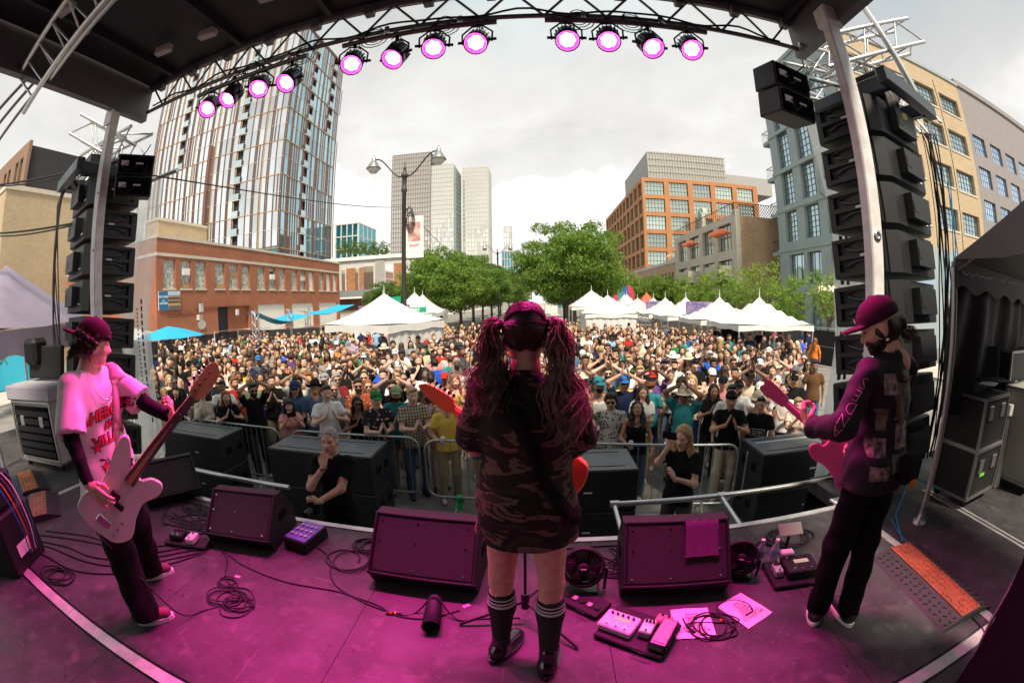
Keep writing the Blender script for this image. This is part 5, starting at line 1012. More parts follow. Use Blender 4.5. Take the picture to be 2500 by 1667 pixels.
def hand_part(kind, h=.0045):
    s = SDF(); s.k = {0: .007}      # frame: +z fingers, +y palm normal, +x thumb side
    s.cone(0, (0, 0, -.03), (0, 0, .02), .024, .026, sq=((0, 1, 0), 1.25)); s.cone(0, (.016, 0, .02), (.026, .0, .082), .018, .014, sq=((0, 1, 0), 1.3)); s.cone(0, (-.014, 0, .02), (-.026, .0, .078), .018, .013, sq=((0, 1, 0), 1.3)); s.cone(0, (0, 0, .02), (0, 0, .085), .02, .014, sq=((0, 1, 0), 1.3))
    curl = {'flat': .12, 'relax': .42, 'grip': 1.25, 'hold': .85}[kind]
    for i, (x, z, L) in enumerate(((.029, .085, .070), (.010, .090, .078), (-.010, .088, .072), (-.029, .080, .056))):
        p = V3(x, 0, z); a = curl * .5; sp = (x * .9) * (1 if kind == 'relax' else .35); r = .0095 - .0007 * i
        for j, fr in enumerate((.45, .31, .24)):
            d = V3(sp, sin(a), cos(a)); q = p + nrm(d) * L * fr; s.cone(0, p, q, r - .0008 * j, r - .0008 * (j + 1)); p = q; a += curl * (1.0 if j == 0 else .8)
    tz = {'flat': (.055, .012, .06), 'relax': (.055, .02, .055), 'grip': (.03, .045, .055), 'hold': (.04, .045, .06)}[kind]
    m = V3(.044, .012, .038); s.cone(0, (.018, .004, .008), m, .016, .012); s.cone(0, m, (tz[0], tz[1] + .006, tz[2] + .01), .0115, .0095); s.cone(0, (tz[0], tz[1] + .006, tz[2] + .01), (tz[0] - .004, tz[1] + .012, tz[2] + .034), .0095, .0075)
    return s.mesh(h)
HEADS = {(f, k): head_part(bool(f), .0102, k * .6, 1 + .08 * k) for f in (0, 1) for k in (0, 1)}
HEADL = {(f, k): head_part(bool(f), .014, k * .6, 1 + .08 * k) for f in (0, 1) for k in (0, 1)}
HANDS = {k: hand_part(k, .0085) for k in ('flat', 'relax', 'grip', 'hold')}
HANDL = {k: hand_part(k, .014) for k in ('flat', 'relax', 'grip', 'hold')}
def ik(S, W, l1, l2, pole):
    S, W = np.array(S, float), np.array(W, float); d = W - S; D = np.linalg.norm(d); u = d / D
    if D > l1 + l2 - .005: W = S + u * (l1 + l2 - .005); D = l1 + l2 - .005
    a = (l1 ** 2 - l2 ** 2 + D ** 2) / (2 * D); hh = math.sqrt(max(l1 ** 2 - a ** 2, 0)); p = np.array(pole, float); p = p - (p @ u) * u; return S + u * a + nrm(p) * hh, W
def person(sx='m', top='tee', bottom='pants', arms=None, feet=((.11, 0), (-.11, 0)), hem=.88, loose=.0, head=(0, 0), lean=0, h=.014, hh=None, heads=None, hands=None, sleeve=.62, knees=.02, belly=0., sock=None, shoe='sneaker', wr=.006, twist=0, handh=None, turn=0, seed=0, kcol=None, rollhead=0, toes=(.1, -.1), shsl=0., under=False, subs=0):
    s = SDF(); s.k = {0: .03, 1: .032, 2: .04, 3: .02, 6: .02}; fem = sx == 'f'; sw = .158 if fem else .178; A = {}
    ph = seed * 1.7
    T = Rx(-lean) @ Rz(twist)         # torso rotation about pelvis (0,0,.96)
    pv = V3(0, 0, .96); tt = lambda p: T @ (V3(*p) - pv) + pv
    tr_ = lambda g, c, r, **k: s.ell(g, tt(c), r, T, **k)
    # torso skin
    w = .93 if fem else 1.
    e_ = 0 if top in (None, 'tank') else .024; tr_(0, (0, -.005, 1.27), (.150 * w - e_, .095 - e_, .19 - e_)); tr_(0, (0, 0, 1.10), (.130 * w - e_, .09 - e_, .16)); tr_(0, (0, -.01, .97), (.150 - e_, .095 - e_, .11))
    q_ = .050 if top in (None, 'tank') else .026; s.cone(0, tt((-sw + .01, -.01, 1.432)), tt((sw - .01, -.01, 1.432)), q_, q_); s.cone(0, tt((0, -.02, 1.44)), tt((0, -.015, 1.52)), .056 - e_ * .5, .053)
    if fem:
        for x in (-1, 1): tr_(0, (x * .068, .075, 1.285), (.062, .055, .062))
    # shirt
    G = .014 + loose
    if top:
        hz = hem
        tr_(1, (0, -.002, 1.28), (.152 * w + G, .098 + G + belly * .3, .20)); tr_(1, (0, .005 + belly * .4, 1.09), (.140 * w + G + belly * .6, .098 + G + belly, .20)); tr_(1, (0, -.003, .97), (.172 * w + G + belly * .4, .122 + G + belly * .7, .18))
        s.cone(1, tt((0, 0, 1.10)), tt((0, 0, hz)), .128 * w + G, .172 * w + G * 1.4, sq=((0, 1, 0), 1.32))
        if top not in ('tank', 'crop'): s.cone(1, tt((-sw + .02, -.01, 1.432)), tt((sw - .02, -.01, 1.432)), .044 + G * .6, .044 + G * .6)
        if fem:
            for x in (-1, 1): tr_(1, (x * .068, .080, 1.285), (.066 + G * .5, .058 + G * .3, .066 + G * .5))
        s.gcut[1] = [(tt((0, 0, hz)), T @ V3(0, 0, -1))]
        if top == 'tank':
            s.gcut[1].append((tt((0, .0, 1.385)), T @ V3(0, .25, 1)))
        (s.cone(1, tt((0, -.024, 1.40)), tt((0, -.02, 1.475)), .088 + loose * .5, .070) if top != 'tank' else None); s.minus(1, tt((0, .045, 1.555 if top != 'tank' else 1.5)), (.068, .080, .082) if top != 'tank' else (.10, .1, .1)); s.noise[1] = (wr, 22, 20, 13, ph)
    # arms
    arms = arms or {}
    for sd, x in (('R', 1), ('L', -1)):
        a = arms.get(sd, {}); S = tt((x * sw, -.01, 1.43 + shsl)); W = V3(*a.get('w', (x * .25, .02, .86))); pole = a.get('pole', (x * 1.0, -.6, -.6))
        E_, W = ik(S, W, .285, .255, pole); r0, r1, r2 = (.040, .034, .023) if fem else (.047, .040, .027)
        s.cone(0, S, E_, r0, r1); s.cone(0, E_, W, r1 * 1.02, r2)
        if top in ('tee', 'dress', 'shirt'):
            d = (E_ - S); c = S + d * sleeve; s.cone(1, S - V3(0, 0, .012), S + d * min(1, sleeve + .1), .044 + G * .7, .056 + G * .95, cut=[(c, nrm(d))])
        elif top == 'long':
            s.cone(1, S - V3(0, 0, .01), E_, .047 + G * .6, .047 + G * .6); s.cone(1, E_, W, .047 + G * .6, .036 + G * .4, cut=[(W - nrm(W - E_) * .02, nrm(W - E_))])
        elif top == 'tank': s.cone(1, tt((x * .075, .06, 1.36)), tt((x * .09, -.01, 1.475)), .016, .016); s.cone(1, tt((x * .09, -.01, 1.475)), tt((x * .075, -.08, 1.36)), .016, .016)
        if under: s.k[7] = .02; s.cone(7, S, E_, .050, .048); s.cone(7, E_, W, .048, .036, cut=[(W - nrm(W - E_) * .01, nrm(W - E_))]); s.noise[7] = (.005, 30, 30, 34, ph)
        fd = nrm(a.get('d', nrm(W - E_))); pn = V3(*a.get('n', (-x, .0, 0))); pn = nrm(pn - (pn @ fd) * fd); th = np.cross(pn, fd) * 1.0
        # thumb side: right hand thumb = cross(palm normal, finger dir) sign flips for left
        tx = np.cross(fd, pn) if x > 0 else -np.cross(fd, pn)
        A[sd] = (mtx(W, tx, pn, fd), a.get('hand', 'relax'), W, E_)
    # legs
    for i, (x, (fx, fy)) in enumerate(zip((1, -1), feet)):
        H = V3(x * .088, 0, .92); K = V3((x * .088 + fx) / 2 + x * .012, fy * .5 + knees, .50); An = V3(fx, fy - .02, .10); toe = toes[i]
        fwv = V3(sin(toe), cos(toe), 0)
        if bottom == 'pants': lr = (.095, .068 + loose * .4, .062 + loose * .5)
        else: lr = (.085, .053, .036)
        if bottom in ('pants', 'wide'):
            e = .03 if bottom == 'wide' else 0
            s.cone(2, H, K, lr[0] + .0, .072 + e * .6 + loose * .3); s.cone(2, K, An + V3(0, 0, -.03), .070 + e * .6 + loose * .3, .064 + e + loose * .3, cut=[(An + V3(0, 0, -.045), V3(0, 0, -1))])
        elif bottom == 'shorts':
            c = H + (K - H) * .85; s.cone(2, H, K, .098, .088, cut=[(c, nrm(K - H))]); s.cone(0, H, K, .085, .054)
        elif bottom == 'skirt': s.cone(0, H, K, .085, .054)
        if bottom in ('shorts', 'skirt', 'bare'):
            s.cone(0, H, K, .088, .056); s.cone(0, K + V3(0, 0, .03), K + V3(0, -.012, -.16), .050, .056); s.cone(0, K + V3(0, -.012, -.12), An, .055, .034)
        s.cone(0, An, An + V3(0, 0, -.04), .036, .036)
        if sock:
            c0 = K + (An - K) * sock; s.cone(6, K + V3(0, 0, .03), K + V3(0, -.012, -.16), .061, .067, cut=[(c0, V3(0, 0, 1))]); s.cone(6, K + V3(0, -.012, -.14), An, .066, .042, cut=[(c0, V3(0, 0, 1))]); s.cone(6, An, An + V3(0, 0, -.04), .042, .042)
        r = .047 if shoe != 'boot' else .052
        B = V3(An[0], An[1], 0); s.cone(3, B + V3(0, 0, .045) - fwv * .03, B + V3(0, 0, .036) + fwv * .125, r, r * .92, cut=[(V3(0, 0, 0.004), V3(0, 0, -1)), (V3(0, 0, .085), V3(0, 0, 1))], sq=(tuple(np.cross(fwv, V3(0, 0, 1))), 1.08)); s.cone(3, B + V3(0, 0, .05) - fwv * .02, B + V3(0, 0, .085 if shoe != 'boot' else .13), .046, .044)
    if bottom in ('pants', 'shorts', 'wide'): s.ell(2, (0, -.005, .96), (.165, .115, .12)); s.gcut[2] = [(V3(0, 0, 1.03), V3(0, 0, 1))]; s.noise[2] = (wr * .9, 16, 18, 14, ph + 1)
    elif bottom == 'skirt': s.cone(2, (0, 0, 1.02), (0, 0, .60), .13, .20, sq=((0, 1, 0), 1.15)); s.gcut[2] = [(V3(0, 0, .60), V3(0, 0, -1)), (V3(0, 0, 1.03), V3(0, 0, 1))]; s.noise[2] = (wr * 1.5, 22, 22, 3, ph)
    # neck
    s.cone(0, tt((0, -.02, 1.46)), tt((0, -.005, 1.56)), .050, .050)
    body = s.mesh(h)
    HT = T @ Rz(head[0]) @ Rx(-head[1]) @ Ry(rollhead); hc = tt((0, -.005, 1.555)) + HT @ V3(0, .022, .082)
    HM = np.eye(4); HM[:3, :3] = HT; HM[:3, 3] = hc
    parts = [body, xf(heads or HEADS[(int(fem), seed % 2)], HM)]
    for sd in ('R', 'L'):
        M_, kind, W, E_ = A[sd]; q = M_.copy(); sc_ = .92 if fem else 1.02; q[:3, :3] *= sc_; parts.append(xf((hands or HANDS)[kind], q))
    return parts, HM, A
# hair and headgear in the head frame
def hair_part(kind, h=.008, seed=0):
    s = SDF(); s.k = {0: .02}; F = lambda z0=.055, y0=.05: [(V3(0, y0, z0), nrm(V3(0, 1, -.55)))]
    s.noise[0] = (.004, 90, 90, 40, seed)
    cap_ = lambda g=0, e=0: s.ell(g, (0, -.018, .034), (.084 + e, .101 + e, .100 + e), cut=F())
    if kind == 'short': cap_(); s.cone(0, (-.035, .06, .105), (.045, .07, .10), .026, .02); s.gcut[0] = [(V3(0, -.06, -.06), nrm(V3(0, .35, -1)))]
    elif kind == 'buzz': cap_(e=-.004); s.noise[0] = (.001, 90, 90, 90, 0); s.gcut[0] = [(V3(0, -.06, -.05), nrm(V3(0, .4, -1)))]
    elif kind == 'curly': cap_(e=.018); s.ell(0, (0, .03, .10), (.07, .05, .045)); s.noise[0] = (.012, 70, 70, 70, seed); s.gcut[0] = [(V3(0, -.06, -.09), nrm(V3(0, .3, -1)))]
    elif kind == 'afro': cap_(e=.045); s.noise[0] = (.016, 60, 60, 60, seed)
    elif kind in ('long', 'longwavy'):
        cap_(e=.004); e = .012 if kind == 'longwavy' else 0
        for x in (-1, 1): s.cone(0, (x * .07, -.02, .03), (x * .088, -.01, -.15), .028, .034 + e); s.cone(0, (x * .088, -.01, -.15), (x * .085, .03, -.30), .034 + e, .02)
        s.cone(0, (0, -.075, .02), (0, -.105, -.16), .065, .072, sq=((0, 1, 0), 1.9)); s.cone(0, (0, -.105, -.16), (0, -.11, -.32), .085, .06, sq=((0, 1, 0), 2.2)); s.noise[0] = (.007, 75, 60, 14 if kind == 'long' else 34, seed)
    elif kind == 'bangs':
        s.ell(0, (0, -.01, .032), (.086, .108, .10), cut=[(V3(0, .05, .03), nrm(V3(0, .8, -1)))])
        for x in (-1, 1): s.cone(0, (x * .076, .0, .03), (x * .085, .0, -.13), .028, .032)
        s.cone(0, (0, -.07, .02), (0, -.09, -.14), .07, .075, sq=((0, 1, 0), 1.6)); s.noise[0] = (.004, 90, 60, 10, seed)
    elif kind in ('pony', 'bun'):
        cap_(); s.gcut[0] = [(V3(0, -.06, -.07), nrm(V3(0, .4, -1)))]
        s2 = (0, -.13, .03); s.ell(0, s2, (.03, .03, .03)) if kind == 'pony' else s.ell(0, (0, -.115, .03), (.042, .038, .042))
    elif kind == 'bob':
        cap_(e=.006)
        for x in (-1, 1): s.cone(0, (x * .07, -.015, .03), (x * .083, -.005, -.09), .03, .034)
        s.cone(0, (0, -.07, .02), (0, -.085, -.08), .072, .075, sq=((0, 1, 0), 1.7)); s.noise[0] = (.005, 80, 60, 16, seed)
    s.cone(0, (-.048, .068, .033), (-.016, .084, .036), .0045, .005); s.cone(0, (.048, .068, .033), (.016, .084, .036), .0045, .005)
    V, Fq, m = s.mesh(h)
    if kind in ('pony',):
        t = SDF(); t.k = {0: .02}; t.noise[0] = (.005, 70, 70, 20, 0); t.cone(0, (0, -.14, .03), (0, -.15, -.08), .028, .034).cone(0, (0, -.15, -.08), (0, -.12, -.24), .034, .012); v2, f2, m2 = t.mesh(h); return np.concatenate([V, v2]), np.concatenate([Fq, f2 + len(V)]), np.concatenate([m, m2])
    return V, Fq, m
def hat_part(kind, h=.007):
    s = SDF(); s.k = {0: .006, 1: .004}
    if kind in ('cap', 'capback'):
        q = 1 if kind == 'cap' else -1
        s.ell(0, (0, -.012, .045), (.088, .106, .092), cut=[(V3(0, 0, .03), nrm(V3(0, 0, -1)))]); s.ell(0, (0, -.012 + q * .115, .038), (.074, .078, .011), rot=Rx(q * .12)); s.ell(0, (0, -.012, .138), (.01, .01, .006))
        if q < 0: s.cone(0, (-.05, .085, .045), (.05, .085, .045), .008, .008)
    elif kind == 'beanie': s.ell(0, (0, -.015, .05), (.090, .108, .10), cut=[(V3(0, .0, .022), nrm(V3(0, 0, -1)))]); s.cone(0, (0, 0, 0), (0, 0, .01), .001, .001); s.noise[0] = (.0015, 150, 150, 5, 0)
    elif kind == 'bucket': s.ell(0, (0, -.01, .05), (.092, .108, .085), cut=[(V3(0, 0, .03), V3(0, 0, -1))]); s.ell(0, (0, -.01, .03), (.135, .15, .02))
    elif kind in ('cowboy', 'straw'):
        s.ell(0, (0, -.01, .075), (.086, .104, .095), cut=[(V3(0, 0, .03), V3(0, 0, -1))]); s.ell(0, (0, -.005, .035), (.15, .19, .014)) 
        if kind == 'cowboy': s.ell(0, (.125, -.005, .05), (.055, .13, .014), rot=Ry(-.45)); s.ell(0, (-.125, -.005, .05), (.055, .13, .014), rot=Ry(.45)); s.minus(0, (0, -.0, .18), (.03, .08, .035))
    elif kind == 'flat': s.ell(0, (0, .0, .07), (.092, .125, .055), rot=Rx(-.2)); s.ell(0, (0, .095, .035), (.07, .045, .012))
    return s.mesh(h)
def glasses_mesh(dark=True):
    m = MB()
    for x in (-1, 1):
        c = Vector((x * .032, .096, .010)); m.add([c + Vector((cos(2 * pi * i / 14) * .026, -abs(cos(2 * pi * i / 14)) * .004 * (1 if x * cos(2 * pi * i / 14) > 0 else 0), sin(2 * pi * i / 14) * .019)) for i in range(14)], [tuple(range(14))], 0 if dark else 1)
        m.tube([c + Vector((cos(2 * pi * i / 14) * .026, .001, sin(2 * pi * i / 14) * .019)) for i in range(14)], .0022, 4, mi=0, closed=True); m.tube([(x * .058, .092, .014), (x * .078, .05, .014), (x * .082, -.005, .006)], .0022, 4)
    m.tube([(-.008, .1, .014), (0, .102, .016), (.008, .1, .014)], .0022, 4); return m
def beard_part(h=.007):
    s = SDF(); s.k = {0: .01}; s.noise[0] = (.003, 110, 110, 110, 0); s.ell(0, (0, .024, -.055), (.067, .075, .063), cut=[(V3(0, .05, -.03), nrm(V3(0, -.35, 1)))]); s.ell(0, (0, .05, -.088), (.036, .044, .035)); s.minus(0, (0, .095, -.06), (.022, .02, .010)); s.cone(0, (-.022, .085, -.044), (.022, .085, -.044), .006, .006); return s.mesh(h)
skinc = {'fair': (.70, .43, .32), 'light': (.62, .36, .25), 'tan': (.46, .25, .15), 'brown': (.26, .13, .08), 'dark': (.11, .06, .04)}
SK = {k: mat('skin_' + k, v, .5, noise=.12, nscale=22, bump=.12, bscale=120, spec=.4) for k, v in skinc.items()}
for m_ in SK.values(): m_.node_tree.nodes['Principled BSDF'].inputs['Subsurface Weight'].default_value = .0
LIP = mat('lips', (.33, .12, .10), .45); EYE = mat('dark_eye', (.03, .02, .018), .25)
hairc = {'black': (.012, .010, .009), 'brown': (.055, .028, .015), 'darkbrown': (.025, .014, .009), 'blond': (.38, .25, .11), 'ginger': (.22, .08, .025), 'grey': (.28, .26, .24), 'blue': (.01, .25, .55), 'pink': (.6, .08, .2), 'green': (.12, .4, .2), 'white': (.6, .58, .52)}
HC = {k: mat('hair_' + k, v, .5, noise=.35, nscale=40, spec=.35) for k, v in hairc.items()}
cl = {'black': (.009, .009, .010), 'white': (.74, .73, .70), 'grey': (.26, .26, .26), 'charcoal': (.055, .056, .06), 'navy': (.015, .025, .07), 'blue': (.03, .16, .50), 'royal': (.02, .10, .55), 'lightblue': (.28, .42, .58), 'green': (.02, .20, .06), 'sage': (.22, .27, .16), 'teal': (.03, .22, .24), 'cream': (.62, .54, .41), 'tan': (.42, .29, .17), 'red': (.45, .03, .02), 'maroon': (.16, .02, .025), 'orange': (.62, .19, .03), 'yellow': (.68, .46, .08), 'pink': (.62, .25, .25), 'purple': (.13, .06, .22), 'olive': (.13, .13, .04), 'brown': (.13, .065, .03), 'denim': (.07, .12, .20), 'lilac': (.36, .30, .50), 'mustard': (.42, .24, .05), 'khaki': (.36, .29, .18)}
CL = {k: mat('cloth_' + k, v, .85, noise=.07, nscale=9, bump=.12, bscale=70, sheen=.0, spec=.12) for k, v in cl.items()}
def patmat(name, kind, c1, c2, scale=9.):
    m = mat(name, c1, .85, spec=.2); t = m.node_tree; b = t.nodes['Principled BSDF']; tcn = t.nodes.new('ShaderNodeTexCoord')
    if kind == 'plaid':
        outs = []
        for d in ('X', 'Z'):
            w_ = t.nodes.new('ShaderNodeTexWave'); w_.bands_direction = d; w_.inputs['Scale'].default_value = scale; t.links.new(tcn.outputs['Object'], w_.inputs['Vector']); outs.append(w_.outputs['Fac'])
        a = t.nodes.new('ShaderNodeMath'); a.operation = 'ADD'; t.links.new(outs[0], a.inputs[0]); t.links.new(outs[1], a.inputs[1]); a2 = t.nodes.new('ShaderNodeMath'); a2.operation = 'MULTIPLY'; a2.inputs[1].default_value = .5; t.links.new(a.outputs[0], a2.inputs[0]); f = a2.outputs[0]; lv = [(.25, c1), (.5, tuple((x + y) / 2 for x, y in zip(c1, c2))), (.75, c2)]
    elif kind == 'stripe':
        w_ = t.nodes.new('ShaderNodeTexWave'); w_.bands_direction = 'Z'; w_.inputs['Scale'].default_value = scale; t.links.new(tcn.outputs['Object'], w_.inputs['Vector']); f = w_.outputs['Fac']; lv = [(.45, c1), (.55, c2)]
    elif kind == 'camo':
        mp = t.nodes.new('ShaderNodeMapping'); mp.inputs['Scale'].default_value = (1, 1, 2.6); t.links.new(tcn.outputs['Object'], mp.inputs[0]); w_ = t.nodes.new('ShaderNodeTexNoise'); w_.inputs['Scale'].default_value = scale; w_.inputs['Detail'].default_value = 3; w_.inputs['Distortion'].default_value = .6; t.links.new(mp.outputs[0], w_.inputs['Vector']); f = w_.outputs[0]; lv = [(.40, c1), (.415, tuple(x * .6 for x in c1)), (.55, tuple(x * .5 for x in c1)), (.56, c2), (.63, c2), (.64, c1)]
    else:
        w_ = t.nodes.new('ShaderNodeTexVoronoi'); w_.inputs['Scale'].default_value = scale * 2.4; t.links.new(tcn.outputs['Object'], w_.inputs['Vector']); f = w_.outputs['Distance']; lv = [(.28, c2), (.36, c1)]
    r = t.nodes.new('ShaderNodeValToRGB'); ramp(r, lv); t.links.new(f, r.inputs[0]); t.links.new(r.outputs[0], b.inputs['Base Color']); return m
CL.update({'plaid': patmat('cloth_plaid', 'plaid', (.10, .08, .06), (.45, .38, .28), 7), 'darkplaid': patmat('cloth_darkplaid', 'plaid', (.02, .025, .04), (.12, .13, .17), 7), 'floral': patmat('cloth_floral', 'dots', (.60, .50, .40), (.30, .10, .08), 9), 'blackfloral': patmat('cloth_blackfloral', 'dots', (.02, .02, .025), (.50, .40, .32), 7), 'paisley': patmat('cloth_paisley', 'dots', (.55, .50, .46), (.22, .20, .20), 14), 'tealprint': patmat('cloth_tealprint', 'dots', (.03, .22, .24), (.35, .5, .5), 11), 'stripe': patmat('cloth_stripe', 'stripe', (.66, .64, .60), (.10, .10, .12), 8), 'bwprint': patmat('cloth_bwprint', 'dots', (.60, .58, .52), (.05, .05, .05), 8), 'redfloral': patmat('cloth_redfloral', 'dots', (.5, .10, .04), (.65, .45, .3), 9), 'camo': patmat('cloth_camo', 'camo', (.05, .048, .03), (.13, .10, .06), 9)})
shoe_m = {'w': mat('shoe_white', (.6, .58, .54), .6), 'b': mat('shoe_black', (.02, .02, .02), .5)}
HAIR = {k: hair_part(k, .0085, i) for i, k in enumerate(('short', 'buzz', 'curly', 'long', 'longwavy', 'bangs', 'pony', 'bun', 'bob'))}
HAT = {k: hat_part(k) for k in ('cap', 'capback', 'beanie', 'bucket', 'cowboy', 'straw', 'flat')}
HAIRM = {k: np_mesh('hair', [v], [HC['brown']]) for k, v in HAIR.items()}; HATM = {k: np_mesh('hat', [v], [CL['black']]) for k, v in HAT.items()}
BEARD = np_mesh('beard', [beard_part()], [HC['brown']]); SGL = glasses_mesh().mesh('sunglasses'); sgm = mat('dark_lens', (.01, .01, .012), .12, spec=.8); SGL.materials.append(sgm); EGL = glasses_mesh(False).mesh('glasses'); EGL.materials.append(sgm); EGL.materials.append(mat('clear_lens', (.8, .85, .85), .05, alpha=.15))
# pose library: wrist targets in the person's frame (facing +Y, right = +X)
POSE = {
 'clap': {'R': dict(w=(.055, .30, 1.20), d=(-.25, .35, .9), n=(-1, 0, -.1), hand='flat', pole=(.6, -.3, -1)), 'L': dict(w=(-.055, .30, 1.20), d=(.25, .35, .9), n=(1, 0, -.1), hand='flat', pole=(-.6, -.3, -1))},
 'clap2': {'R': dict(w=(.075, .26, 1.33), d=(-.3, .2, .9), n=(-1, .1, 0), hand='flat', pole=(.9, 0, -1)), 'L': dict(w=(-.075, .26, 1.30), d=(.3, .3, .9), n=(1, .1, 0), hand='flat', pole=(-.9, 0, -1))},
 'over': {'R': dict(w=(.06, .10, 1.80), d=(-.2, .1, 1), n=(-1, 0, 0), hand='flat', pole=(1, .2, -.1)), 'L': dict(w=(-.06, .10, 1.80), d=(.2, .1, 1), n=(1, 0, 0), hand='flat', pole=(-1, .2, -.1))},
 'phone': {'R': dict(w=(.07, .34, 1.47), d=(-.2, .2, 1), n=(-.6, -1, 0), hand='hold', pole=(.6, 0, -1)), 'L': dict(w=(-.07, .33, 1.45), d=(.2, .2, 1), n=(.6, -1, 0), hand='hold', pole=(-.6, 0, -1))},
 'cup': {'R': dict(w=(.16, .27, 1.13), d=(-.3, .8, .4), n=(-1, 0, 0), hand='grip', pole=(.5, -.5, -1)), 'L': dict(w=(-.24, .05, .86), n=(1, 0, 0), hand='relax')},
 'down': {'R': dict(w=(.255, .04, .87), n=(-1, 0, 0)), 'L': dict(w=(-.255, .02, .87), n=(1, 0, 0))},
 'fold': {'R': dict(w=(-.10, .20, 1.17), d=(-1, .1, .1), n=(0, -1, 0), hand='relax', pole=(.8, .2, -1)), 'L': dict(w=(.10, .235, 1.13), d=(1, .1, .1), n=(0, -1, 0), hand='relax', pole=(-.8, .2, -1))},
 'mouth': {'R': dict(w=(.05, .17, 1.44), d=(-.3, -.2, 1), n=(-.3, -1, 0), hand='hold', pole=(.6, .2, -1)), 'L': dict(w=(.06, .22, 1.15), d=(1, 0, .1), n=(0, -1, 0), hand='relax', pole=(-.8, 0, -1))},
 'raise': {'R': dict(w=(.22, .18, 1.88), d=(0, .1, 1), n=(0, 1, 0), hand='relax', pole=(1, .1, -.3)), 'L': dict(w=(-.2, .16, 1.0), n=(1, 0, 0), hand='relax')},
}
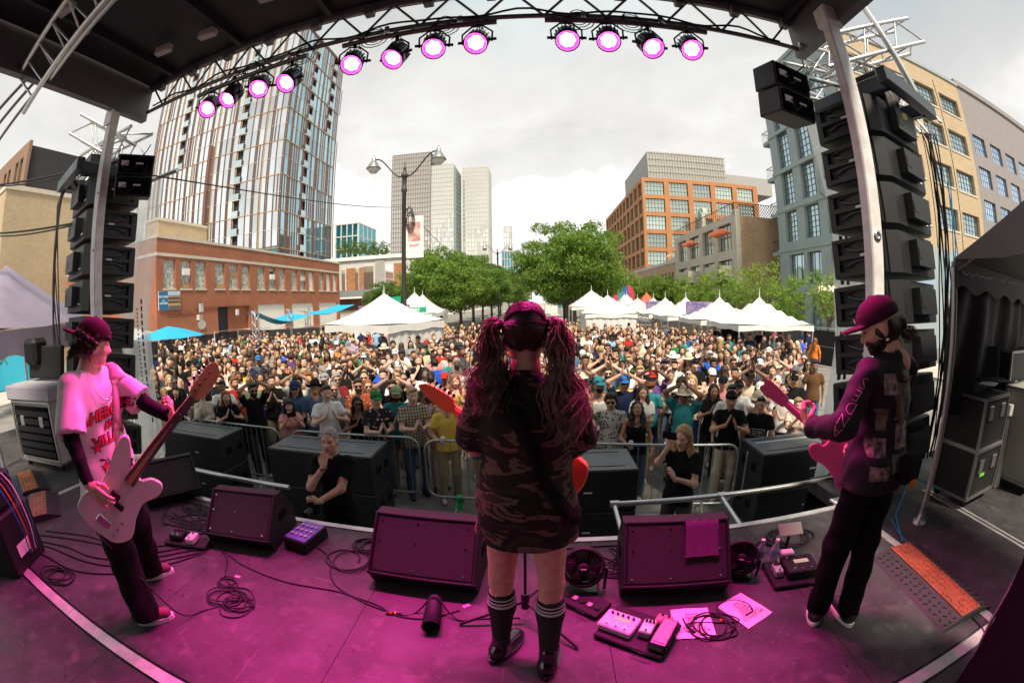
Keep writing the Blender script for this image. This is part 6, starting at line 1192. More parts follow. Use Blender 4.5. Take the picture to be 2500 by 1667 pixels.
# ================================================================ CROWD
CROWD = """-831 673 166 f L Y fold bob P - e F
-692 575 166 m G A D Az A - - F
-612 576 163 f K Y 2 Q blue - - F
-687 710 166 f G A U B C - e F
-639 698 166 f L A D bun M - g F
-543 572 163 f G A 1 K V - - F
-486 586 176 m G A 5 B A - gb T
-506 673 176 m G A 1 B C - - F
-402 575 155 f G pink a Az A - p E
-417 623 175 m K denim D K C 3 g F
-374 621 176 m I denim cup B A y p T
-362 665 166 f G W 1 J 0 - g F
-410 788 176 m G A U B M - g F
-396 697 176 m G A D B C cap:grey - E
-932 965 176 m G A D B A S - T
-682 788 176 m G yellow D K M - eb F
-736 814 166 f G H D pony P - g F
-749 889 176 m I 4 D B C cap:tan gb E
-926 1173 177 m I A D Q A O - C
-757 950 176 m I darkplaid D B A t - T
-691 985 168 f L d 9 K C cap:royal g T
-495 714 165 f G r 1 B c - - F
-576 911 176 m G sage cup Q C - e F
-441 710 176 m G C D Q V - - F
-570 969 176 m G 0 U B A - - E
-566 855 166 f L C D bun M - - T
-673 1156 166 f L A D J C - - T
-805 1208 175 m G c D B A - - C
-816 1124 168 f L orange D K P - b F
-923 1215 175 m G H R B C - - E
-917 824 177 m G A R B C S - E
-931 864 176 m G W D B A O g C
-1103 1032 176 m G A D 8 A - g T
-917 922 176 m G A D B A O - C
-1166 1143 176 m G H R B P - - F
-1287 1322 165 f L 6 R K A - - T
-1528 1359 166 f G H D bun C - - E
-1362 1185 166 f L w R K V - - F
-1287 1024 166 f L H R J A - - C
-1394 1073 176 m G 4 R 8 C - - E
-985 740 166 f I X R J P - - F
-1242 1329 176 m G H R B C h - E
-1386 1549 176 m I Z D B C - - E
-1211 1381 177 m G H R B C - - F
-1198 1421 176 m G 0 R B C i - E
-1206 1466 165 f G H D K C - - E
-988 1153 177 m G H D Q C - eb F
-1129 1478 176 m G H D B C cap:yellow - T
-993 1388 177 m G A D B A - - T
-987 1433 176 m G H D 8 C - b E
-938 1435 166 f L A D K M - g T
-990 1596 176 m G Z D B A - g F
-795 1347 176 m G 4 D B A O - T
-1054 1769 176 m G H D B C - - F
-1217 2138 166 f L Y D K P - - F
-708 1350 177 m G W D B C N - E
-631 1126 176 m G o D B C - g E
-723 1309 176 m G H D B A - - C
-1364 1961 166 f G A D B A - g E
-1186 1798 176 m G H D B C - - E
-696 1029 175 m G n R Q C - - E
-1032 1166 165 f L l R J A - - dark
-821 1168 177 m G 4 D B C - b E
-307 656 176 m I d U B C - gb E
-308 699 166 f L C D K V - g F
-241 574 172 m I X U B C i - F
-221 611 173 m I l U bob A cap:sage eb E
-187 586 177 m I plaid U B P - - F
-157 617 144 f L pink 2 J P - - F
-154 751 166 f L w 1 J V - - F
-153 843 176 m I v U B 0 u e F
-235 1070 176 m I v D B C - g F
-228 1178 176 m G q D B C O g E
-131 1096 176 m I tealprint D B A - g T
-232 828 166 f G H D bob A - e C
-284 953 176 m G A 2 8 V - b F
-301 855 176 m I A 5 B C 7 - F
-242 650 176 m G A 5 B C - g F
-386 1079 178 m G H D B C N - F
-419 1108 164 f L o U J C - - E
-454 1015 176 m I o 5 B M N - T
-379 844 166 f G A 5 bun A - - F
-595 1531 176 m G A D B A - g E
-458 1180 180 m G A D B C Ax - C
-455 1440 166 f G 0 D K M - g E
-372 1353 176 m G c D B C cap:red b F
-333 1167 176 m G Y D Q A - - E
-357 1047 177 m G H D Q A - - dark
-306 1227 176 m G A 2 B C - b E
-311 1372 176 m G A U B A - g C
-308 1456 176 m I A D B A - - C
-243 1418 176 m G A D K C - b F
-198 1260 176 m G 0 D B M - b F
-176 1334 166 f L H a Q C - p E
-170 1498 176 m G W D B C - - F
-281 2092 176 m G A D B C - b F
-193 1855 176 m G H D B C N g F
-458 1548 176 m G W D B A O - T
-486 1514 176 m G Y D B C - g F
-545 1591 176 m G r R B C j - F
-688 1449 176 m G r R B C h - E
-734 1383 175 m G 0 D B C s g F
-724 1424 165 f L A D Q A - - E
-578 1098 166 f L H D K C cap:orange - F
-680 1307 166 f L 6 D K C - g F
-538 1064 166 f L A D bob V - - F
-487 1340 176 m I 4 D Q A - - T
-658 1508 176 m G T D B C - - F
-420 1642 176 m G H D B C - - F
-516 2217 176 m G l D B A - - T
-355 1795 176 m I 4 R B A - - T
-333 1929 166 f G C D K P - - F
-422 2680 166 f L Y D K P - - F
-256 1741 166 f L H D K P - - F
-655 2192 176 m G Z R B 0 - - F
-884 3165 166 f G n 9 pony A - - T
-196 1535 176 m G H 9 B 0 - - F
97 665 176 m L H D B A s eb T
126 836 176 m L c 5 B A O - E
142 677 176 m G 4 5 B C t g E
106 597 164 m I bwprint D Q A - g E
141 574 156 f L A cup J A - e T
165 641 166 f G H 2 J C - - E
196 1049 176 m G T D Q A - b E
207 940 176 m G H D B P - g F
173 852 176 m G o 5 8 A - - dark
267 852 176 m G H cup B C 3 b F
322 969 175 m I Y D B C x g F
194 779 176 m G H 2 B P - e F
240 968 165 f L C U K A - - T
279 1044 166 f L H 9 J C - - E
374 1347 166 f G A 5 bun A - g T
334 1533 176 m G red D B C - - E
292 1465 166 f L H U K C N - F
196 1176 176 m G A U Q C - g E
276 1540 176 m I Z D B A O - C
264 1737 176 m G A D B A - g E
176 1705 176 m G Y D B C - g F
180 1551 176 m G H 1 B A - g T
180 1275 166 f K 4 D K C - - F
117 1109 166 f K H D K A 7 - E
114 940 166 f L H D bun P - - F
359 2392 176 m G n D 8 0 - - E
305 1875 176 m G W D Q 0 - - C
307 2427 166 f L H U K C - g F
384 1197 176 m I plaid D Q A - b E
378 1462 176 m G H U B C N g E
423 1524 176 m G H 5 8 C - - C
280 1221 166 f G q 1 bun A - - T
215 2159 166 f L Y D K P - - F
232 642 176 m G X a Q A - - E
425 974 176 m G Ay cup B C N b E
499 1030 166 f G H D K P - g F
391 816 166 f G H R K C - - F
517 961 176 m G A a B A - - E
427 706 176 m G A 2 B A S - T
286 634 166 f G A 1 J M - - T
277 548 172 m G A 1 B A S - T
325 540 164 m G A D B A - e E
632 1028 176 m I stripe D B C N b E
597 939 166 f G C 2 bun A - - F
670 972 166 f L q D K M - - F
643 853 167 f L H D J A - g T
611 782 176 m I C D B A - - C
482 695 166 f I 6 cup Az M - - E
661 896 176 m G 0 D 8 C - g F
402 550 156 f I 6 a B P - - F
598 1089 176 m G H D B A z g E
581 1198 176 m G A U B C - - F
403 1054 176 m I stripe D K C N gb F
446 1057 176 m G A D B C - - F
624 1348 176 m G A U B A N b C
581 1351 166 f G 4 D Q A - - E
808 1249 166 f L 0 R K 0 - - F
830 1390 176 m G A U 8 A - b T
916 1288 166 f L red D K A j - T
823 1492 176 m G 4 D B C - - T
1116 1771 166 f L l R K pink - - F
641 1215 176 m G l D B A - - C
1230 1634 176 m G 4 R B C 3 - E
1079 1389 166 f K orange R K V - - F
1169 1939 176 m G A D B A O - E
1001 1378 176 m G Ay R B C 3 - E
303 800 166 f L T U K C - g F
279 719 166 f L Y D K P - - F
456 1309 176 m G c D B A - - E
574 1510 176 m G Ay D B A - - T
511 1307 166 f G r D K V - g F
416 1165 166 f G 6 D bob C - - E
895 1999 176 m G A D B C - - F
951 1830 176 m I A D B A N g C
716 1464 176 m G l D B A - - T
780 1699 166 f G A R J A - - T
1011 1730 176 m G A D B A - - T
1061 1638 176 m G X R B A - - F
1086 1600 166 f L C 9 K P - - F
665 1628 166 f G H D K P - - F"""
rg = random.Random(11); bodies = {}
ptop = {'tee': 't-shirt', 'tank': 'tank top', 'shirt': 'shirt', 'long': 'long sleeved top'}
pcol = {'darkplaid': 'dark plaid', 'plaid': 'plaid', 'floral': 'floral', 'blackfloral': 'dark floral', 'paisley': 'paisley', 'tealprint': 'teal print', 'stripe': 'striped', 'bwprint': 'black and white', 'redfloral': 'red patterned', 'royal': 'bright blue', 'charcoal': 'dark grey', 'lightblue': 'light blue', 'maroon': 'dark red', 'sage': 'sage green', 'green': 'green'}
ppose = {'clap': 'clapping', 'clap2': 'clapping high', 'over': 'arms overhead', 'phone': 'filming', 'cup': 'holding a cup', 'down': '', 'fold': 'arms folded', 'mouth': 'hand at mouth', 'raise': 'one arm raised', 'back': 'facing away'}
phat = {'cap': 'cap', 'capback': 'backward cap', 'beanie': 'beanie', 'bucket': 'bucket hat', 'cowboy': 'cowboy hat', 'straw': 'straw hat', 'flat': 'flat cap'}
def zone(x, y):
    r = 'at the barrier' if y < 6.35 else 'just behind the front row' if y < 7.6 else 'few rows back' if y < 9.5 else 'mid crowd' if y < 13 else 'deep in the crowd' if y < 18 else 'at the far back'
    a = math.degrees(math.atan2(x, y)); q = [(-48, 'far left'), (-36, 'by the left speakers'), (-29, 'left of the big tent'), (-20, 'below the big tent'), (-13, 'below the lamp post'), (-4, 'below the left trees'), (5, 'behind the singer'), (14, 'below the big tree'), (24, 'below the distant tents'), (32, 'below the right tents'), (99, 'by the clear banner')]
    return r + ' ' + next(t for v, t in q if a < v)
used_labels = set()
def make_label(f, x, y, lvl=0):
    sex, top, col, pose, hk, hcol, hat, fl, skn = f
    p = [pcol.get(col, col) + ' ' + ptop[top]]
    if pose != 'down': p.append(ppose[pose])
    if hat != '-': p.append((hat.split(':')[1] + ' ' if ':' in hat else '') + phat[hat.split(':')[0]])
    else: p.append({'buzz': 'cropped', 'longwavy': 'long wavy', 'pony': 'ponytail', 'bun': 'tied up'}.get(hk, hk) + ' ' + {'darkbrown': 'dark'}.get(hcol, hcol) + ' hair')
    if 'g' in fl: p.append('sunglasses')
    elif 'e' in fl: p.append('glasses')
    if 'b' in fl and lvl: p.append('beard')
    t = 'person in ' + ', '.join(p) + ', ' + zone(x, y); w_ = t.split()
    if len(w_) > 16: p = p[:-1]; t = 'person in ' + ', '.join(p) + ', ' + zone(x, y)
    return ' '.join(t.split()[:16])
def body_for(sx, top, bottom, pose, near, seed):
    key = (sx, top, bottom, pose, near)
    if key not in bodies:
        nm = 'down' if pose == 'back' else pose
        P_, HM, A = person(sx, top, bottom, POSE[nm], seed=seed, h=.020 if near else .030, head=((0, .06) if pose != 'cup' else (0, -.35)), heads=(HEADS if near else HEADL)[(int(sx == 'f'), seed % 2)], hands=HANDS if near else HANDL, feet=((.12, .04), (-.11, -.03)), wr=.006 if near else .004, loose=.004, hem=.90 if top != 'shirt' else .86)
        bodies[key] = (np_mesh('person', P_, [SK['light'], CL['black'], CL['denim'], shoe_m['w'], LIP, EYE]), HM, A)
    return bodies[key]
hatcache = {}
def setm(o, i, m): o.material_slots[i].link = 'OBJECT'; o.material_slots[i].material = m
people = []
def add_person(x, y, H, f, bottom=None, rz=None, label=None, z=0, shade=None):
    sex, top, col, pose, hk, hcol, hat, fl, skn = f; d = math.hypot(x, y); near = d < 8.4; seed = rg.randrange(1000)
    bottom = bottom or ('pants' if not near else rg.choice(['pants', 'shorts', 'pants'] if sex == 'm' else ['pants', 'shorts', 'pants']))
    me, HM, A = body_for(sex, top, bottom, pose, near, seed % 2)
    if rz is None:
        dx, dy = -x * .8, 1.2 - y; rz = math.atan2(-dx, dy) + rg.uniform(-.28, .28)
        if pose == 'back': rz += pi + rg.uniform(-.8, .8)
    s = H / 1.757; o = link('person', me, None, None, loc=(x, y, z), rot=rz); wsc = s * rg.uniform(.96, 1.08) if pose not in ('clap', 'clap2', 'over') else s; o.scale = (wsc, wsc, s)
    setm(o, 0, SK[skn]); setm(o, 1, CL[col]); setm(o, 2, CL[rg.choice(['denim', 'black', 'navy', 'khaki', 'charcoal', 'denim', 'cream'] if bottom != 'skirt' else [col if col in CL else 'black', 'black', 'denim'])]); setm(o, 3, shoe_m[rg.choice('wb')])
    Mh = Matrix(HM.tolist()); ho = link('hair', HAIRM[hk], None, o, M=Mh @ Matrix.Diagonal((1, 1, .80 if hat != '-' and hk in ('curly', 'short') else 1, 1))); setm(ho, 0, HC[hcol])
    if hat != '-':
        k = hat.split(':'); hb = link({'cap': 'cap', 'capback': 'cap'}.get(k[0], phat[k[0]].replace(' ', '_')), HATM[k[0]], None, o, M=Mh @ Matrix.Scale(1.05, 4)); setm(hb, 0, CL[k[1] if k[1] in CL else 'tan'])
    if 'g' in fl: link('sunglasses', SGL, None, o, M=Mh)
    if 'e' in fl: link('glasses', EGL, None, o, M=Mh)
    if 'b' in fl: b_ = link('beard', BEARD, None, o, M=Mh); setm(b_, 0, HC[hcol])
    if label is None:
        label = make_label(f, x, y)
        if label in used_labels: label = make_label(f, x, y, 1)
        if label in used_labels: label = ' '.join(label.replace('person in', 'taller person in' if H > 1.7 else 'shorter person in').split()[:16])
    used_labels.add(label); tag(o, label, 'person', 'festival crowd facing the stage'); people.append((x, y, o))
    if 'p' in fl or pose == 'phone':
        ph_ = thing('mobile_phone' if near else 'mobile_phone', 'black phone held up by the ' + label.replace('person in ', 'one in ').replace(', filming', ''), 'phone', (0, 0, 0), 0, 'phones held up in the crowd'); ph_['label'] = ' '.join(ph_['label'].split()[:16]); pm = Matrix.Translation(o.location) @ Matrix.Rotation(rz, 4, 'Z') @ Matrix.Diagonal((wsc, wsc, s, 1)); c = pm @ Vector((.0, .37, 1.545) if pose == 'phone' else (.13, .36, 1.2)); ph_.location = c; ph_.rotation_euler = (.15, 0, rz); link('case', phone_me, None, ph_); link('screen', phone_sc, None, ph_)
    if pose == 'cup':
        c = Matrix.Translation(o.location) @ Matrix.Rotation(rz, 4, 'Z') @ Matrix.Diagonal((wsc, wsc, s, 1)) @ Vector((.12, .36, 1.17)); q = link('drink_can', can_me, None, None, loc=c); tag(q, ' '.join(('drink held by the ' + label.replace('person in ', 'one in ').replace(', holding a cup', '')).split()[:16]), 'drink', 'drinks held in the crowd')
    return o
phone_me = MB().bbox((0, 0, 0), (.15, .012, .075), .005).mesh('case'); phone_me.materials.append(CL['black']); phone_sc = MB().bb(-.07, .07, -.008, -.0065, -.033, .033).mesh('screen'); phone_sc.materials.append(mat('phone_glass', (.03, .03, .04), .1))
can_me = MB().lathe([(.026, -.06), (.033, -.055), (.033, .05), (.028, .058)], n=10).mesh('can'); can_me.materials.append(mat('can_white', (.65, .65, .68), .35, .3))
listed = []; DEC = dict(p.split('=') for p in 'A=black B=short C=brown D=down E=light F=fair G=tee H=white I=shirt J=longwavy K=long L=tank M=darkbrown N=cap:white O=cap:black P=blond Q=curly R=back S=capback:black T=tan U=clap V=ginger W=charcoal X=blackfloral Y=cream Z=lightblue 0=grey 1=clap2 2=mouth 3=cap:navy 4=navy 5=over 6=floral 7=beanie:white 8=buzz 9=raise a=phone c=green d=redfloral h=cap:khaki i=cap:green j=cap:cream l=teal n=purple o=olive q=maroon r=lilac s=cap:teal t=cap:blue u=flat:charcoal v=paisley w=mustard x=cowboy:white y=cowboy:black z=cap:charcoal Ax=straw:cream Ay=royal Az=bangs'.split())
LBL = {}
for L in CROWD.strip().splitlines():
    q = L.split(); x, y, H = map(float, q[:3]); f = [DEC.get(w_, w_) for w_ in q[3:]]; x, y, H = x / 100, y / 100, H / 100; f = (f[0], f[1], f[2], f[3], f[4], f[5], f[6], f[7], f[8]); listed.append((x, y)); bt = None
    if 'royal' in f and 'down' not in f and f[0] == 'm' and f[3] == 'cup': bt = 'shorts'
    o = add_person(x, y, H, f, bt)
    if f[2] == 'royal' and f[3] == 'cup':
        text('lettering', 'KENTUCKY', .062, CL['white'], o, frameM((0, .165, 1.27), (-1, 0, 0), (0, 1, .05)), .001, bold=.001); setm(o, 2, CL['khaki'])
        # keep the print upright for a viewer in front of the wearer
    if f[:5] == ('m', 'tee', 'black', 'down', 'short') and 'e' in f[7] and x > 3: text('lettering', 'Q101', .085, CL['white'], o, frameM((0, .155, 1.22), (-1, 0, 0), (0, 1, .05)), .001); MB().bb(-.12, .12, .148, .152, 1.165, 1.17).bb(-.12, .12, .148, .152, 1.27, 1.275).bb(-.12, -.115, .148, .152, 1.17, 1.27).bb(.115, .12, .148, .152, 1.17, 1.27).build('printed_frame', CL['white'], o)
# random rest up to about 300 people
obst = [(-8.6, -4.2, 13.4, 18.5), (7.2, 11.2, 14, 37), (2.3, 6, 23, 31), (-6.2, -5.5, 17.4, 18.2), (-17.4, -16.6, 21, 28), (2.3, 3.5, 33, 35)]
def free(x, y, r, pts): return all((x - a) ** 2 + (y - b) ** 2 > r * r for a, b in pts) and not any(a < x < b and c < y < d for a, b, c, d in obst)
pts = list(listed); tries = 0
tops = ['tee'] * 6 + ['tank', 'shirt']; colw = ['black'] * 10 + ['white'] * 9 + ['cream'] * 3 + ['grey', 'charcoal', 'navy', 'cream', 'tan', 'red', 'olive', 'teal', 'maroon', 'lightblue', 'pink', 'yellow', 'green', 'brown', 'plaid', 'floral', 'stripe', 'darkplaid', 'lilac', 'sage', 'denim', 'purple', 'royal', 'paisley', 'tealprint', 'blackfloral']
def rfeat(back=.12):
    sx = rg.choice('mmf'); top = rg.choice(tops) if sx == 'm' else rg.choice(['tee', 'tank', 'tank']); top = 'tee' if sx == 'm' and top == 'tank' and rg.random() < .6 else top
    pose = rg.choices(['clap', 'clap2', 'over', 'down', 'cup', 'phone', 'raise', 'back', 'mouth'], [6, 6, 3.5, 5, 1, .8, .8, back * 20, .6])[0]
    return (sx, top, rg.choice(colw), pose, rg.choice(['short', 'short', 'curly', 'buzz'] if sx == 'm' else ['long', 'longwavy', 'bun', 'pony', 'bob']), rg.choices(['black', 'brown', 'darkbrown', 'blond', 'ginger', 'grey'], [5, 6, 4, 3, 1, .6])[0], rg.choice(['cap:black', 'cap:white', 'capback:black', 'cap:navy', 'cap:khaki', 'bucket:cream', 'cap:red', 'straw:cream']) if rg.random() < .22 else '-', ('g' if rg.random() < .35 else '') + ('b' if sx == 'm' and rg.random() < .3 else '') or '-', rg.choices(['fair', 'light', 'tan', 'brown', 'dark'], [5, 5, 3, 2, 1])[0])
n_more = 300 - len(people)
cand = []
while len(cand) < 4000 and tries < 40000:
    tries += 1; y = rg.uniform(5.75, 62); a = rg.uniform(-52, 36); x = math.tan(R(a)) * y
    xl = -19 if y < 22 else -12.5 if y < 27 else -9.5; xr = 7.3 if y > 13 else (8.6 if y > 9 else 3 + y * .62)
    if not (xl < x < xr): continue
    if y < 8.5 and not (-9 < x < 5.2): continue
    rr = .44 if y < 12 else .56 if y < 20 else .7 if y < 34 else .9
    if free(x, y, rr, pts): cand.append((x, y)); pts.append((x, y))
cand.sort(key=lambda p: math.hypot(*p))
for x, y in cand[:n_more]:
    for _ in range(30):
        f = rfeat(); l = make_label(f, x, y)
        if l not in used_labels: break
    add_person(x, y, rg.gauss(1.74 if f[0] == 'm' else 1.64, .06), f)
# the mass behind: one object
far_b = {}; _fh = {k: hand_part('relax', .045) for k in ('flat', 'relax', 'grip', 'hold')}
for sx in 'mf':
    for pose in ('clap', 'down', 'over', 'back'):
        P_, HM, A = person(sx, 'tee' if sx == 'm' else 'tank', 'pants', POSE['down' if pose == 'back' else pose], h=.078, heads=head_part(sx == 'f', .04), hands=_fh, wr=0); hp = xf(hair_part('short' if sx == 'm' else 'long', .04), HM); far_b[(sx, pose)] = (P_, hp)
fm_names = ['black', 'white', 'grey', 'navy', 'cream', 'red', 'teal', 'pink', 'tan', 'lightblue', 'denim', 'charcoal']; fsk = ['fair', 'light', 'tan', 'brown']; fh = ['black', 'brown', 'blond', 'darkbrown']
fmats = [SK[k] for k in fsk] + [CL[k] for k in fm_names] + [HC[k] for k in fh] + [LIP]
parts = []
for x, y in cand[n_more:n_more + 490]:
    sx = rg.choice('mf'); pose = rg.choice(['clap', 'down', 'down', 'over', 'back']); P_, hp = far_b[(sx, pose)]; a = rg.randrange(4); b = 4 + rg.choice([0, 0, 0, 1, 1] + list(range(12))); c = 4 + rg.choice([0, 3, 10, 11]); rz = math.atan2(x * .8, 1.2 - y) + rg.uniform(-.4, .4) + (pi if pose == 'back' else 0); s = rg.uniform(.92, 1.04)
    M_ = np.eye(4); M_[:3, :3] = Rz(rz) * s; M_[:3, 3] = (x, y, 0); lut = np.array([a, b, c, 4, 20, 18])
    for p in P_: V, F_, m_ = xf(p, M_); parts.append((V, F_, lut[m_]))
    V, F_, m_ = xf(hp, M_); parts.append((V, F_, np.full(len(m_), 16 + rg.randrange(4))))
tag(link('crowd', np_mesh('crowd', parts, fmats)), 'dense far part of the crowd filling the street', 'crowd', kind='stuff')
# ---------------------------------------------------------------- barricades
def barricade(x0, y0, x1, y1, i, lb):
    L = math.hypot(x1 - x0, y1 - y0); t = thing('crowd_barrier', lb, 'barrier', (x0, y0, 0), math.atan2(y1 - y0, x1 - x0), 'steel barriers before the crowd'); r = .17; P = []
    for cx, cz, a0 in ((L - r, 1.1 - r, pi / 2), (L - r, .22 + r, 0), (r, .22 + r, -pi / 2), (r, 1.1 - r, -pi)):
        for k in range(6): a = a0 - k * pi / 10; P.append((cx + r * cos(a), 0, cz + r * sin(a)))
    MB().tube(P, .019, 8, closed=True).build('frame', galv, t); nb_ = 17
    bar = MB().cyl((0, 0, .24), (0, 0, 1.09), .0075, n=6).mesh('bar'); bar.materials.append(galv)
    for k in range(nb_): link('bar', bar, None, t, loc=(r * .5 + (L - r) * (k + .5) / nb_, 0, 0))
    for x in (.45, L - .45): MB().tube([(x, -.32, .0), (x, -.3, .03), (x, 0, .22), (x, .3, .03), (x, .32, 0)], .016, 6).cyl((x, 0, .2), (x, 0, .24), .03, n=8).build('foot', galv, t)
for i, (a, lb) in enumerate([((-8.6, 5.62, -6.45, 5.62), 'steel crowd barrier farthest left, beside the clear banner'), ((-6.35, 5.58, -4.12, 5.52), 'steel crowd barrier between the two left sub speakers'), ((-3.87, 5.52, -1.72, 5.54), 'steel crowd barrier behind the standing photographer'), ((-1.61, 5.46, .55, 5.40), 'steel crowd barrier left of the singer with bottles at its foot'), ((.62, 5.36, 2.72, 4.98), 'steel crowd barrier behind the blonde photographer'), ((2.85, 4.95, 5.0, 4.98), 'steel crowd barrier right of the blonde photographer')]): barricade(*a, i, lb)
# ---------------------------------------------------------------- sub speakers in the pit
subtop = mat('sub_top_grey', (.10, .105, .11), .45, noise=.1, nscale=5)
def sub(x0, x1, y0, y1, lb):
    for k, lv in enumerate(('lower', 'upper')):
        t = thing('sub_speaker', lv + ' ' + lb, 'speaker', ((x0 + x1) / 2, (y0 + y1) / 2, .02 + .545 * k), 0, 'black sub speakers in the pit'); W, D = x1 - x0, y1 - y0
        MB().bbox((0, 0, .27), (W, D, .535), .015).build('cabinet', spk, t); 
        if k: MB().bb(-W / 2 + .02, W / 2 - .02, -D / 2 + .02, D / 2 - .02, .536, .539).build('top_panel', subtop, t); MB().bb(-W / 2 + .12, W / 2 - .15, -D / 2 + .12, -D / 2 + .135, .539, .542).bb(-W / 2 + .12, W / 2 - .15, D / 2 - .14, D / 2 - .125, .539, .542).build('groove', skirt, t)
        for s in (-1, 1):
            for y in (-.12, .16):
                link('handle', MB().bbox((0, 0, 0), (.02, .13, .13), .008).mesh(), skirt, t, loc=(s * W / 2, y, .3)); link('handle_rim', MB().tube([(0, .06 * cos(a), .06 * sin(a)) for a in [j * pi / 6 for j in range(-1, 8)]], .008, 5).mesh(), spk2, t, loc=(s * (W / 2 + .012), y, .3))
        MB().bb(-W / 2 + .03, W / 2 - .03, D / 2, D / 2 + .01, .03, .5).build('grille', spk2, t); MB().bb(W * .1, W * .1 + .1, -D / 2 - .004, -D / 2, .25, .27).build('badge', logom, t)
sub(-3.74, -2.10, 4.65, 5.33, 'black sub box of the stack behind the standing photographer'); sub(-6.35, -4.8, 4.72, 5.4, 'black sub box of the far left stack'); sub(-.45, 1.15, 4.40, 5.12, 'black sub box of the stack beyond the singer'); sub(2.85, 4.2, 4.5, 5.2, 'black sub box of the stack left of the right guitarist')
# bottles on the ground by the barrier
plast = mat('clear_plastic', (.75, .80, .82), .12, alpha=.35, spec=.7); grn = mat('green_cup', (.01, .45, .10), .35); lab = mat('bottle_label', (.25, .40, .62), .5)
def bottle(loc, label, rot=(0, 0, 0), col=None):
    t = thing('water_bottle', label, 'bottle', loc); t.rotation_euler = rot; MB().lathe([(.03, 0), (.033, .01), (.033, .06), (.030, .075), (.033, .09), (.033, .14), (.014, .185), (.013, .20)], n=12).build('bottle_body', plast, t); MB().lathe([(.0145, .198), (.0145, .215)], n=10).build('cap', col or whi, t); MB().lathe([(.0335, .085), (.0335, .135)], n=12, capped=False).build('label', lab, t)
bottle((-1.45, 5.25, 0.04), 'empty clear bottle lying left of the green topped cup', (pi / 2, 0, 1.2)); bottle((-1.0, 5.1, .04), 'clear bottle with blue label lying right of the green cup', (pi / 2, 0, .9))
t = thing('plastic_cup', 'tall plastic cup with green top standing at the barrier foot', 'cup', (-1.1, 5.22, 0)); MB().lathe([(.035, 0), (.045, .16)], n=14).build('cup', plast, t); MB().lathe([(.05, .16), (.05, .2), (.03, .25), (.035, .30), (.05, .31), (.05, .36), (.03, .37)], n=14).build('top', grn, t)
# ---------------------------------------------------------------- photographers in the pit
PP, HM, A = person('m', 'tee', 'pants', {'R': dict(w=(.04, .16, 1.43), d=(-.15, -.25, 1), n=(.1, -1, -.2), hand='relax', pole=(.5, .5, -1)), 'L': dict(w=(.10, .28, 1.12), d=(1, .1, .0), n=(0, -1, 0), hand='grip', pole=(-.9, 0, -1))}, seed=4, h=.011, heads=head_part(False, .0055), hands={k: hand_part(k, .005) for k in ('relax', 'grip')}, loose=.006)
o = link('person', np_mesh('person', PP, [SK['light'], CL['black'], CL['black'], shoe_m['b'], LIP, EYE]), None, None, loc=(-2.03, 3.55, 0), rot=pi + .15); o.scale = (1.04,) * 3; tag(o, 'grey haired photographer in black tee standing in the pit, hand over his mouth', 'person')
Mh = Matrix(HM.tolist()); hb = link('hair', HAIRM['buzz'], None, o, M=Mh @ Matrix.Scale(1.03, 4)); setm(hb, 0, HC['grey']); MB().tube([(.04 + .036 * cos(a), .165 + .036 * sin(a), 1.415) for a in [j * pi / 8 for j in range(16)]], .009, 5, closed=True).cyl((.04, .12, 1.415), (.04, .115, 1.415), .02, n=12).build('wristwatch', CL['charcoal'], o)
def camera_thing(loc, rz, lb):
    t = thing('camera', lb, 'camera', loc, rz); MB().bbox((0, 0, 0), (.14, .07, .10), .015).bbox((0, 0, .06), (.06, .06, .04), .012).build('camera_body', CL['black'], t); MB().cyl((0, .03, 0), (0, .15, 0), .037, n=16).build('lens', spk, t); MB().cyl((0, .151, 0), (0, .153, 0), .03, n=16).build('lens_glass', sgm, t)
camera_thing((-2.16, 3.22, 1.09), pi, 'black camera held at waist height by the grey haired photographer')
PP, HM, A = person('f', 'tee', 'pants', {'R': dict(w=(.02, .33, 1.62), d=(-.2, .2, 1), n=(0, -1, 0), hand='hold', pole=(.6, .2, -1)), 'L': dict(w=(-.06, .30, 1.28), d=(.3, .4, .9), n=(1, 0, 0), hand='relax', pole=(-.6, 0, -1))}, seed=3, h=.011, head=(0, .15), heads=head_part(True, .0055), hands={k: hand_part(k, .005) for k in ('relax', 'hold')})
o = link('person', np_mesh('person', PP, [SK['fair'], CL['black'], CL['charcoal'], shoe_m['b'], LIP, EYE]), None, None, loc=(1.50, 3.98, 0), rot=pi - .75); o.scale = (.99,) * 3; tag(o, 'blonde photographer in black tee holding a phone up in the pit', 'person'); Mh = Matrix(HM.tolist()); hb = link('hair', HAIRM['longwavy'], None, o, M=Mh); setm(hb, 0, HC['blond'])
pm = Matrix.Translation(o.location) @ Matrix.Rotation(pi - .75, 4, 'Z') @ Vector((.0, .37, 1.73)); t = thing('mobile_phone', 'dark phone held up by the blonde photographer in the pit', 'phone', pm, pi - .75); link('case', phone_me, None, t); link('screen', phone_sc, None, t)
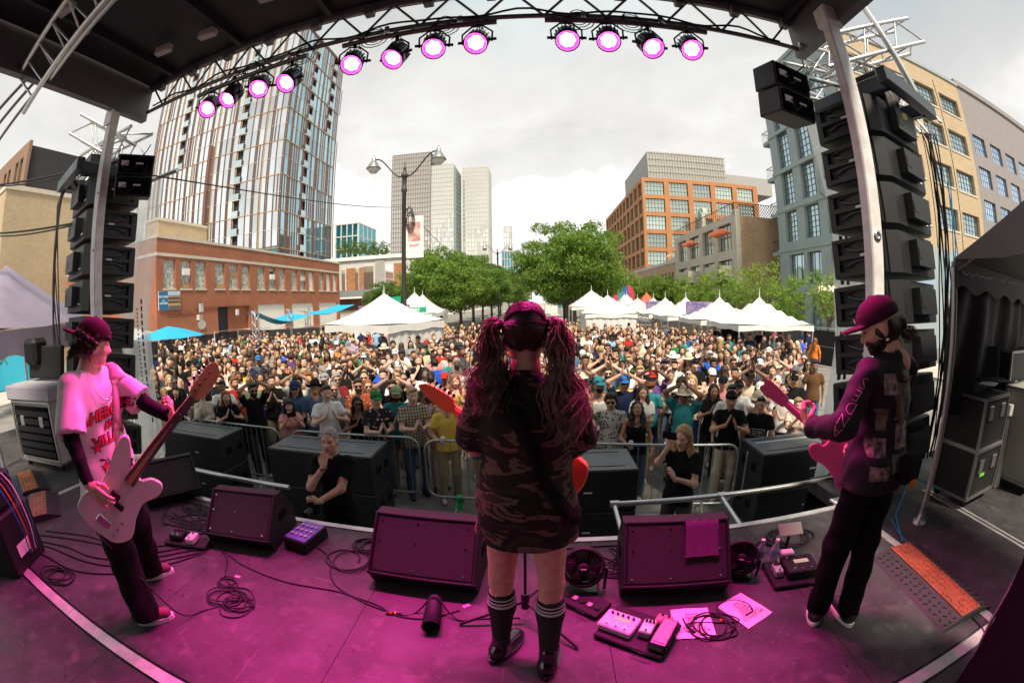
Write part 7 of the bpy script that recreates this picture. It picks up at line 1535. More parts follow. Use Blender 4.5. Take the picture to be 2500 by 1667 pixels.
# ================================================================ PERFORMERS
from mathutils.bvhtree import BVHTree
def to_local(o, rz, p): d = np.array(p, float) - np.array(o, float); return Rz(-rz) @ d
def project(ob, body, axis=(0, -1, 0), off=.004, up=.6, M=None):
    import bmesh
    miss = []; bv = BVHTree.FromPolygons([v.co[:] for v in body.data.vertices], [p.vertices[:] for p in body.data.polygons if p.material_index == 1 and abs(p.center.x) < (.17 if up > .3 else 9)]); M_ = M or Matrix.Identity(4); me = ob.data; ax = Vector(axis)
    for v in me.vertices:
        p = M_ @ v.co; d = off
        h = bv.ray_cast(p - ax * up, ax)
        if h[0] is not None: p = h[0] - ax * d
        else: miss.append(v.index)
        v.co = p
    ob.matrix_local = Matrix.Identity(4)
    b = bmesh.new(); b.from_mesh(me); b.verts.ensure_lookup_table(); bad = {b.verts[i] for i in miss} | {v for e in b.edges if e.calc_length() > .12 for v in e.verts}; bmesh.ops.delete(b, geom=list(bad), context='VERTS'); b.to_mesh(me); b.free(); me.update()
def subdiv_text(ob, cuts=1):
    import bmesh
    b = bmesh.new(); b.from_mesh(ob.data); bmesh.ops.triangulate(b, faces=b.faces[:]); bmesh.ops.subdivide_edges(b, edges=[e for e in b.edges if e.calc_length() > .02], cuts=cuts, use_grid_fill=True); b.to_mesh(ob.data); b.free()
def flat_text(name, body, size, m_, parent, M, bold=0, shear=0): return text(name, body, size, m_, parent, M, 0.0, bold=bold, shear=shear)
HIHEAD = {0: head_part(False, .0045), 1: head_part(True, .0045)}; HIHAND = {k: hand_part(k, .0038) for k in ('relax', 'grip', 'hold')}
def ribbon(pts, w, nrmf, th=.004):
    m = MB(); vs = []; P = [Vector(p) for p in pts]
    for i, p in enumerate(P):
        t = (P[min(i + 1, len(P) - 1)] - P[max(i - 1, 0)]).normalized(); n = Vector(nrmf(p)).normalized(); s = t.cross(n).normalized() * w / 2; vs += [p - s, p + s, p + s + n * th, p - s + n * th]
    return m.add(vs, [(i * 4 + k, i * 4 + (k + 1) % 4, i * 4 + 4 + (k + 1) % 4, i * 4 + 4 + k) for i in range(len(P) - 1) for k in range(4)], 0, True)
def conform(ob, body, off=.006):
    bv = BVHTree.FromPolygons([v.co[:] for v in body.data.vertices], [p.vertices[:] for p in body.data.polygons])
    for i, v in enumerate(ob.data.vertices):
        c = Vector((0, 0, min(v.co.z, 1.36))); d = v.co - c; d.z *= 1.0 if v.co.z > 1.38 else .2; d.normalize(); h = bv.ray_cast(c + d * .7, -d)
        if h[0] is not None and (h[0] - v.co).length < .09: v.co = h[0] + d * (off + (.004 if i % 4 > 1 else 0))
    ob.data.update()
def spline(pts, n=8):
    P = [Vector(p) for p in pts]; P = [2 * P[0] - P[1]] + P + [2 * P[-1] - P[-2]]; out = []
    for i in range(1, len(P) - 2):
        for k in range(n): t = k / n; a, b, c, d = P[i - 1:i + 3]; out.append(.5 * ((2 * b) + (c - a) * t + (2 * a - 5 * b + 4 * c - d) * t * t + (-a + 3 * b - 3 * c + d) * t ** 3))
    return out + [P[-2]]
def strands(curves, name, m_, parent, M, r=.0012):
    m = MB()
    for c, rr in curves: m.tube(c, r * rr, 3, r2=r * .35)
    return m.build(name, m_, parent, M=M)
rs = random.Random(4)
def wavy(c, amp, freq, ph): 
    n = len(c); return [p + Vector((amp * sin(i / n * freq + ph) * min(1, i / n * 2.5), amp * .8 * cos(i / n * freq * .9 + ph * 1.3) * min(1, i / n * 2.5), 0)) for i, p in enumerate(c)]
# ---- electric guitars
maple = mat('maple_neck', (.50, .28, .12), .35, noise=.12, nscale=6, coat=.4); rosew = mat('rosewood', (.07, .03, .02), .5, noise=.2, nscale=20); chrome = mat('chrome', (.7, .7, .7), .15, 1.0); blackpl = mat('black_plastic', (.012, .012, .013), .3); stringm = mat('guitar_string', (.6, .58, .55), .3, .9)
def rounded(poly, n=6): return [(p.x, p.y) for p in spline([(x, y, 0) for x, y in poly + poly[:1]], n)[:-1]]
def guitar(name, label, M, bodym, pgm, neckm, boardm, out, scale=1., bass=False, headm=None, hb=False, tipstyle='p'):
    g_ = thing(name, label, 'guitar'); g_.matrix_world = M @ Matrix.Scale(scale, 4)
    P = rounded(out); n = len(P); cx = sum(p[0] for p in P) / n; cy = sum(p[1] for p in P) / n; m = MB(); rings = [(.86, -.021), (.965, -.019), (1, -.011), (1, .011), (.965, .019), (.90, .021)]; vs = []
    for k, z in rings:
        for x, y in P: d = math.hypot(x - cx, y - cy); s = 1 - (1 - k) * .16 / max(d, .05) * .5; vs.append((cx + (x - cx) * s, cy + (y - cy) * s, z))
    m.add(vs, [(k * n + i, k * n + (i + 1) % n, (k + 1) * n + (i + 1) % n, (k + 1) * n + i) for k in range(len(rings) - 1) for i in range(n)], 0, True); m.add(vs, [tuple(range(n - 1, -1, -1)), tuple(range((len(rings) - 1) * n, len(rings) * n))]); m.build('guitar_body', bodym, g_)
    pg = rounded([(-.02, -.12), (-.13, -.11), (-.17, -.06), (-.10, -.03), (-.02, .0), (.05, .03), (.14, .05), (.16, .02), (.14, -.04), (.17, -.09), (.10, -.11), (.04, -.10)], 5); q = MB(); q.prism(pg, .0215, .0235); q.build('pickguard', pgm, g_)
    nut = .66 if bass else .46; w0, w1 = (.031, .021) if bass else (.028, .021); x0 = .09
    q = MB(); q.prism([(x0, -w0), (nut, -w1), (nut, w1), (x0, w0)], .008, .026); q.lathe([(w0 * .8, x0), (w1 * .8, nut)], (0, 0, .012), 12, 0, Matrix.Rotation(pi / 2, 3, 'Y'), False); q.build('neck', neckm, g_)
    q = MB(); q.prism([(x0 + .0, -w0 * .98), (nut, -w1 * .98), (nut, w1 * .98), (x0, w0 * .98)], .0262, .031); q.build('fretboard', boardm, g_)
    q = MB(); sc_ = (nut + .16) ; xx = nut
    for k in range(20):
        xf_ = nut - sc_ * (1 - 2 ** (-(k + 1) / 12))
        if xf_ < x0 + .01: break
        ww = w1 + (w0 - w1) * (nut - xf_) / (nut - x0); q.bb(xf_ - .0012, xf_ + .0012, -ww * .97, ww * .97, .031, .0325)
    tag(q.build('frets', chrome, g_), kind='stuff')
    for k in (3, 5, 7, 9, 12, 15): xf_ = nut - sc_ * (1 - 2 ** (-(k - .5) / 12)); link('inlay_dot', MB().cyl((xf_, 0, .031), (xf_, 0, .0318), .0035, n=8).mesh(), whi, g_)
    if bass or tipstyle == 'six': hs = [(nut, -w1), (nut + .02, -.03), (nut + .06, -.045), (nut + .17, -.034), (nut + .205, -.005), (nut + .215, .028), (nut + .19, .048), (nut + .15, .05), (nut + .03, .040), (nut, w1)]
    elif tipstyle == 'lp': hs = [(nut, -w1), (nut + .02, -.034), (nut + .16, -.042), (nut + .185, -.02), (nut + .175, 0), (nut + .185, .02), (nut + .16, .042), (nut + .02, .034), (nut, w1)]
    else: hs = [(nut, -w1), (nut + .03, -.028), (nut + .10, -.034), (nut + .205, -.012), (nut + .20, .012), (nut + .16, .034), (nut + .04, .046), (nut + .015, .03), (nut, w1)]
    q = MB(); q.prism(rounded(hs, 3), .006, .021); q.build('headstock', headm or neckm, g_)
    nt_ = 4 if bass else 6
    for k in range(nt_):
        if tipstyle == 'lp': px_, py_, sy = nut + .04 + .05 * (k % 3), (.024 if k < 3 else -.024), (1 if k < 3 else -1)
        else: px_, py_, sy = nut + .035 + (.16 if bass else .155) * k / nt_, .018, 1
        q = MB(); q.cyl((px_, py_, .015), (px_, py_, .036), .005, n=8).cyl((px_, py_, .010), (px_, py_ + sy * .034, .010), .003, n=6).bbox((px_, py_ + sy * .042, .010), (.016 if not bass else .022, .020, .010), .004); q.build('tuning_peg', chrome if bass or tipstyle == 'lp' else blackpl, g_)
    q = MB(); ns = nt_
    for k in range(ns): yy = (k - (ns - 1) / 2) / ns; q.tube([(-.16, yy * .07, .035), (nut, yy * .036, .035), (nut + .05 + .02 * k, .012, .03)], .0009 if not bass else .0014, 3)
    q.build('strings', stringm, g_)
    if bass: q = MB().bbox((-.01, .022, .028), (.032, .055, .018), .004).bbox((-.045, -.024, .028), (.032, .055, .018), .004); q.build('pickup', blackpl, g_)
    else:
        for xx in ((-.09, -.02, .05) if not hb else (-.08, .05)): link('pickup', MB().bbox((xx, 0, .027), (.02 if not hb else .035, .08, .012), .005).mesh(), blackpl, g_)
    MB().bbox((-.17, 0, .028), (.045, .085, .014), .004).build('bridge', chrome, g_)
    for k in range(3): link('control_knob', MB().cyl((-.11 - .045 * k, -.085 - .0 * k, .023), (-.11 - .045 * k, -.085, .036), .009, n=10).mesh(), chrome, g_)
    return g_
BODY = [(-.25, 0), (-.235, -.11), (-.15, -.17), (-.04, -.135), (.05, -.125), (.14, -.165), (.20, -.15), (.19, -.09), (.14, -.045), (.13, 0), (.14, .045), (.21, .07), (.27, .13), (.25, .165), (.17, .155), (.06, .125), (-.04, .12), (-.13, .16), (-.21, .15), (-.245, .08)]
LPB = [(-.24, 0), (-.22, -.12), (-.14, -.165), (-.05, -.13), (.04, -.115), (.13, -.13), (.19, -.10), (.175, -.055), (.13, -.03), (.13, .03), (.16, .08), (.15, .12), (.08, .135), (-.02, .125), (-.13, .165), (-.21, .12)]
def gm(c, u, n): u = Vector(u).normalized(); n = Vector(n); n = (n - u * n.dot(u)).normalized(); y = n.cross(u); M = Matrix((u, y, n)).transposed().to_4x4(); M.translation = Vector(c); return M
# ---- centre: singer seen from behind
W0 = np.array([-.05, 1.56, 0]); 
hairm = mat('mauve_hair', (.12, .06, .052), .55, noise=.45, nscale=30, spec=.2, col2=(.36, .22, .18)); sockm = mat('striped_socks', (.015, .015, .015), .85); t_ = sockm.node_tree
tcx = t_.nodes.new('ShaderNodeTexCoord'); sx_ = t_.nodes.new('ShaderNodeSeparateXYZ'); t_.links.new(tcx.outputs['Object'], sx_.inputs[0]); r_ = t_.nodes.new('ShaderNodeValToRGB'); r_.color_ramp.interpolation = 'CONSTANT'; bk = (.015, .015, .015); wt = (.62, .60, .58)
ramp(r_, [(0, bk), (.370, wt), (.379, bk), (.389, wt), (.398, bk), (.408, wt), (.417, bk)]); t_.links.new(sx_.outputs[2], r_.inputs[0]); t_.links.new(r_.outputs[0], t_.nodes['Principled BSDF'].inputs['Base Color'])
pat_ = mat('patent_leather', (.012, .012, .013), .14, spec=.7, coat=.6); camob = patmat('camo_tee', 'camo', (.042, .034, .028), (.150, .088, .068), 6)
arms = {'R': dict(w=(.10, .24, .99), d=(-.7, .3, -.3), n=(0, -1, 0), hand='relax', pole=(1.0, -.5, -.45)), 'L': dict(w=(-.20, .34, 1.13), d=(.1, .5, .6), n=(1, -.3, 0), hand='grip', pole=(-.35, -.5, -1.2))}
PP, HM, A = person('f', 'tee', 'bare', arms, feet=((.105, -.07), (-.13, .03)), hem=.80, loose=.028, head=(0, .10), h=.0085, heads=HIHEAD[1], hands=HIHAND, sleeve=.86, knees=.035, sock=.17, shoe='boot', wr=.008, toes=(.15, .55), seed=1, belly=.02)
wo_ = link('person', np_mesh('person', PP, [SK['light'], camob, camob, pat_, LIP, EYE, sockm]), None, None, loc=(W0[0], W0[1], SZ)); tag(wo_, 'singer with pigtails seen from behind in a long camouflage tee and striped knee socks', 'person'); wo_.scale = (1.0, 1.0, .985)
Mh = Matrix(HM.tolist()); base = SDF(); base.k = {0: .02}; base.ell(0, (0, -.012, .030), (.080, .101, .103), cut=[(V3(0, .055, .05), nrm(V3(0, 1, -.5)))]); base.gcut[0] = [(V3(0, -.06, -.055), nrm(V3(0, .3, -1)))]
V, F_, m_ = base.mesh(.005); hb_ = link('hair', np_mesh('hair', [(V, F_, m_)], [mat('dark_root_hair', (.035, .015, .014), .5, noise=.4, nscale=60)]), None, wo_, M=Mh)
cv = []; cen = Vector((0, -.012, .030)); rad = Vector((.083, .104, .106))
for sd in (-1, 1):
    tie = Vector((sd * .088, -.045, .055))
    for k in range(420):
        ph = rs.uniform(-.15, 1.05) * pi * .75; s0 = Vector((sd * .004, cos(ph) * 1.0, sin(ph))) if ph > 0 else Vector((sd * .01, 1, ph)); st = Vector((sd * rs.uniform(.0, .05), cos(ph), sin(ph))).normalized()
        if rs.random() < .62: st = Vector((sd * rs.uniform(.0, .9), -rs.uniform(.3, 1), rs.uniform(-.62, .2))).normalized()
        en = Vector(((tie.x - cen.x) / rad.x, (tie.y - cen.y) / rad.y, (tie.z - cen.z) / rad.z)).normalized(); c = []
        for i in range(9):
            u = i / 8; v = st.lerp(en, u).normalized(); lift = 1.0 + (.035 if k % 4 else .09) * sin(u * pi) + rs.uniform(0, .008); c.append(cen + Vector((v.x * rad.x, v.y * rad.y, v.z * rad.z)) * lift)
        cv.append((c + [tie], 1.0))
strands(cv, 'combed_strands', mat('combed_dark_hair', (.05, .022, .02), .5, spec=.3, col2=(.14, .06, .06), nscale=20), hb_, Matrix.Identity(4), .0017)
for sd, L, nn in ((-1, .24, 430), (1, .33, 520)):
    cv = []
    for k in range(nn):
        o_ = Vector((rs.gauss(0, .010), rs.gauss(0, .010), rs.gauss(0, .008))); l = L * rs.uniform(.55, 1.05); sp = rs.gauss(0, .028); sp2 = rs.gauss(0, .026)
        P = spline([Vector((sd * .088, -.045, .055)) + o_ * .4, Vector((sd * .115, -.062, .048)) + o_, Vector((sd * .125 + sp * .5, -.075 + sp2 * .5, -.03)) + o_, Vector((sd * .130 + sp, -.080 + sp2, -.03 - l * .45)), Vector((sd * .142 + sp * 1.4, -.10 + sp2, -.03 - l * .8)), Vector((sd * .135 + sp * 1.4, -.135 + sp2, -.03 - l))], 5); cv.append((wavy(P, .009 + rs.random() * .006, 17, rs.uniform(-.6, .6) + sp * 30), 1.2))
    q = strands(cv, 'pigtail', hairm, hb_, Matrix.Identity(4), .0021); MB().tube([(sd * .100 + .0, -.052 + .02 * cos(a), .052 + .02 * sin(a)) for a in [j * pi / 6 for j in range(12)]], .006, 6, closed=True).build('hair_tie', CL['black'], q)
sf = lambda p: (0, -1, .1) if p.y < 0 else (0, 1, .1)
st_ = thing('guitar_strap', 'wide black guitar strap crossing the back of the singer', 'strap', (W0[0], W0[1], SZ)); q = ribbon(spline([(-.10, .07, 1.44), (-.085, .0, 1.495), (-.075, -.085, 1.45), (-.03, -.155, 1.34), (.05, -.185, 1.19), (.13, -.18, 1.04), (.205, -.13, .93), (.235, .0, .88), (.20, .16, .90)], 6), .062, lambda p: (p.x * 1.2, p.y, .1) if p.z < 1.40 else (0, p.y * 3, 1)); conform(q.build('strap', CL['black'], st_), wo_)
orgm = mat('orange_guitar', (.85, .16, .05), .3, coat=.6)
guitar('electric_guitar', 'orange electric guitar of the singer, slim pointed headstock with black pegs', gm((-.03, 1.84, SZ + .99), (-.58, .11, .38), (0, 1, .12)), orgm, blackpl, orgm, rosew, BODY, 1.0, headm=orgm, hb=True, tipstyle='s')
# ---- left: bassist
B0 = np.array([-2.42, 1.30, 0]); brz = -1.47; bl = lambda p: tuple(to_local(B0, brz, p))
arms = {'L': dict(w=bl((-1.96, 1.57, 1.20)), d=(.2, .3, .9), n=(.6, -.8, 0), hand='grip', pole=(-.7, -.2, -1)), 'R': dict(w=bl((-2.16, 1.02, .93)), d=(-.1, .7, -.5), n=(-.7, -.5, 0), hand='relax', pole=(1, -.7, .2))}
PP, HM, A = person('m', 'tee', 'wide', arms, feet=((.20, .17), (-.21, -.15)), hem=.80, loose=.030, head=(1.05, .22), h=.0085, heads=HIHEAD[0], hands=HIHAND, sleeve=.92, wr=.009, toes=(-.75, -.85), under=True, lean=.04)
vansm = mat('sneaker_burgundy', (.14, .03, .05), .7); bo = link('person', np_mesh('person', PP, [SK['fair'], CL['white'], CL['black'], vansm, LIP, EYE, CL['black'], CL['black']]), None, None, loc=(B0[0], B0[1], SZ), rot=brz); tag(bo, 'bassist in white graphic tee over black sleeves, cap backwards, looking aside at left', 'person')
# material slots follow the group ids, so pad: 0..5 used, 6 unused, 7 under-sleeve
Mh = Matrix(HM.tolist()); hh_ = link('hair', HAIRM['curly'], None, bo, M=Mh @ Matrix.Diagonal((1, 1.0, .78, 1)) @ Matrix.Translation((0, -.012, -.012))); setm(hh_, 0, HC['darkbrown']); m = MB(); cv = []
for k in range(260):
    a = rs.uniform(-1.65, 1.65); st = Vector((sin(a) * .08, -cos(a) * .095 - .01, rs.uniform(-.03, .03))); d = Vector((sin(a), -cos(a), 0)); cv.append((wavy([st + d * .012 * i * .6 - Vector((0, 0, .014 * i)) for i in range(8)], .008, 9, rs.uniform(0, 6)), 1))
strands(cv, 'loose_curls', HC['darkbrown'], hh_, Matrix.Identity(4), .0022)
cp = link('cap', HATM['capback'], None, bo, M=Mh @ Matrix.Rotation(-.25, 4, 'Z') @ Matrix.Scale(1.10, 4)); setm(cp, 0, mat('cap_burgundy', (.03, .008, .014), .85, spec=.15)); 
redp = mat('print_red', (.60, .02, .06), .6); blkp = mat('print_black', (.015, .012, .015), .7)
for tx, z, s, xo, sh in (('HEROES', 1.27, .078, .0, .25), ('AND', 1.205, .05, -.01, .1), ('VILLAINS', 1.135, .070, -.0, .2)):
    for mm, of, bo_ in ((blkp, .005, .006), (redp, .0075, .0015)):
        MX = frameM((xo, .3, z), (-1, .0, .16), (0, 1, 0)); ft = flat_text('printed_lettering', tx, s, mm, bo, MX, bold=bo_, shear=sh); subdiv_text(ft, 2); project(ft, bo, (0, -1, 0), of, M=MX)
def star(cx, cz, r, mm, body, off=.006):
    pts = []
    for k in range(10): a = pi / 2 + k * pi / 5; rr = r if k % 2 == 0 else r * .42; pts.append((cx + cos(a) * rr, .3, cz + sin(a) * rr))
    q = MB(); q.add([(cx, .3, cz)] + pts, [(0, 1 + k, 1 + (k + 1) % 10) for k in range(10)]); ob_ = q.build('printed_star', mm, body); project(ob_, body, (0, -1, 0), off); return ob_
for cx, cz, r in ((.135, 1.23, .03), (.12, 1.09, .028), (-.12, 1.20, .026), (.09, .98, .035)): star(cx, cz, r * 1.25, blkp, bo, .005); star(cx, cz, r, redp, bo, .007)
q = MB(); rs2 = random.Random(2)
for k in range(46): cx, cz = rs2.uniform(-.13, .12), rs2.uniform(.86, 1.03); a = rs2.uniform(0, pi); L = rs2.uniform(.02, .05); w = .004; dx, dz = cos(a) * L, sin(a) * L; q.add([(cx - dx - w, .3, cz - dz), (cx, .3, cz + .01), (cx + dx, .3, cz + dz), (cx + .006, .3, cz - .006)], [(0, 1, 2, 3)])
ob_ = q.build('printed_drawing', blkp, bo); tag(ob_, kind='stuff'); project(ob_, bo, (0, -1, 0), .005)
q = MB(); q.tube([(-.055 + .0, .14, 1.44)] + [(cos(a) * .07, .112 + .03 * sin(-a) * 1 + .02, 1.42 + sin(a) * .085) for a in [pi + j * pi / 12 for j in range(13)]], .0035, 5); ch = q.build('neck_chain', chrome, bo)
stt = thing('guitar_strap', 'pale guitar strap over the left shoulder of the bassist', 'strap', (B0[0], B0[1], SZ), brz); q = ribbon(spline([(-.12, -.10, 1.40), (-.115, -.03, 1.475), (-.11, .07, 1.44), (-.085, .135, 1.34), (-.05, .165, 1.2), (-.03, .19, 1.06)], 6), .055, lambda p: (0, 1, .25) if p.z < 1.43 else (0, .2, 1)); conform(q.build('strap', mat('strap_pale', (.45, .32, .30), .8), stt), bo)
pinkw = mat('white_lacquer', (.72, .66, .64), .22, coat=.6); guitar('bass_guitar', 'white bass guitar with rosewood neck held by the bassist at left', gm((-2.10, 1.17, SZ + .87), (.42, .62, .62), (.80, .02, .45)), pinkw, pinkw, maple, rosew, BODY, 1.06, bass=True)
# soles and laces of the sneakers
for fx, fy, toe in ((.20, .15, -.75), (-.21, -.17, -.85)):
    q = MB(); P = []
    for k in range(16): a = 2 * pi * k / 16; u = cos(a) * .135 + .048; v = sin(a) * .052; P.append((fx + sin(toe) * u + cos(toe) * v, fy + cos(toe) * u - sin(toe) * v))
    q.prism(P, .0, .028); q.build('shoe_sole', CL['white'], bo)
    q = MB()
    for k in range(5): u = .03 + .018 * k; c = Vector((fx + sin(toe) * u, fy + cos(toe) * u, .098 - .007 * k)); q.box(c, (.045, .008, .006), -toe)
    q.build('laces', CL['white'], bo)
# ---- right: guitarist
G0 = np.array([1.70, 1.52, 0]); grz = .15; gl_ = lambda p: tuple(to_local(G0, grz, p))
arms = {'L': dict(w=gl_((1.36, 1.72, 1.13)), d=(-.1, .5, .7), n=(.8, -.4, 0), hand='grip', pole=(-.8, -.5, -1)), 'R': dict(w=gl_((1.82, 1.76, .98)), d=(-.8, .2, -.2), n=(0, -1, 0), hand='relax', pole=(1, -.6, -.3))}
maroonm = mat('maroon_long_sleeve', (.009, .004, .008), .8, bump=.1, bscale=60); blackt = mat('black_trousers', (.006, .006, .007), .9, spec=.1, bump=.2, bscale=30)
PP, HM, A = person('m', 'long', 'pants', arms, feet=((.07, -.07), (-.09, .05)), hem=.86, loose=.014, head=(.80, .42), h=.0085, heads=HIHEAD[0], hands=HIHAND, wr=.008, toes=(.25, .75), seed=0, lean=.03)
go = link('person', np_mesh('person', PP, [SK['light'], maroonm, blackt, shoe_m['b'], LIP, EYE]), None, None, loc=(G0[0], G0[1], SZ), rot=grz); go.scale = (1.03, 1.03, 1.015); tag(go, 'bearded guitarist in maroon cap and printed long sleeve shirt, seen from behind at right', 'person')
Mh = Matrix(HM.tolist()); hh_ = link('hair', HAIRM['bun'], None, go, M=Mh @ Matrix.Translation((0, 0, -.045)) @ Matrix.Diagonal((1, 1, .85, 1))); setm(hh_, 0, HC['darkbrown']); link('beard', BEARD, None, go, M=Mh); setm(kids(go)[-1], 0, HC['darkbrown'])
cv = []
for k in range(200):
    d = Vector((rs.gauss(0, 1), rs.gauss(0, 1), rs.gauss(0, 1))).normalized(); c0 = Vector((0, -.135, -.03)); cv.append((wavy([c0 + d * .03 * (1 + .12 * i) + Vector((0, -.002 * i, -.006 * i)) for i in range(6)], .01, 8, rs.uniform(0, 6)), 1))
strands(cv, 'bun_curls', HC['darkbrown'], hh_, Matrix.Identity(4), .002)
cp = link('cap', HATM['cap'], None, go, M=Mh @ Matrix.Scale(1.12, 4)); setm(cp, 0, mat('cap_maroon', (.055, .010, .03), .8, spec=.15)); star_ = MB(); MB().bb(-.012, .012, .095, .099, .06, .08).build('cap_patch', CL['white'], cp); MB().lathe([(.008, 0), (.009, .012), (.004, .016)], (-.082, -.005, -.012), 10, 0, Matrix.Rotation(-pi / 2, 3, 'Y')).build('ear_monitor', CL['white'], hh_)
collm = mat('collage_print', (.03, .02, .025), .7, noise=.9, nscale=28, col2=(.42, .27, .25)); collm2 = mat('collage_print_dark', (.015, .012, .012), .7, noise=.9, nscale=18, col2=(.20, .15, .10))
for k, (cx, cz, w, h_, mm) in enumerate([(-.10, 1.38, .07, .09, collm), (-.135, 1.22, .07, .10, collm2), (-.13, 1.09, .07, .09, collm), (-.12, .97, .09, .07, collm), (.02, 1.30, .16, .17, collm2), (.03, 1.14, .15, .12, collm), (.13, 1.34, .06, .12, collm), (.13, 1.18, .06, .12, collm2), (.02, 1.42, .10, .045, collm2), (.02, 1.01, .15, .09, collm2), (.14, 1.04, .05, .1, collm)]):
    q = MB(); n = 6; vs = [(cx + w * (i / n - .5), -.3, cz + h_ * (j / n - .5)) for i in range(n + 1) for j in range(n + 1)]; q.add(vs, [(i * (n + 1) + j, (i + 1) * (n + 1) + j, (i + 1) * (n + 1) + j + 1, i * (n + 1) + j + 1) for i in range(n) for j in range(n)], 0, True); ob_ = q.build('printed_patch', mm, go); project(ob_, go, (0, 1, 0), .004)
S_ = V3(-.19, -.02, 1.42); E2 = A['L'][3]; W2 = A['L'][2]
for i, chh in enumerate('SEDNA'):
    t = .12 + i * .22; c = S_ + (E2 - S_) * t; dd = nrm(E2 - S_); MX = frameM((c[0] - .3, c[1] - .12, c[2]), tuple(-np.cross(nrm((-1, -.4, 0)), dd)), (-1, -.4, 0)); ft = flat_text('printed_letter', chh, .07, mat('print_pink', (.62, .30, .38), .6), go, MX, bold=-.002); subdiv_text(ft); project(ft, go, tuple(-nrm((-1, -.4, 0))), .004, up=.1, M=MX)
strp = mat('camo_strap', (.12, .075, .04), .8, noise=.5, nscale=22); stt = thing('guitar_strap', 'brown patterned guitar strap across the back of the right guitarist', 'strap', (G0[0], G0[1], SZ), grz); q = ribbon(spline([(-.12, .08, 1.44), (-.115, -.01, 1.485), (-.10, -.10, 1.44), (-.05, -.135, 1.32), (.05, -.15, 1.16), (.13, -.145, 1.04), (.19, -.06, .96), (.19, .08, .93)], 6), .06, lambda p: (p.x * .8, p.y, .1) if p.z < 1.40 else (0, p.y * 3, 1)); conform(q.build('strap', strp, stt), go)
pk = thing('belt_pack', 'black belt pack with round sticker and orange tag on the guitarist hip', 'pack', (1.80, 1.34, SZ + 1.0), grz); MB().bbox((0, 0, 0), (.15, .07, .15), .02).build('pouch', CL['black'], pk); MB().lathe([(.022, -.037), (.022, -.039)], (-.03, 0, .01), 16, 0, Matrix.Rotation(0, 3, 'X')).build('sticker', whi, pk); MB().bb(-.03, .02, -.041, -.037, -.10, -.05).build('orange_tag', CL['orange'], pk)
sm_ = MB()
for fx, fy, toe in ((.07, -.09, .25), (-.09, .03, .75)):
    q = MB(); P = []
    for k in range(16): a = 2 * pi * k / 16; u = cos(a) * .135 + .048; v = sin(a) * .052; P.append((fx + sin(toe) * u + cos(toe) * v, fy + cos(toe) * u - sin(toe) * v))
    q.prism(P, .0, .022); q.build('shoe_sole', CL['white'], go)
mag = mat('pink_guitar', (.70, .10, .28), .3, coat=.5); guitar('electric_guitar', 'pink lit electric guitar of the right guitarist, six peg headstock', gm((1.70, 1.80, SZ + .93), (-.60, .50, .52), (.5, .8, 0)), mag, blackpl, mag, rosew, LPB, 1.0, headm=mag, hb=True, tipstyle='lp')
for fx, fy in ((-.13, .03), (.105, -.07)):
    toe = .55 if fx < 0 else .15; q = MB(); P = []
    for k in range(18): a = 2 * pi * k / 18; u = cos(a) * .145 + .045; v = sin(a) * .058; P.append((fx + sin(toe) * u + cos(toe) * v, fy - .02 + cos(toe) * u - sin(toe) * v))
    q.prism(P, .0, .030); q.build('shoe_sole', pat_, wo_)
# ================================================================ STAGE GEAR
blk = mat('box_black', (.011, .010, .012), .6, spec=.3, bump=.15, bscale=150); gril = mat('wedge_grille', (.014, .010, .013), .55, .1, bump=1.0, bscale=330)
def wedge(label, x, y, rz, W=.72, H=.42):
    t = thing('floor_monitor', label, 'stage monitor', (x, y, SZ), rz, 'wedge monitors along the stage front'); Mx = Matrix(((0, 0, 1, 0), (1, 0, 0, 0), (0, 1, 0, 0), (0, 0, 0, 1)))
    MB().prism([(.03, .02), (-.02, .115), (.24, H), (.34, H), (.50, .16), (.50, .0), (.05, .0)], -W / 2, W / 2, 0, Mx).build('cabinet', blk, t)
    a = Vector((0, -.02, .115)); b = Vector((0, .24, H)); n = Vector((0, -(H - .115), .26)).normalized(); a2, b2 = a.lerp(b, .06), a.lerp(b, .95); q = MB(); w = W / 2 - .03
    q.add([a2 + Vector((-w, 0, 0)) + n * .004, a2 + Vector((w, 0, 0)) + n * .004, b2 + Vector((w, 0, 0)) + n * .004, b2 + Vector((-w, 0, 0)) + n * .004], [(0, 1, 2, 3)]); q.build('grille', gril, t)
    q = MB()
    for s in (-1, 1): q.tube([a + Vector((s * (W / 2 - .012), 0, 0)) + n * .006, b + Vector((s * (W / 2 - .012), 0, 0)) + n * .006], .010, 6)
    q.tube([a + Vector((-W / 2, 0, 0)) + n * .006, a + Vector((W / 2, 0, 0)) + n * .006], .010, 6).tube([b + Vector((-W / 2, 0, 0)), b + Vector((W / 2, 0, 0))], .012, 6); q.build('grille_rim', blk, t)
    for px_ in (-.3, -.05, .28): 
        for u in (.12, .55, .88): c = a.lerp(b, u) + Vector((px_ * W / .72, 0, 0)) + n * .006; link('screw', MB().cyl(c, c + n * .004, .006, n=8).mesh(), chrome, t)
    for s in (-1, 1): link('side_handle', MB().bbox((s * W / 2, .28, .2), (.012, .13, .07), .01).mesh(), skirt, t)
wedge('wedge monitor at left, beside the blue faced box', -2.20, 2.13, .16, .60, .38); wedge('wedge monitor at centre left, touching the singer', -.715, 2.05, -.05, .70, .42); wedge('wedge monitor at right with a dark cloth hung over it', .83, 1.97, -.10, .68, .42)
wedge('wedge monitor half hidden behind the bassist', -3.35, 2.5, 1.0, .6, .38)
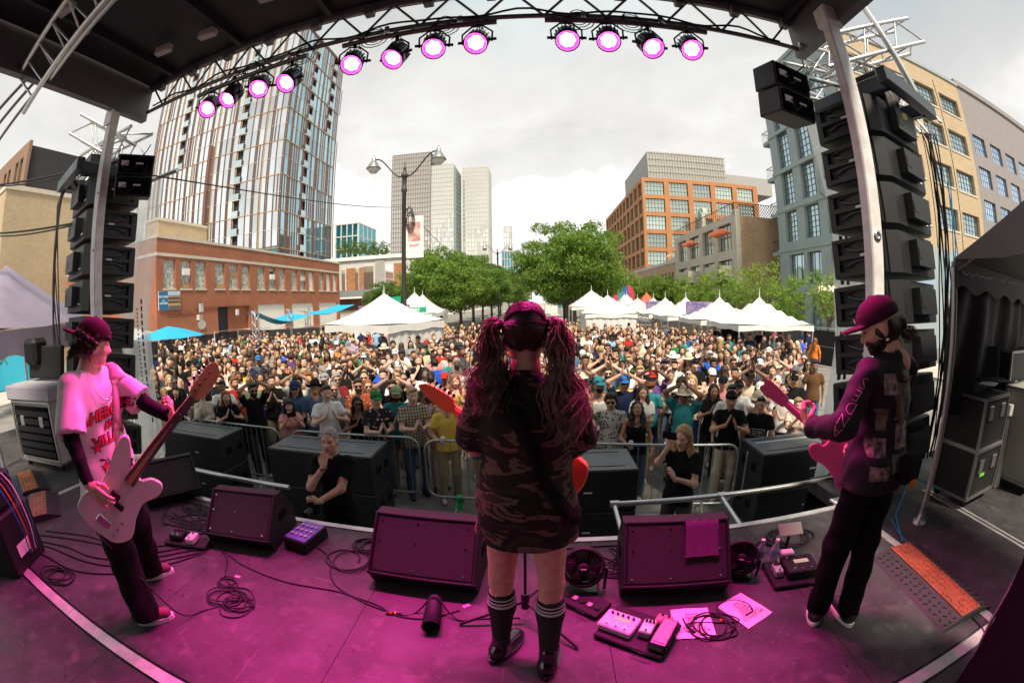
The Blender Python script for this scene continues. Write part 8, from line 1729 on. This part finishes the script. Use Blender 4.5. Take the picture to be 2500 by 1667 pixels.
cl_ = thing('dark_cloth', 'dark purple cloth draped over the right wedge monitor', 'cloth', (.98, 1.955, SZ), -.10); q = MB(); prof = [(.30, .405), (.24, .432), (.21, .402), (.10, .275), (.085, .262)]; n = 10; vs = [((i / n - .5) * .22 + .006 * sin(i * 2 + j), y - .012 - .004 * sin(i * 1.6), z + .004 * sin(i * 2.1 + j)) for i in range(n + 1) for j, (y, z) in enumerate(prof)]; q.add(vs, [(i * 5 + j, (i + 1) * 5 + j, (i + 1) * 5 + j + 1, i * 5 + j + 1) for i in range(n) for j in range(4)], 0, True); q.build('cloth', mat('plum_cloth', (.07, .02, .07), .95), cl_)
def fan(label, x, y, rz, zc, r=.125, tilt=.35):
    t = thing('floor_fan', label, 'fan', (x, y, SZ), rz); q = Matrix.Rotation(pi / 2 - tilt, 3, 'X') ; c = Vector((0, 0, zc)); T_ = lambda v: q @ Vector(v) + c
    MB().lathe([(r, -.05), (r + .008, 0), (r + .004, .035), (r - .008, .04), (r - .01, 0), (r - .008, -.05)], c, 28, 0, q, False).build('ring', blk, t); m = MB()
    for k in range(28): a = 2 * pi * k / 28; m.tube([T_((cos(a) * .035, sin(a) * .035, .045)), T_((cos(a + .35) * r * .6, sin(a + .35) * r * .6, .05)), T_((cos(a + .55) * r, sin(a + .55) * r, .036))], .0022, 4)
    tag(m.build('guard', blackpl, t), kind='stuff'); MB().lathe([(.036, .04), (.036, .054), (.02, .058)], c, 20, 0, q).build('hub', blk, t); MB().box(T_((0, 0, .0595)), (.034, .008, .002), q).build('badge', logom, t)
    for k in range(5): a = 2 * pi * k / 5; link('blade', MB().add([T_((cos(a) * .03, sin(a) * .03, .01)), T_((cos(a + .1) * r * .92, sin(a + .1) * r * .92, .02)), T_((cos(a + .9) * r * .88, sin(a + .9) * r * .88, -.01)), T_((cos(a + .8) * .04, sin(a + .8) * .04, -.01))], [(0, 1, 2, 3)]).mesh(), blackpl, t)
    MB().lathe([(r * .9, -.05), (r * .5, -.10), (.03, -.11)], c, 24, 0, q).build('rear_shell', blk, t); MB().bbox((0, .03, .012), (.2, .16, .024), .01).tube([(-r - .012, 0, .02), (-r - .016, 0, zc), ], .010, 6).tube([(r + .012, 0, .02), (r + .016, 0, zc)], .010, 6).build('stand', blackpl, t)
fan('black floor fan right of the singer legs', .27, 2.12, -.1, .19); fan('black floor fan right of the draped wedge monitor', 1.31, 2.10, -.5, .15, .115)
def pedal(label, x, y, rz, w, d, h, m_, z=0, knobs=3, foot=1, screen=False, name='effects_pedal', tilt=0.):
    t = thing(name, label, 'pedal', (x, y, SZ + z), rz); MB().bbox((0, 0, h / 2), (w, d, h), .008).build('case', m_, t)
    for k in range(knobs): link('knob', MB().cyl((w * ((k + .5) / knobs - .5) * .8, d * .28, h), (w * ((k + .5) / knobs - .5) * .8, d * .28, h + .014), .008, n=10).mesh(), blackpl, t)
    for k in range(foot): link('footswitch', MB().cyl((w * ((k + .5) / foot - .5) * .8, -d * .32, h), (w * ((k + .5) / foot - .5) * .8, -d * .32, h + .016), .007, n=10).cyl((w * ((k + .5) / foot - .5) * .8, -d * .32, h), (w * ((k + .5) / foot - .5) * .8, -d * .32, h + .004), .012, n=8).mesh(), chrome, t)
    if screen: MB().bb(-w * .18, w * .28, -.0, d * .2, h, h + .003).build('screen', mat('lcd_screen', (.30, .36, .22), .3, emit=(.4, .5, .3), estr=.25), t)
    return t
white_e = mat('pedal_white', (.62, .60, .60), .4); silv = mat('pedal_silver', (.50, .50, .52), .35, .6)
def board(label, x, y, rz, w, d): t = thing('pedalboard', label, 'pedalboard', (x, y, SZ), rz); MB().bbox((0, 0, .02), (w, d, .028), .008).build('tray', blk, t); MB().tube([(w * .1, -d / 2 - .004, .03), (w * .1, -d / 2 - .02, .045), (w * .35, -d / 2 - .02, .045), (w * .35, -d / 2 - .004, .03)], .004, 5).build('handle', blackpl, t); return t
board('pedalboard with pink lit pedals right of the singer', .545, 1.69, -.62, .40, .30)
pedal('large white multi effects unit on the centre pedalboard', .44, 1.73, -.62, .20, .15, .045, white_e, .036, 5, 3, True); pedal('small stomp pedal in the middle of the centre pedalboard', .585, 1.665, -.55, .075, .12, .05, silv, .036); pedal('small red pedal at the back of the centre pedalboard', .69, 1.72, -.62, .09, .07, .04, CL['pink'], .036, 2, 0)
t = thing('volume_pedal', 'volume rocker pedal with rubber tread on the centre pedalboard', 'pedal', (.655, 1.585, SZ + .036), -.62); MB().bbox((0, 0, .022), (.11, .22, .04), .02).build('base', blackpl, t); MB().bbox((0, 0, .06), (.095, .20, .02), .009, Matrix.Rotation(.15, 3, 'X')).build('rocker', blackpl, t); MB().bbox((0, 0, .0715), (.075, .165, .005), .002, Matrix.Rotation(.15, 3, 'X')).build('tread', mat('tread_grey', (.35, .33, .34), .8), t)
board('flat black multi switch unit by the floor fan', .26, 1.99, -.72, .32, .17)
for k in range(5): pedal(['first', 'second', 'third', 'fourth', 'fifth'][k] + ' switch key of the flat unit by the fan, from the left', .26 + (k - 2) * .052 * cos(-.72), 1.965 + (k - 2) * .052 * sin(-.72), -.72, .035, .035, .012, silv if k % 2 else blackpl, .036, 0, 0, name='switch_key')
board('pedalboard in front of the right guitarist', 1.70, 1.98, -.15, .40, .30)
pedal('black amp modeller with lit screen on the right pedalboard', 1.73, 1.98, -.15, .24, .20, .06, blk, .036, 3, 3, True); pedal('small pedal at the left edge of the right pedalboard', 1.56, 2.0, -.15, .06, .11, .05, silv, .036)
pedal('white and red receiver box on the right pedalboard', 1.68, 2.10, -.15, .10, .06, .03, white_e, .10, 0, 0, name='receiver_box')
board('pedalboard at the feet of the bassist', -2.68, 2.0, .25, .42, .16); pedal('white tuner pedal on the bassist pedalboard', -2.62, 2.01, .25, .08, .12, .05, white_e, .036, 1, 1); pedal('black pedal pair left on the bassist pedalboard', -2.78, 1.99, .25, .13, .11, .05, blk, .036, 3, 2)
di = thing('mixer_box', 'small black mixer box with blue violet face right of the left wedge', 'mixer', (-1.74, 2.42, SZ), -.15); MB().bbox((0, 0, .05), (.22, .30, .10), .008).build('case', blk, di); MB().bb(-.10, .10, -.13, .14, .10, .103).build('face', mat('blue_face', (.10, .12, .40), .4), di)
for i in range(4):
    for j in range(3): link('knob', MB().cyl((-.066 + i * .044, -.07 + j * .07, .103), (-.066 + i * .044, -.07 + j * .07, .116), .012, n=10).mesh(), mat('knob_pale', (.5, .4, .45), .5), di)
# papers
papm = mat('paper', (.72, .70, .70), .8)
for (x, y, rz, w, d, lb, tx) in ((.87, 1.72, -.12, .23, .26, 'left handwritten set list page taped on the deck', 'Power\nAgainst\nMars\nOxygen\nFlying\nThe Sound\nIn Another Life'), (1.215, 1.75, .42, .22, .27, 'right handwritten set list page taped on the deck', 'Mars\nFound\nFlying\nOxygen\nForever\nThe Sound\n12 missed calls')):
    t = thing('set_list', lb, 'paper', (x, y, SZ + .002), rz, 'handwritten set lists on the deck'); q = MB(); n = 5; q.add([((i / n - .5) * w, (j / n - .5) * d, .003 + .003 * sin(i * 1.3 + j)) for i in range(n + 1) for j in range(n + 1)], [(i * (n + 1) + j, (i + 1) * (n + 1) + j, (i + 1) * (n + 1) + j + 1, i * (n + 1) + j + 1) for i in range(n) for j in range(n)], 0, True); q.build('page', papm, t); text('handwriting', tx, .030, CL['charcoal'], t, frameM((0, 0, .0075), (1, 0, 0), (0, 0, 1)), 0, shear=.3)
tapem = {'pink': mat('pink_tape', (.75, .35, .5), .6), 'orange': mat('orange_tape', (.8, .25, .05), .6)}
for i, (x, y, c) in enumerate([(-2.0, 1.82, 'pink'), (-.42, 1.95, 'pink'), (1.05, 1.72, 'orange'), (-2.95, 1.72, 'pink'), (1.62, 2.35, 'pink'), (.42, 2.3, 'pink')]): tag(MB().box((x, y, SZ + .0015), (.045, .022, .002), i * .7).build('tape_piece', tapem[c]), ['pink tape scrap near the cable coil at left', 'pink tape scrap beside the centre left wedge', 'orange tape scrap beside the right set list', 'pink tape scrap behind the bassist leg', 'pink tape scrap near the right stage edge', 'pink tape scrap beside the right wedge'][i], 'tape')
# mic stand
ms_ = thing('microphone_stand', 'tripod microphone stand in front of the singer', 'microphone stand', (-.07, 1.86, SZ)); 
for a in ((-.36, -.09), (.28, -.26), (.12, .34)): MB().tube([(0, 0, .14), (a[0] * .5, a[1] * .5, .075), (a[0], a[1], .012)], .009, 6).build('leg', blackpl, ms_); 
MB().cyl((0, 0, .09), (0, 0, .20), .024, n=12).build('hub', blackpl, ms_); MB().cyl((0, 0, .15), (0, 0, 1.35), .008, n=8).build('shaft', blackpl, ms_); MB().cyl((0, 0, 1.35), (.0, -.12, 1.42), .012, n=8).lathe([(.012, 0), (.024, .04), (.024, .07), (.01, .085)], (0, -.12, 1.42), 12, 0, Matrix.Rotation(pi / 2, 3, 'X')).build('microphone', blackpl, ms_)
t = thing('black_holder', 'open black sleeve lying on the deck left of the singer', 'holder', (-.585, 1.80, SZ + .05), .12); MB().lathe([(.045, -.13), (.052, .12), (.047, .12), (.040, -.13)], (0, 0, 0), 18, 0, Matrix.Rotation(pi / 2, 3, 'X'), False).build('sleeve', blk, t)
bottle((1.50, 2.17, SZ), 'clear water bottle, left of the two by the right fan'); bottle((1.60, 2.14, SZ), 'clear water bottle, right of the two by the right fan')
bottle((-1.05 - .98, 2.95, .62), 'small bottle with orange cap beyond the left stage edge', col=CL['orange'])
# tablet on a clamp
t = thing('tablet_stand', 'small pale tablet on a low stand near the right stage edge', 'tablet', (1.80, 2.28, SZ), -.1); MB().cyl((0, 0, 0), (0, 0, .16), .012, n=8).build('stem', blackpl, t); MB().bbox((0, 0, .18), (.20, .015, .10), .005, Matrix.Rotation(-.9, 3, 'X')).build('tablet', mat('tablet_face', (.30, .32, .24), .3), t)
# cable ramps
rampo = mat('ramp_orange', (.26, .055, .028), .6, noise=.25, nscale=8); rampk = mat('ramp_black', (.03, .026, .03), .6)
def cramp(label, x, y, rz, L, lid):
    t = thing('cable_ramp', label, 'cable ramp', (x, y, SZ), rz); Mx = Matrix(((1, 0, 0, 0), (0, 0, 1, 0), (0, 1, 0, 0), (0, 0, 0, 1)))
    MB().prism([(-.27, 0), (-.255, .012), (-.11, .058), (.11, .058), (.255, .012), (.27, 0)], -L / 2, L / 2, 0, Mx).build('base', rampk, t); MB().bbox((0, 0, .062), (.21, L * .98, .010), .003).build('lid', lid, t); q = MB()
    for i in range(int(L / .045)):
        for j in range(4):
            if (abs(i - 4) < 2 or abs(i - int(L / .045) + 5) < 2) and j in (1, 2): continue
            q.box((-.078 + j * .052, -L / 2 + .03 + i * .045, .068), (.036, .008, .004), .75 if (i + j) % 2 else -.75); q.box((-.078 + j * .052 + .008, -L / 2 + .042 + i * .045, .068), (.030, .007, .004), .75 if (i + j) % 2 else -.75)
    tag(q.build('tread_bars', lid, t), kind='stuff'); q = MB()
    for s in (-1, 1):
        for i in range(int(L / .06)):
            for j in range(3): q.box((s * (.145 + j * .04), -L / 2 + .03 + i * .06, .052 - j * .0125), (.028, .009, .004), Matrix.Rotation(.8 if (i + j) % 2 else -.8, 3, 'Z'))
    tag(q.build('side_treads', rampk, t), kind='stuff')
    for s in (-1, 1): q = MB(); q.tube([(-.04, s * (L / 2 - .14), .0685), (.04, s * (L / 2 - .14), .0685), (.04, s * (L / 2 - .06), .0685), (-.04, s * (L / 2 - .06), .0685)], .002, 4, closed=True); q.build('embossed_frame', lid, t)
cramp('orange lidded cable ramp on the deck at right', 2.62, 1.42, -.10, .92, rampo); cramp('orange brown cable ramp at left near the monitor desk', -5.65, 1.72, 1.3, .8, mat('ramp_brown', (.42, .14, .05), .6)); cramp('worn brown cable ramp nearest the strip at left', -4.78, 1.50, 1.15, .7, mat('ramp_dull', (.30, .13, .08), .6))
# ---------------------------------------------------------------- cables on the deck
def floor_cable(label, pts, r=.005, m_=None, n=6):
    P = spline([(x, y, SZ + r + (z if len(q_) > 2 else 0)) for q_ in pts for x, y, z in [(q_[0], q_[1], q_[2] if len(q_) > 2 else 0)]], n); tag(MB().tube(P, r, 6).build('floor_cable', m_ or cab), label, 'cable', 'cables lying on the deck')
def coil(cx, cy, r, turns, sq=1., ph=0, jit=.15, rz=0, seed=0):
    q = random.Random(seed); out = []; a0 = ph
    for k in range(turns * 9): a = a0 + k * 2 * pi / 9; rr = r * (1 + jit * sin(k * .9 + seed)) ; dx = .25 * r * sin(k / 9 * 1.7 + seed); x, y = cos(a) * rr + dx, sin(a) * rr * sq; out.append((cx + x * cos(rz) - y * sin(rz), cy + x * sin(rz) + y * cos(rz), .002 + .0055 * ((k // 9) % 3)))
    return out
floor_cable('bass guitar cable dropping from the bass into the loose coil at left', [(-2.28, 1.02, .66), (-2.2, 1.15, .35), (-2.05, 1.25, .05), (-1.98, 1.40)] + coil(-1.93, 1.58, .10, 3, .8, 0, .25, .3, 1) + coil(-1.80, 1.56, .085, 3, .8, 1, .2, .2, 2) + [(-2.05, 1.75), (-2.2, 1.95), (-2.35, 2.05)])
floor_cable('large loose loop of cable around the left coil', coil(-2.0, 1.72, .07, 2, .8, 0, .2, 0, 3) + [(-1.82, 1.72), (-1.70, 1.60), (-1.72, 1.46), (-1.84, 1.42), (-1.92, 1.50)])
floor_cable('long cable running from the left wedge to the singer', [(-2.47, 2.09), (-2.25, 2.02), (-2.03, 1.95), (-1.65, 1.9), (-1.23, 1.92), (-1.0, 1.85), (-.79, 1.80), (-.70, 1.84), (-.59, 1.89, .10), (-.50, 1.84, .03), (-.43, 1.81), (-.30, 1.84), (-.1, 1.86)], .005)
floor_cable('second cable beside the long one left of the centre wedge', [(-1.9, 2.5), (-1.5, 2.3), (-1.35, 2.05), (-1.2, 1.93), (-.95, 1.86), (-.80, 1.79), (-.62, 1.80), (-.45, 1.9)])
floor_cable('round loop of cable left of the centre left wedge', coil(-1.33, 2.27, .14, 2, .9, 0, .1, 0, 5) + [(-1.15, 2.35), (-1.12, 2.5)])
floor_cable('coiled thick cable behind the centre left wedge', coil(-1.22, 2.5, .11, 5, .8, 0, .15, 0, 6), .007)
for i in range(6): q = random.Random(i + 20); floor_cable('one of the tangled cables behind the left wedge', [(-3.0 + q.uniform(-.3, .3), 2.3 + q.uniform(-.2, .3)) if k % 3 else (-2.7 + q.uniform(-.2, .6), 2.25 + q.uniform(-.1, .35)) for k in range(9)], .006)
for i in range(5): q = random.Random(i + 50); floor_cable('one of the cables lying from the left edge to the bassist', [(-4.2, .9 + .1 * i), (-3.8 + q.uniform(-.1, .1), 1.05 + .12 * i), (-3.3, 1.15 + .13 * i + q.uniform(-.05, .05)), (-2.9, 1.35 + .12 * i), (-2.6, 1.7 + .1 * i), (-2.45, 1.95 + .03 * i)], .006)
floor_cable('coil of cable near the left amplifier', coil(-3.35, .98, .15, 4, .6, 0, .2, .3, 7), .006)
for i in range(4): q = random.Random(i + 70); floor_cable('one of the cables knotted between the singer and right wedge', [(.25 + q.uniform(-.1, .5), 2.35 + q.uniform(-.15, .25)) for k in range(8)], .006)
floor_cable('cable with big loops over the set lists', [(.80, 1.72, .05), (.82, 1.66, .02), (.86, 1.64), (.85, 1.72)] + coil(.98, 1.66, .11, 4, .95, 0, .12, 0, 8) + [(1.05, 1.80), (1.15, 1.86), (1.24, 1.82), (1.26, 1.73), (1.2, 1.70)])
floor_cable('neat coil of cable at the right stage edge', coil(1.92, 2.42, .17, 6, .75, 0, .08, 0, 9), .007)
floor_cable('cable from the edge coil to the right wedge', [(1.75, 2.38), (1.5, 2.42), (1.25, 2.3), (1.05, 2.25), (1.0, 2.4)], .007); floor_cable('second cable from the coil along the stage edge', [(1.8, 2.5), (1.45, 2.35), (1.2, 2.2), (1.1, 2.16)], .006)
floor_cable('white cable curling from the right pedalboard', [(1.60, 2.05, .07), (1.62, 2.12, .09), (1.66, 2.12, .09), (1.66, 2.05, .1)], .003, wht); floor_cable('cable from the modeller towards the right post', [(1.6, 2.1, .05), (1.5, 2.05), (1.55, 1.95), (1.5, 1.9)], .004)
floor_cable('dark cables dropping off the strip at lower right', [(2.62, 1.0), (2.6, .85), (2.55, .72), (2.6, .5)], .006); floor_cable('blue cable snaking beside the right post foot', [(3.0, 2.3), (2.9, 2.1), (2.85, 1.95), (2.78, 1.9)], .005, cabb)
m = MB(); xp = thing('cable_connector', 'red taped cable connector on the deck left of the black sleeve', 'connector', (-.83, 1.80, SZ + .01), .2); MB().cyl((-.04, 0, 0), (.05, 0, 0), .010, n=8).build('plug', blackpl, xp); MB().cyl((-.02, 0, 0), (-.005, 0, 0), .0115, n=8).build('red_band', CL['red'], xp); MB().cyl((.01, 0, 0), (.02, 0, 0), .0115, n=8).build('yellow_band', CL['yellow'], xp)
# ---------------------------------------------------------------- road cases and racks
casew = mat('case_white', (.46, .45, .40), .45, noise=.08, nscale=3); edge = mat('case_edge', (.42, .42, .43), .35, .8); caseb = mat('case_black', (.02, .02, .022), .5, bump=.1, bscale=60)
def roadcase(label, x, y, rz, w, d, h, m_, z=0, wheels=True, openf=False, cat='road case'):
    t = thing('road_case', label, cat, (x, y, SZ + z), rz); zb = .10 if wheels else 0
    if openf: MB().bb(-w / 2, w / 2, -d / 2 + .03, d / 2, zb, h).build('shell', m_, t); MB().bb(-w / 2 + .05, w / 2 - .05, -d / 2 + .0, -d / 2 + .028, zb + .05, h - .06).build('rack_front', skirt, t); q = MB(); [q.bb(-w / 2 + .06, w / 2 - .06, -d / 2 - .012, -d / 2, zb + .08 + k * .1, zb + .15 + k * .1) for k in range(int((h - zb - .15) / .1))]; q.build('rack_units', blk, t)
    else: MB().bb(-w / 2, w / 2, -d / 2, d / 2, zb, h).build('shell', m_, t)
    q = MB(); e = .014
    for sx in (-1, 1):
        for sy in (-1, 1): q.bb(sx * w / 2 - e, sx * w / 2 + e, sy * d / 2 - e, sy * d / 2 + e, zb, h)
    for z_ in (zb, h):
        for s in (-1, 1): q.bb(-w / 2, w / 2, s * d / 2 - e, s * d / 2 + e, z_ - e, z_ + e - .001); q.bb(s * w / 2 - e - .001, s * w / 2 + e + .001, -d / 2, d / 2, z_ - e + .002, z_ + e)
    q.build('edging', edge, t)
    for s in (-1, 1): link('latch', MB().bbox((s * w * .25, -d / 2 - .01, h * .72), (.10, .02, .13), .006).mesh(), edge, t); link('latch', MB().bbox((w / 2 + .01, s * d * .25, h * .5), (.02, .10, .14), .006).mesh(), edge, t)
    if wheels:
        for sx in (-1, 1):
            for sy in (-1, 1): link('caster', MB().cyl((sx * (w / 2 - .08) - .015, sy * (d / 2 - .08), .045), (sx * (w / 2 - .08) + .015, sy * (d / 2 - .08), .045), .043, n=12).mesh(), blackpl, t)
    return t
roadcase('open fronted rack case with grey edging left of the bassist', -6.15, 2.45, .25, 1.0, .62, .86, casew, openf=True); t = thing('mixing_desk', 'mixing desk with raised black lid on the left rack case', 'mixing desk', (-6.15, 2.45, SZ + .88), .25); MB().bbox((0, 0, .09), (1.15, .7, .18), .015).build('tray', mat('desk_purple_lit', (.34, .31, .38), .45), t); MB().bbox((0, .12, .42), (.85, .08, .42), .02, Matrix.Rotation(-.15, 3, 'X')).build('meter_bridge', blk, t)  # tray colour includes the purple light that falls on it
q = MB(); [q.bb(-.45 + k * .06, -.43 + k * .06, -.28, .0, .18, .195) for k in range(15)]; q.build('faders', whi, t)
t = thing('desk_light_box', 'rounded black monitor cover standing on the left mixing desk', 'equipment', (-6.42, 2.5, SZ + 1.28), .2); MB().bbox((0, 0, .17), (.34, .3, .34), .06).build('cover', blk, t)
roadcase('black equipment case of the stack by the right tent pole, lower', 4.15, 2.30, .05, .62, .5, .55, caseb); roadcase('black equipment case of the stack by the right tent pole, upper', 4.15, 2.30, .05, .6, .48, .45, caseb, z=.56, wheels=False)
t = thing('laptop', 'dark laptop standing open on the black case stack at right', 'laptop', (4.25, 2.25, SZ + 1.13), -.5); MB().bbox((0, 0, .01), (.42, .3, .02), .006).build('keyboard_base', blk, t); MB().bbox((0, .16, .16), (.42, .015, .28), .006, Matrix.Rotation(-.2, 3, 'X')).build('screen', blk, t)
tag(MB().box((4.0, 2.12, SZ + 1.135), (.22, .16, .006), .3).build('paper_sheet', papm), 'white paper sheet on top of the black case stack', 'paper')
tag(MB().box((4.10, 2.045, SZ + .30), (.10, .004, .03)).build('green_label', mat('green_tape', (.25, .7, .10), .5)), 'bright green tape label on the lower black case', 'label')
roadcase('white road case with silver edging at right', 5.25, 2.05, .05, .75, .55, 1.02, casew); roadcase('second white road case at the far right edge', 6.3, 2.1, .05, .8, .6, .95, casew); roadcase('tall open black case behind the white road case', 5.5, 2.6, .05, .9, .4, 1.35, caseb)
t = thing('folded_stand', 'folded silver stand leaning between the case stacks', 'stand', (4.75, 2.15, SZ), 0); MB().cyl((0, 0, .0), (.06, .05, .75), .028, n=8).cyl((.05, -.02, 0), (.09, .05, .7), .022, n=8).build('tubes', alu, t); MB().cyl((.06, .05, .75), (.06, .05, .86), .05, n=14).build('white_roll', whi, t)
# left edge amp with coloured cables, right edge amp
amp = thing('amplifier', 'black amplifier with coloured cables at the left edge', 'amplifier', (-3.98, .78, SZ), .5); MB().bbox((0, 0, .24), (.55, .5, .48), .02).build('cabinet', blk, amp); MB().bbox((.05, 0, .62), (.36, .3, .26), .02).build('head_unit', blk, amp)
for k, c in enumerate(('blue', 'orange', 'purple', 'white', 'teal')): MB().tube(spline([(.1, -.1 + .05 * k, .8), (.33, -.12 + .05 * k, .65), (.36, -.05 + .04 * k, .35), (.30, 0 + .03 * k, .1)], 6), .006, 5).build('patch_cable', CL[c], amp)
MB().bb(.276, .28, -.12, .06, .12, .22).build('tape_label', papm, amp)
ra = thing('amplifier', 'dark amplifier stack cut off by the lower right corner', 'amplifier', (2.15, .22, SZ), -.35); MB().bbox((0, 0, .5), (.75, .5, 1.0), .02).build('cabinet', skirt, ra); MB().tube([(-.3, .27, .1), (-.32, .29, .5), (-.3, .27, .95)], .01, 6).build('chrome_strip', chrome, ra)
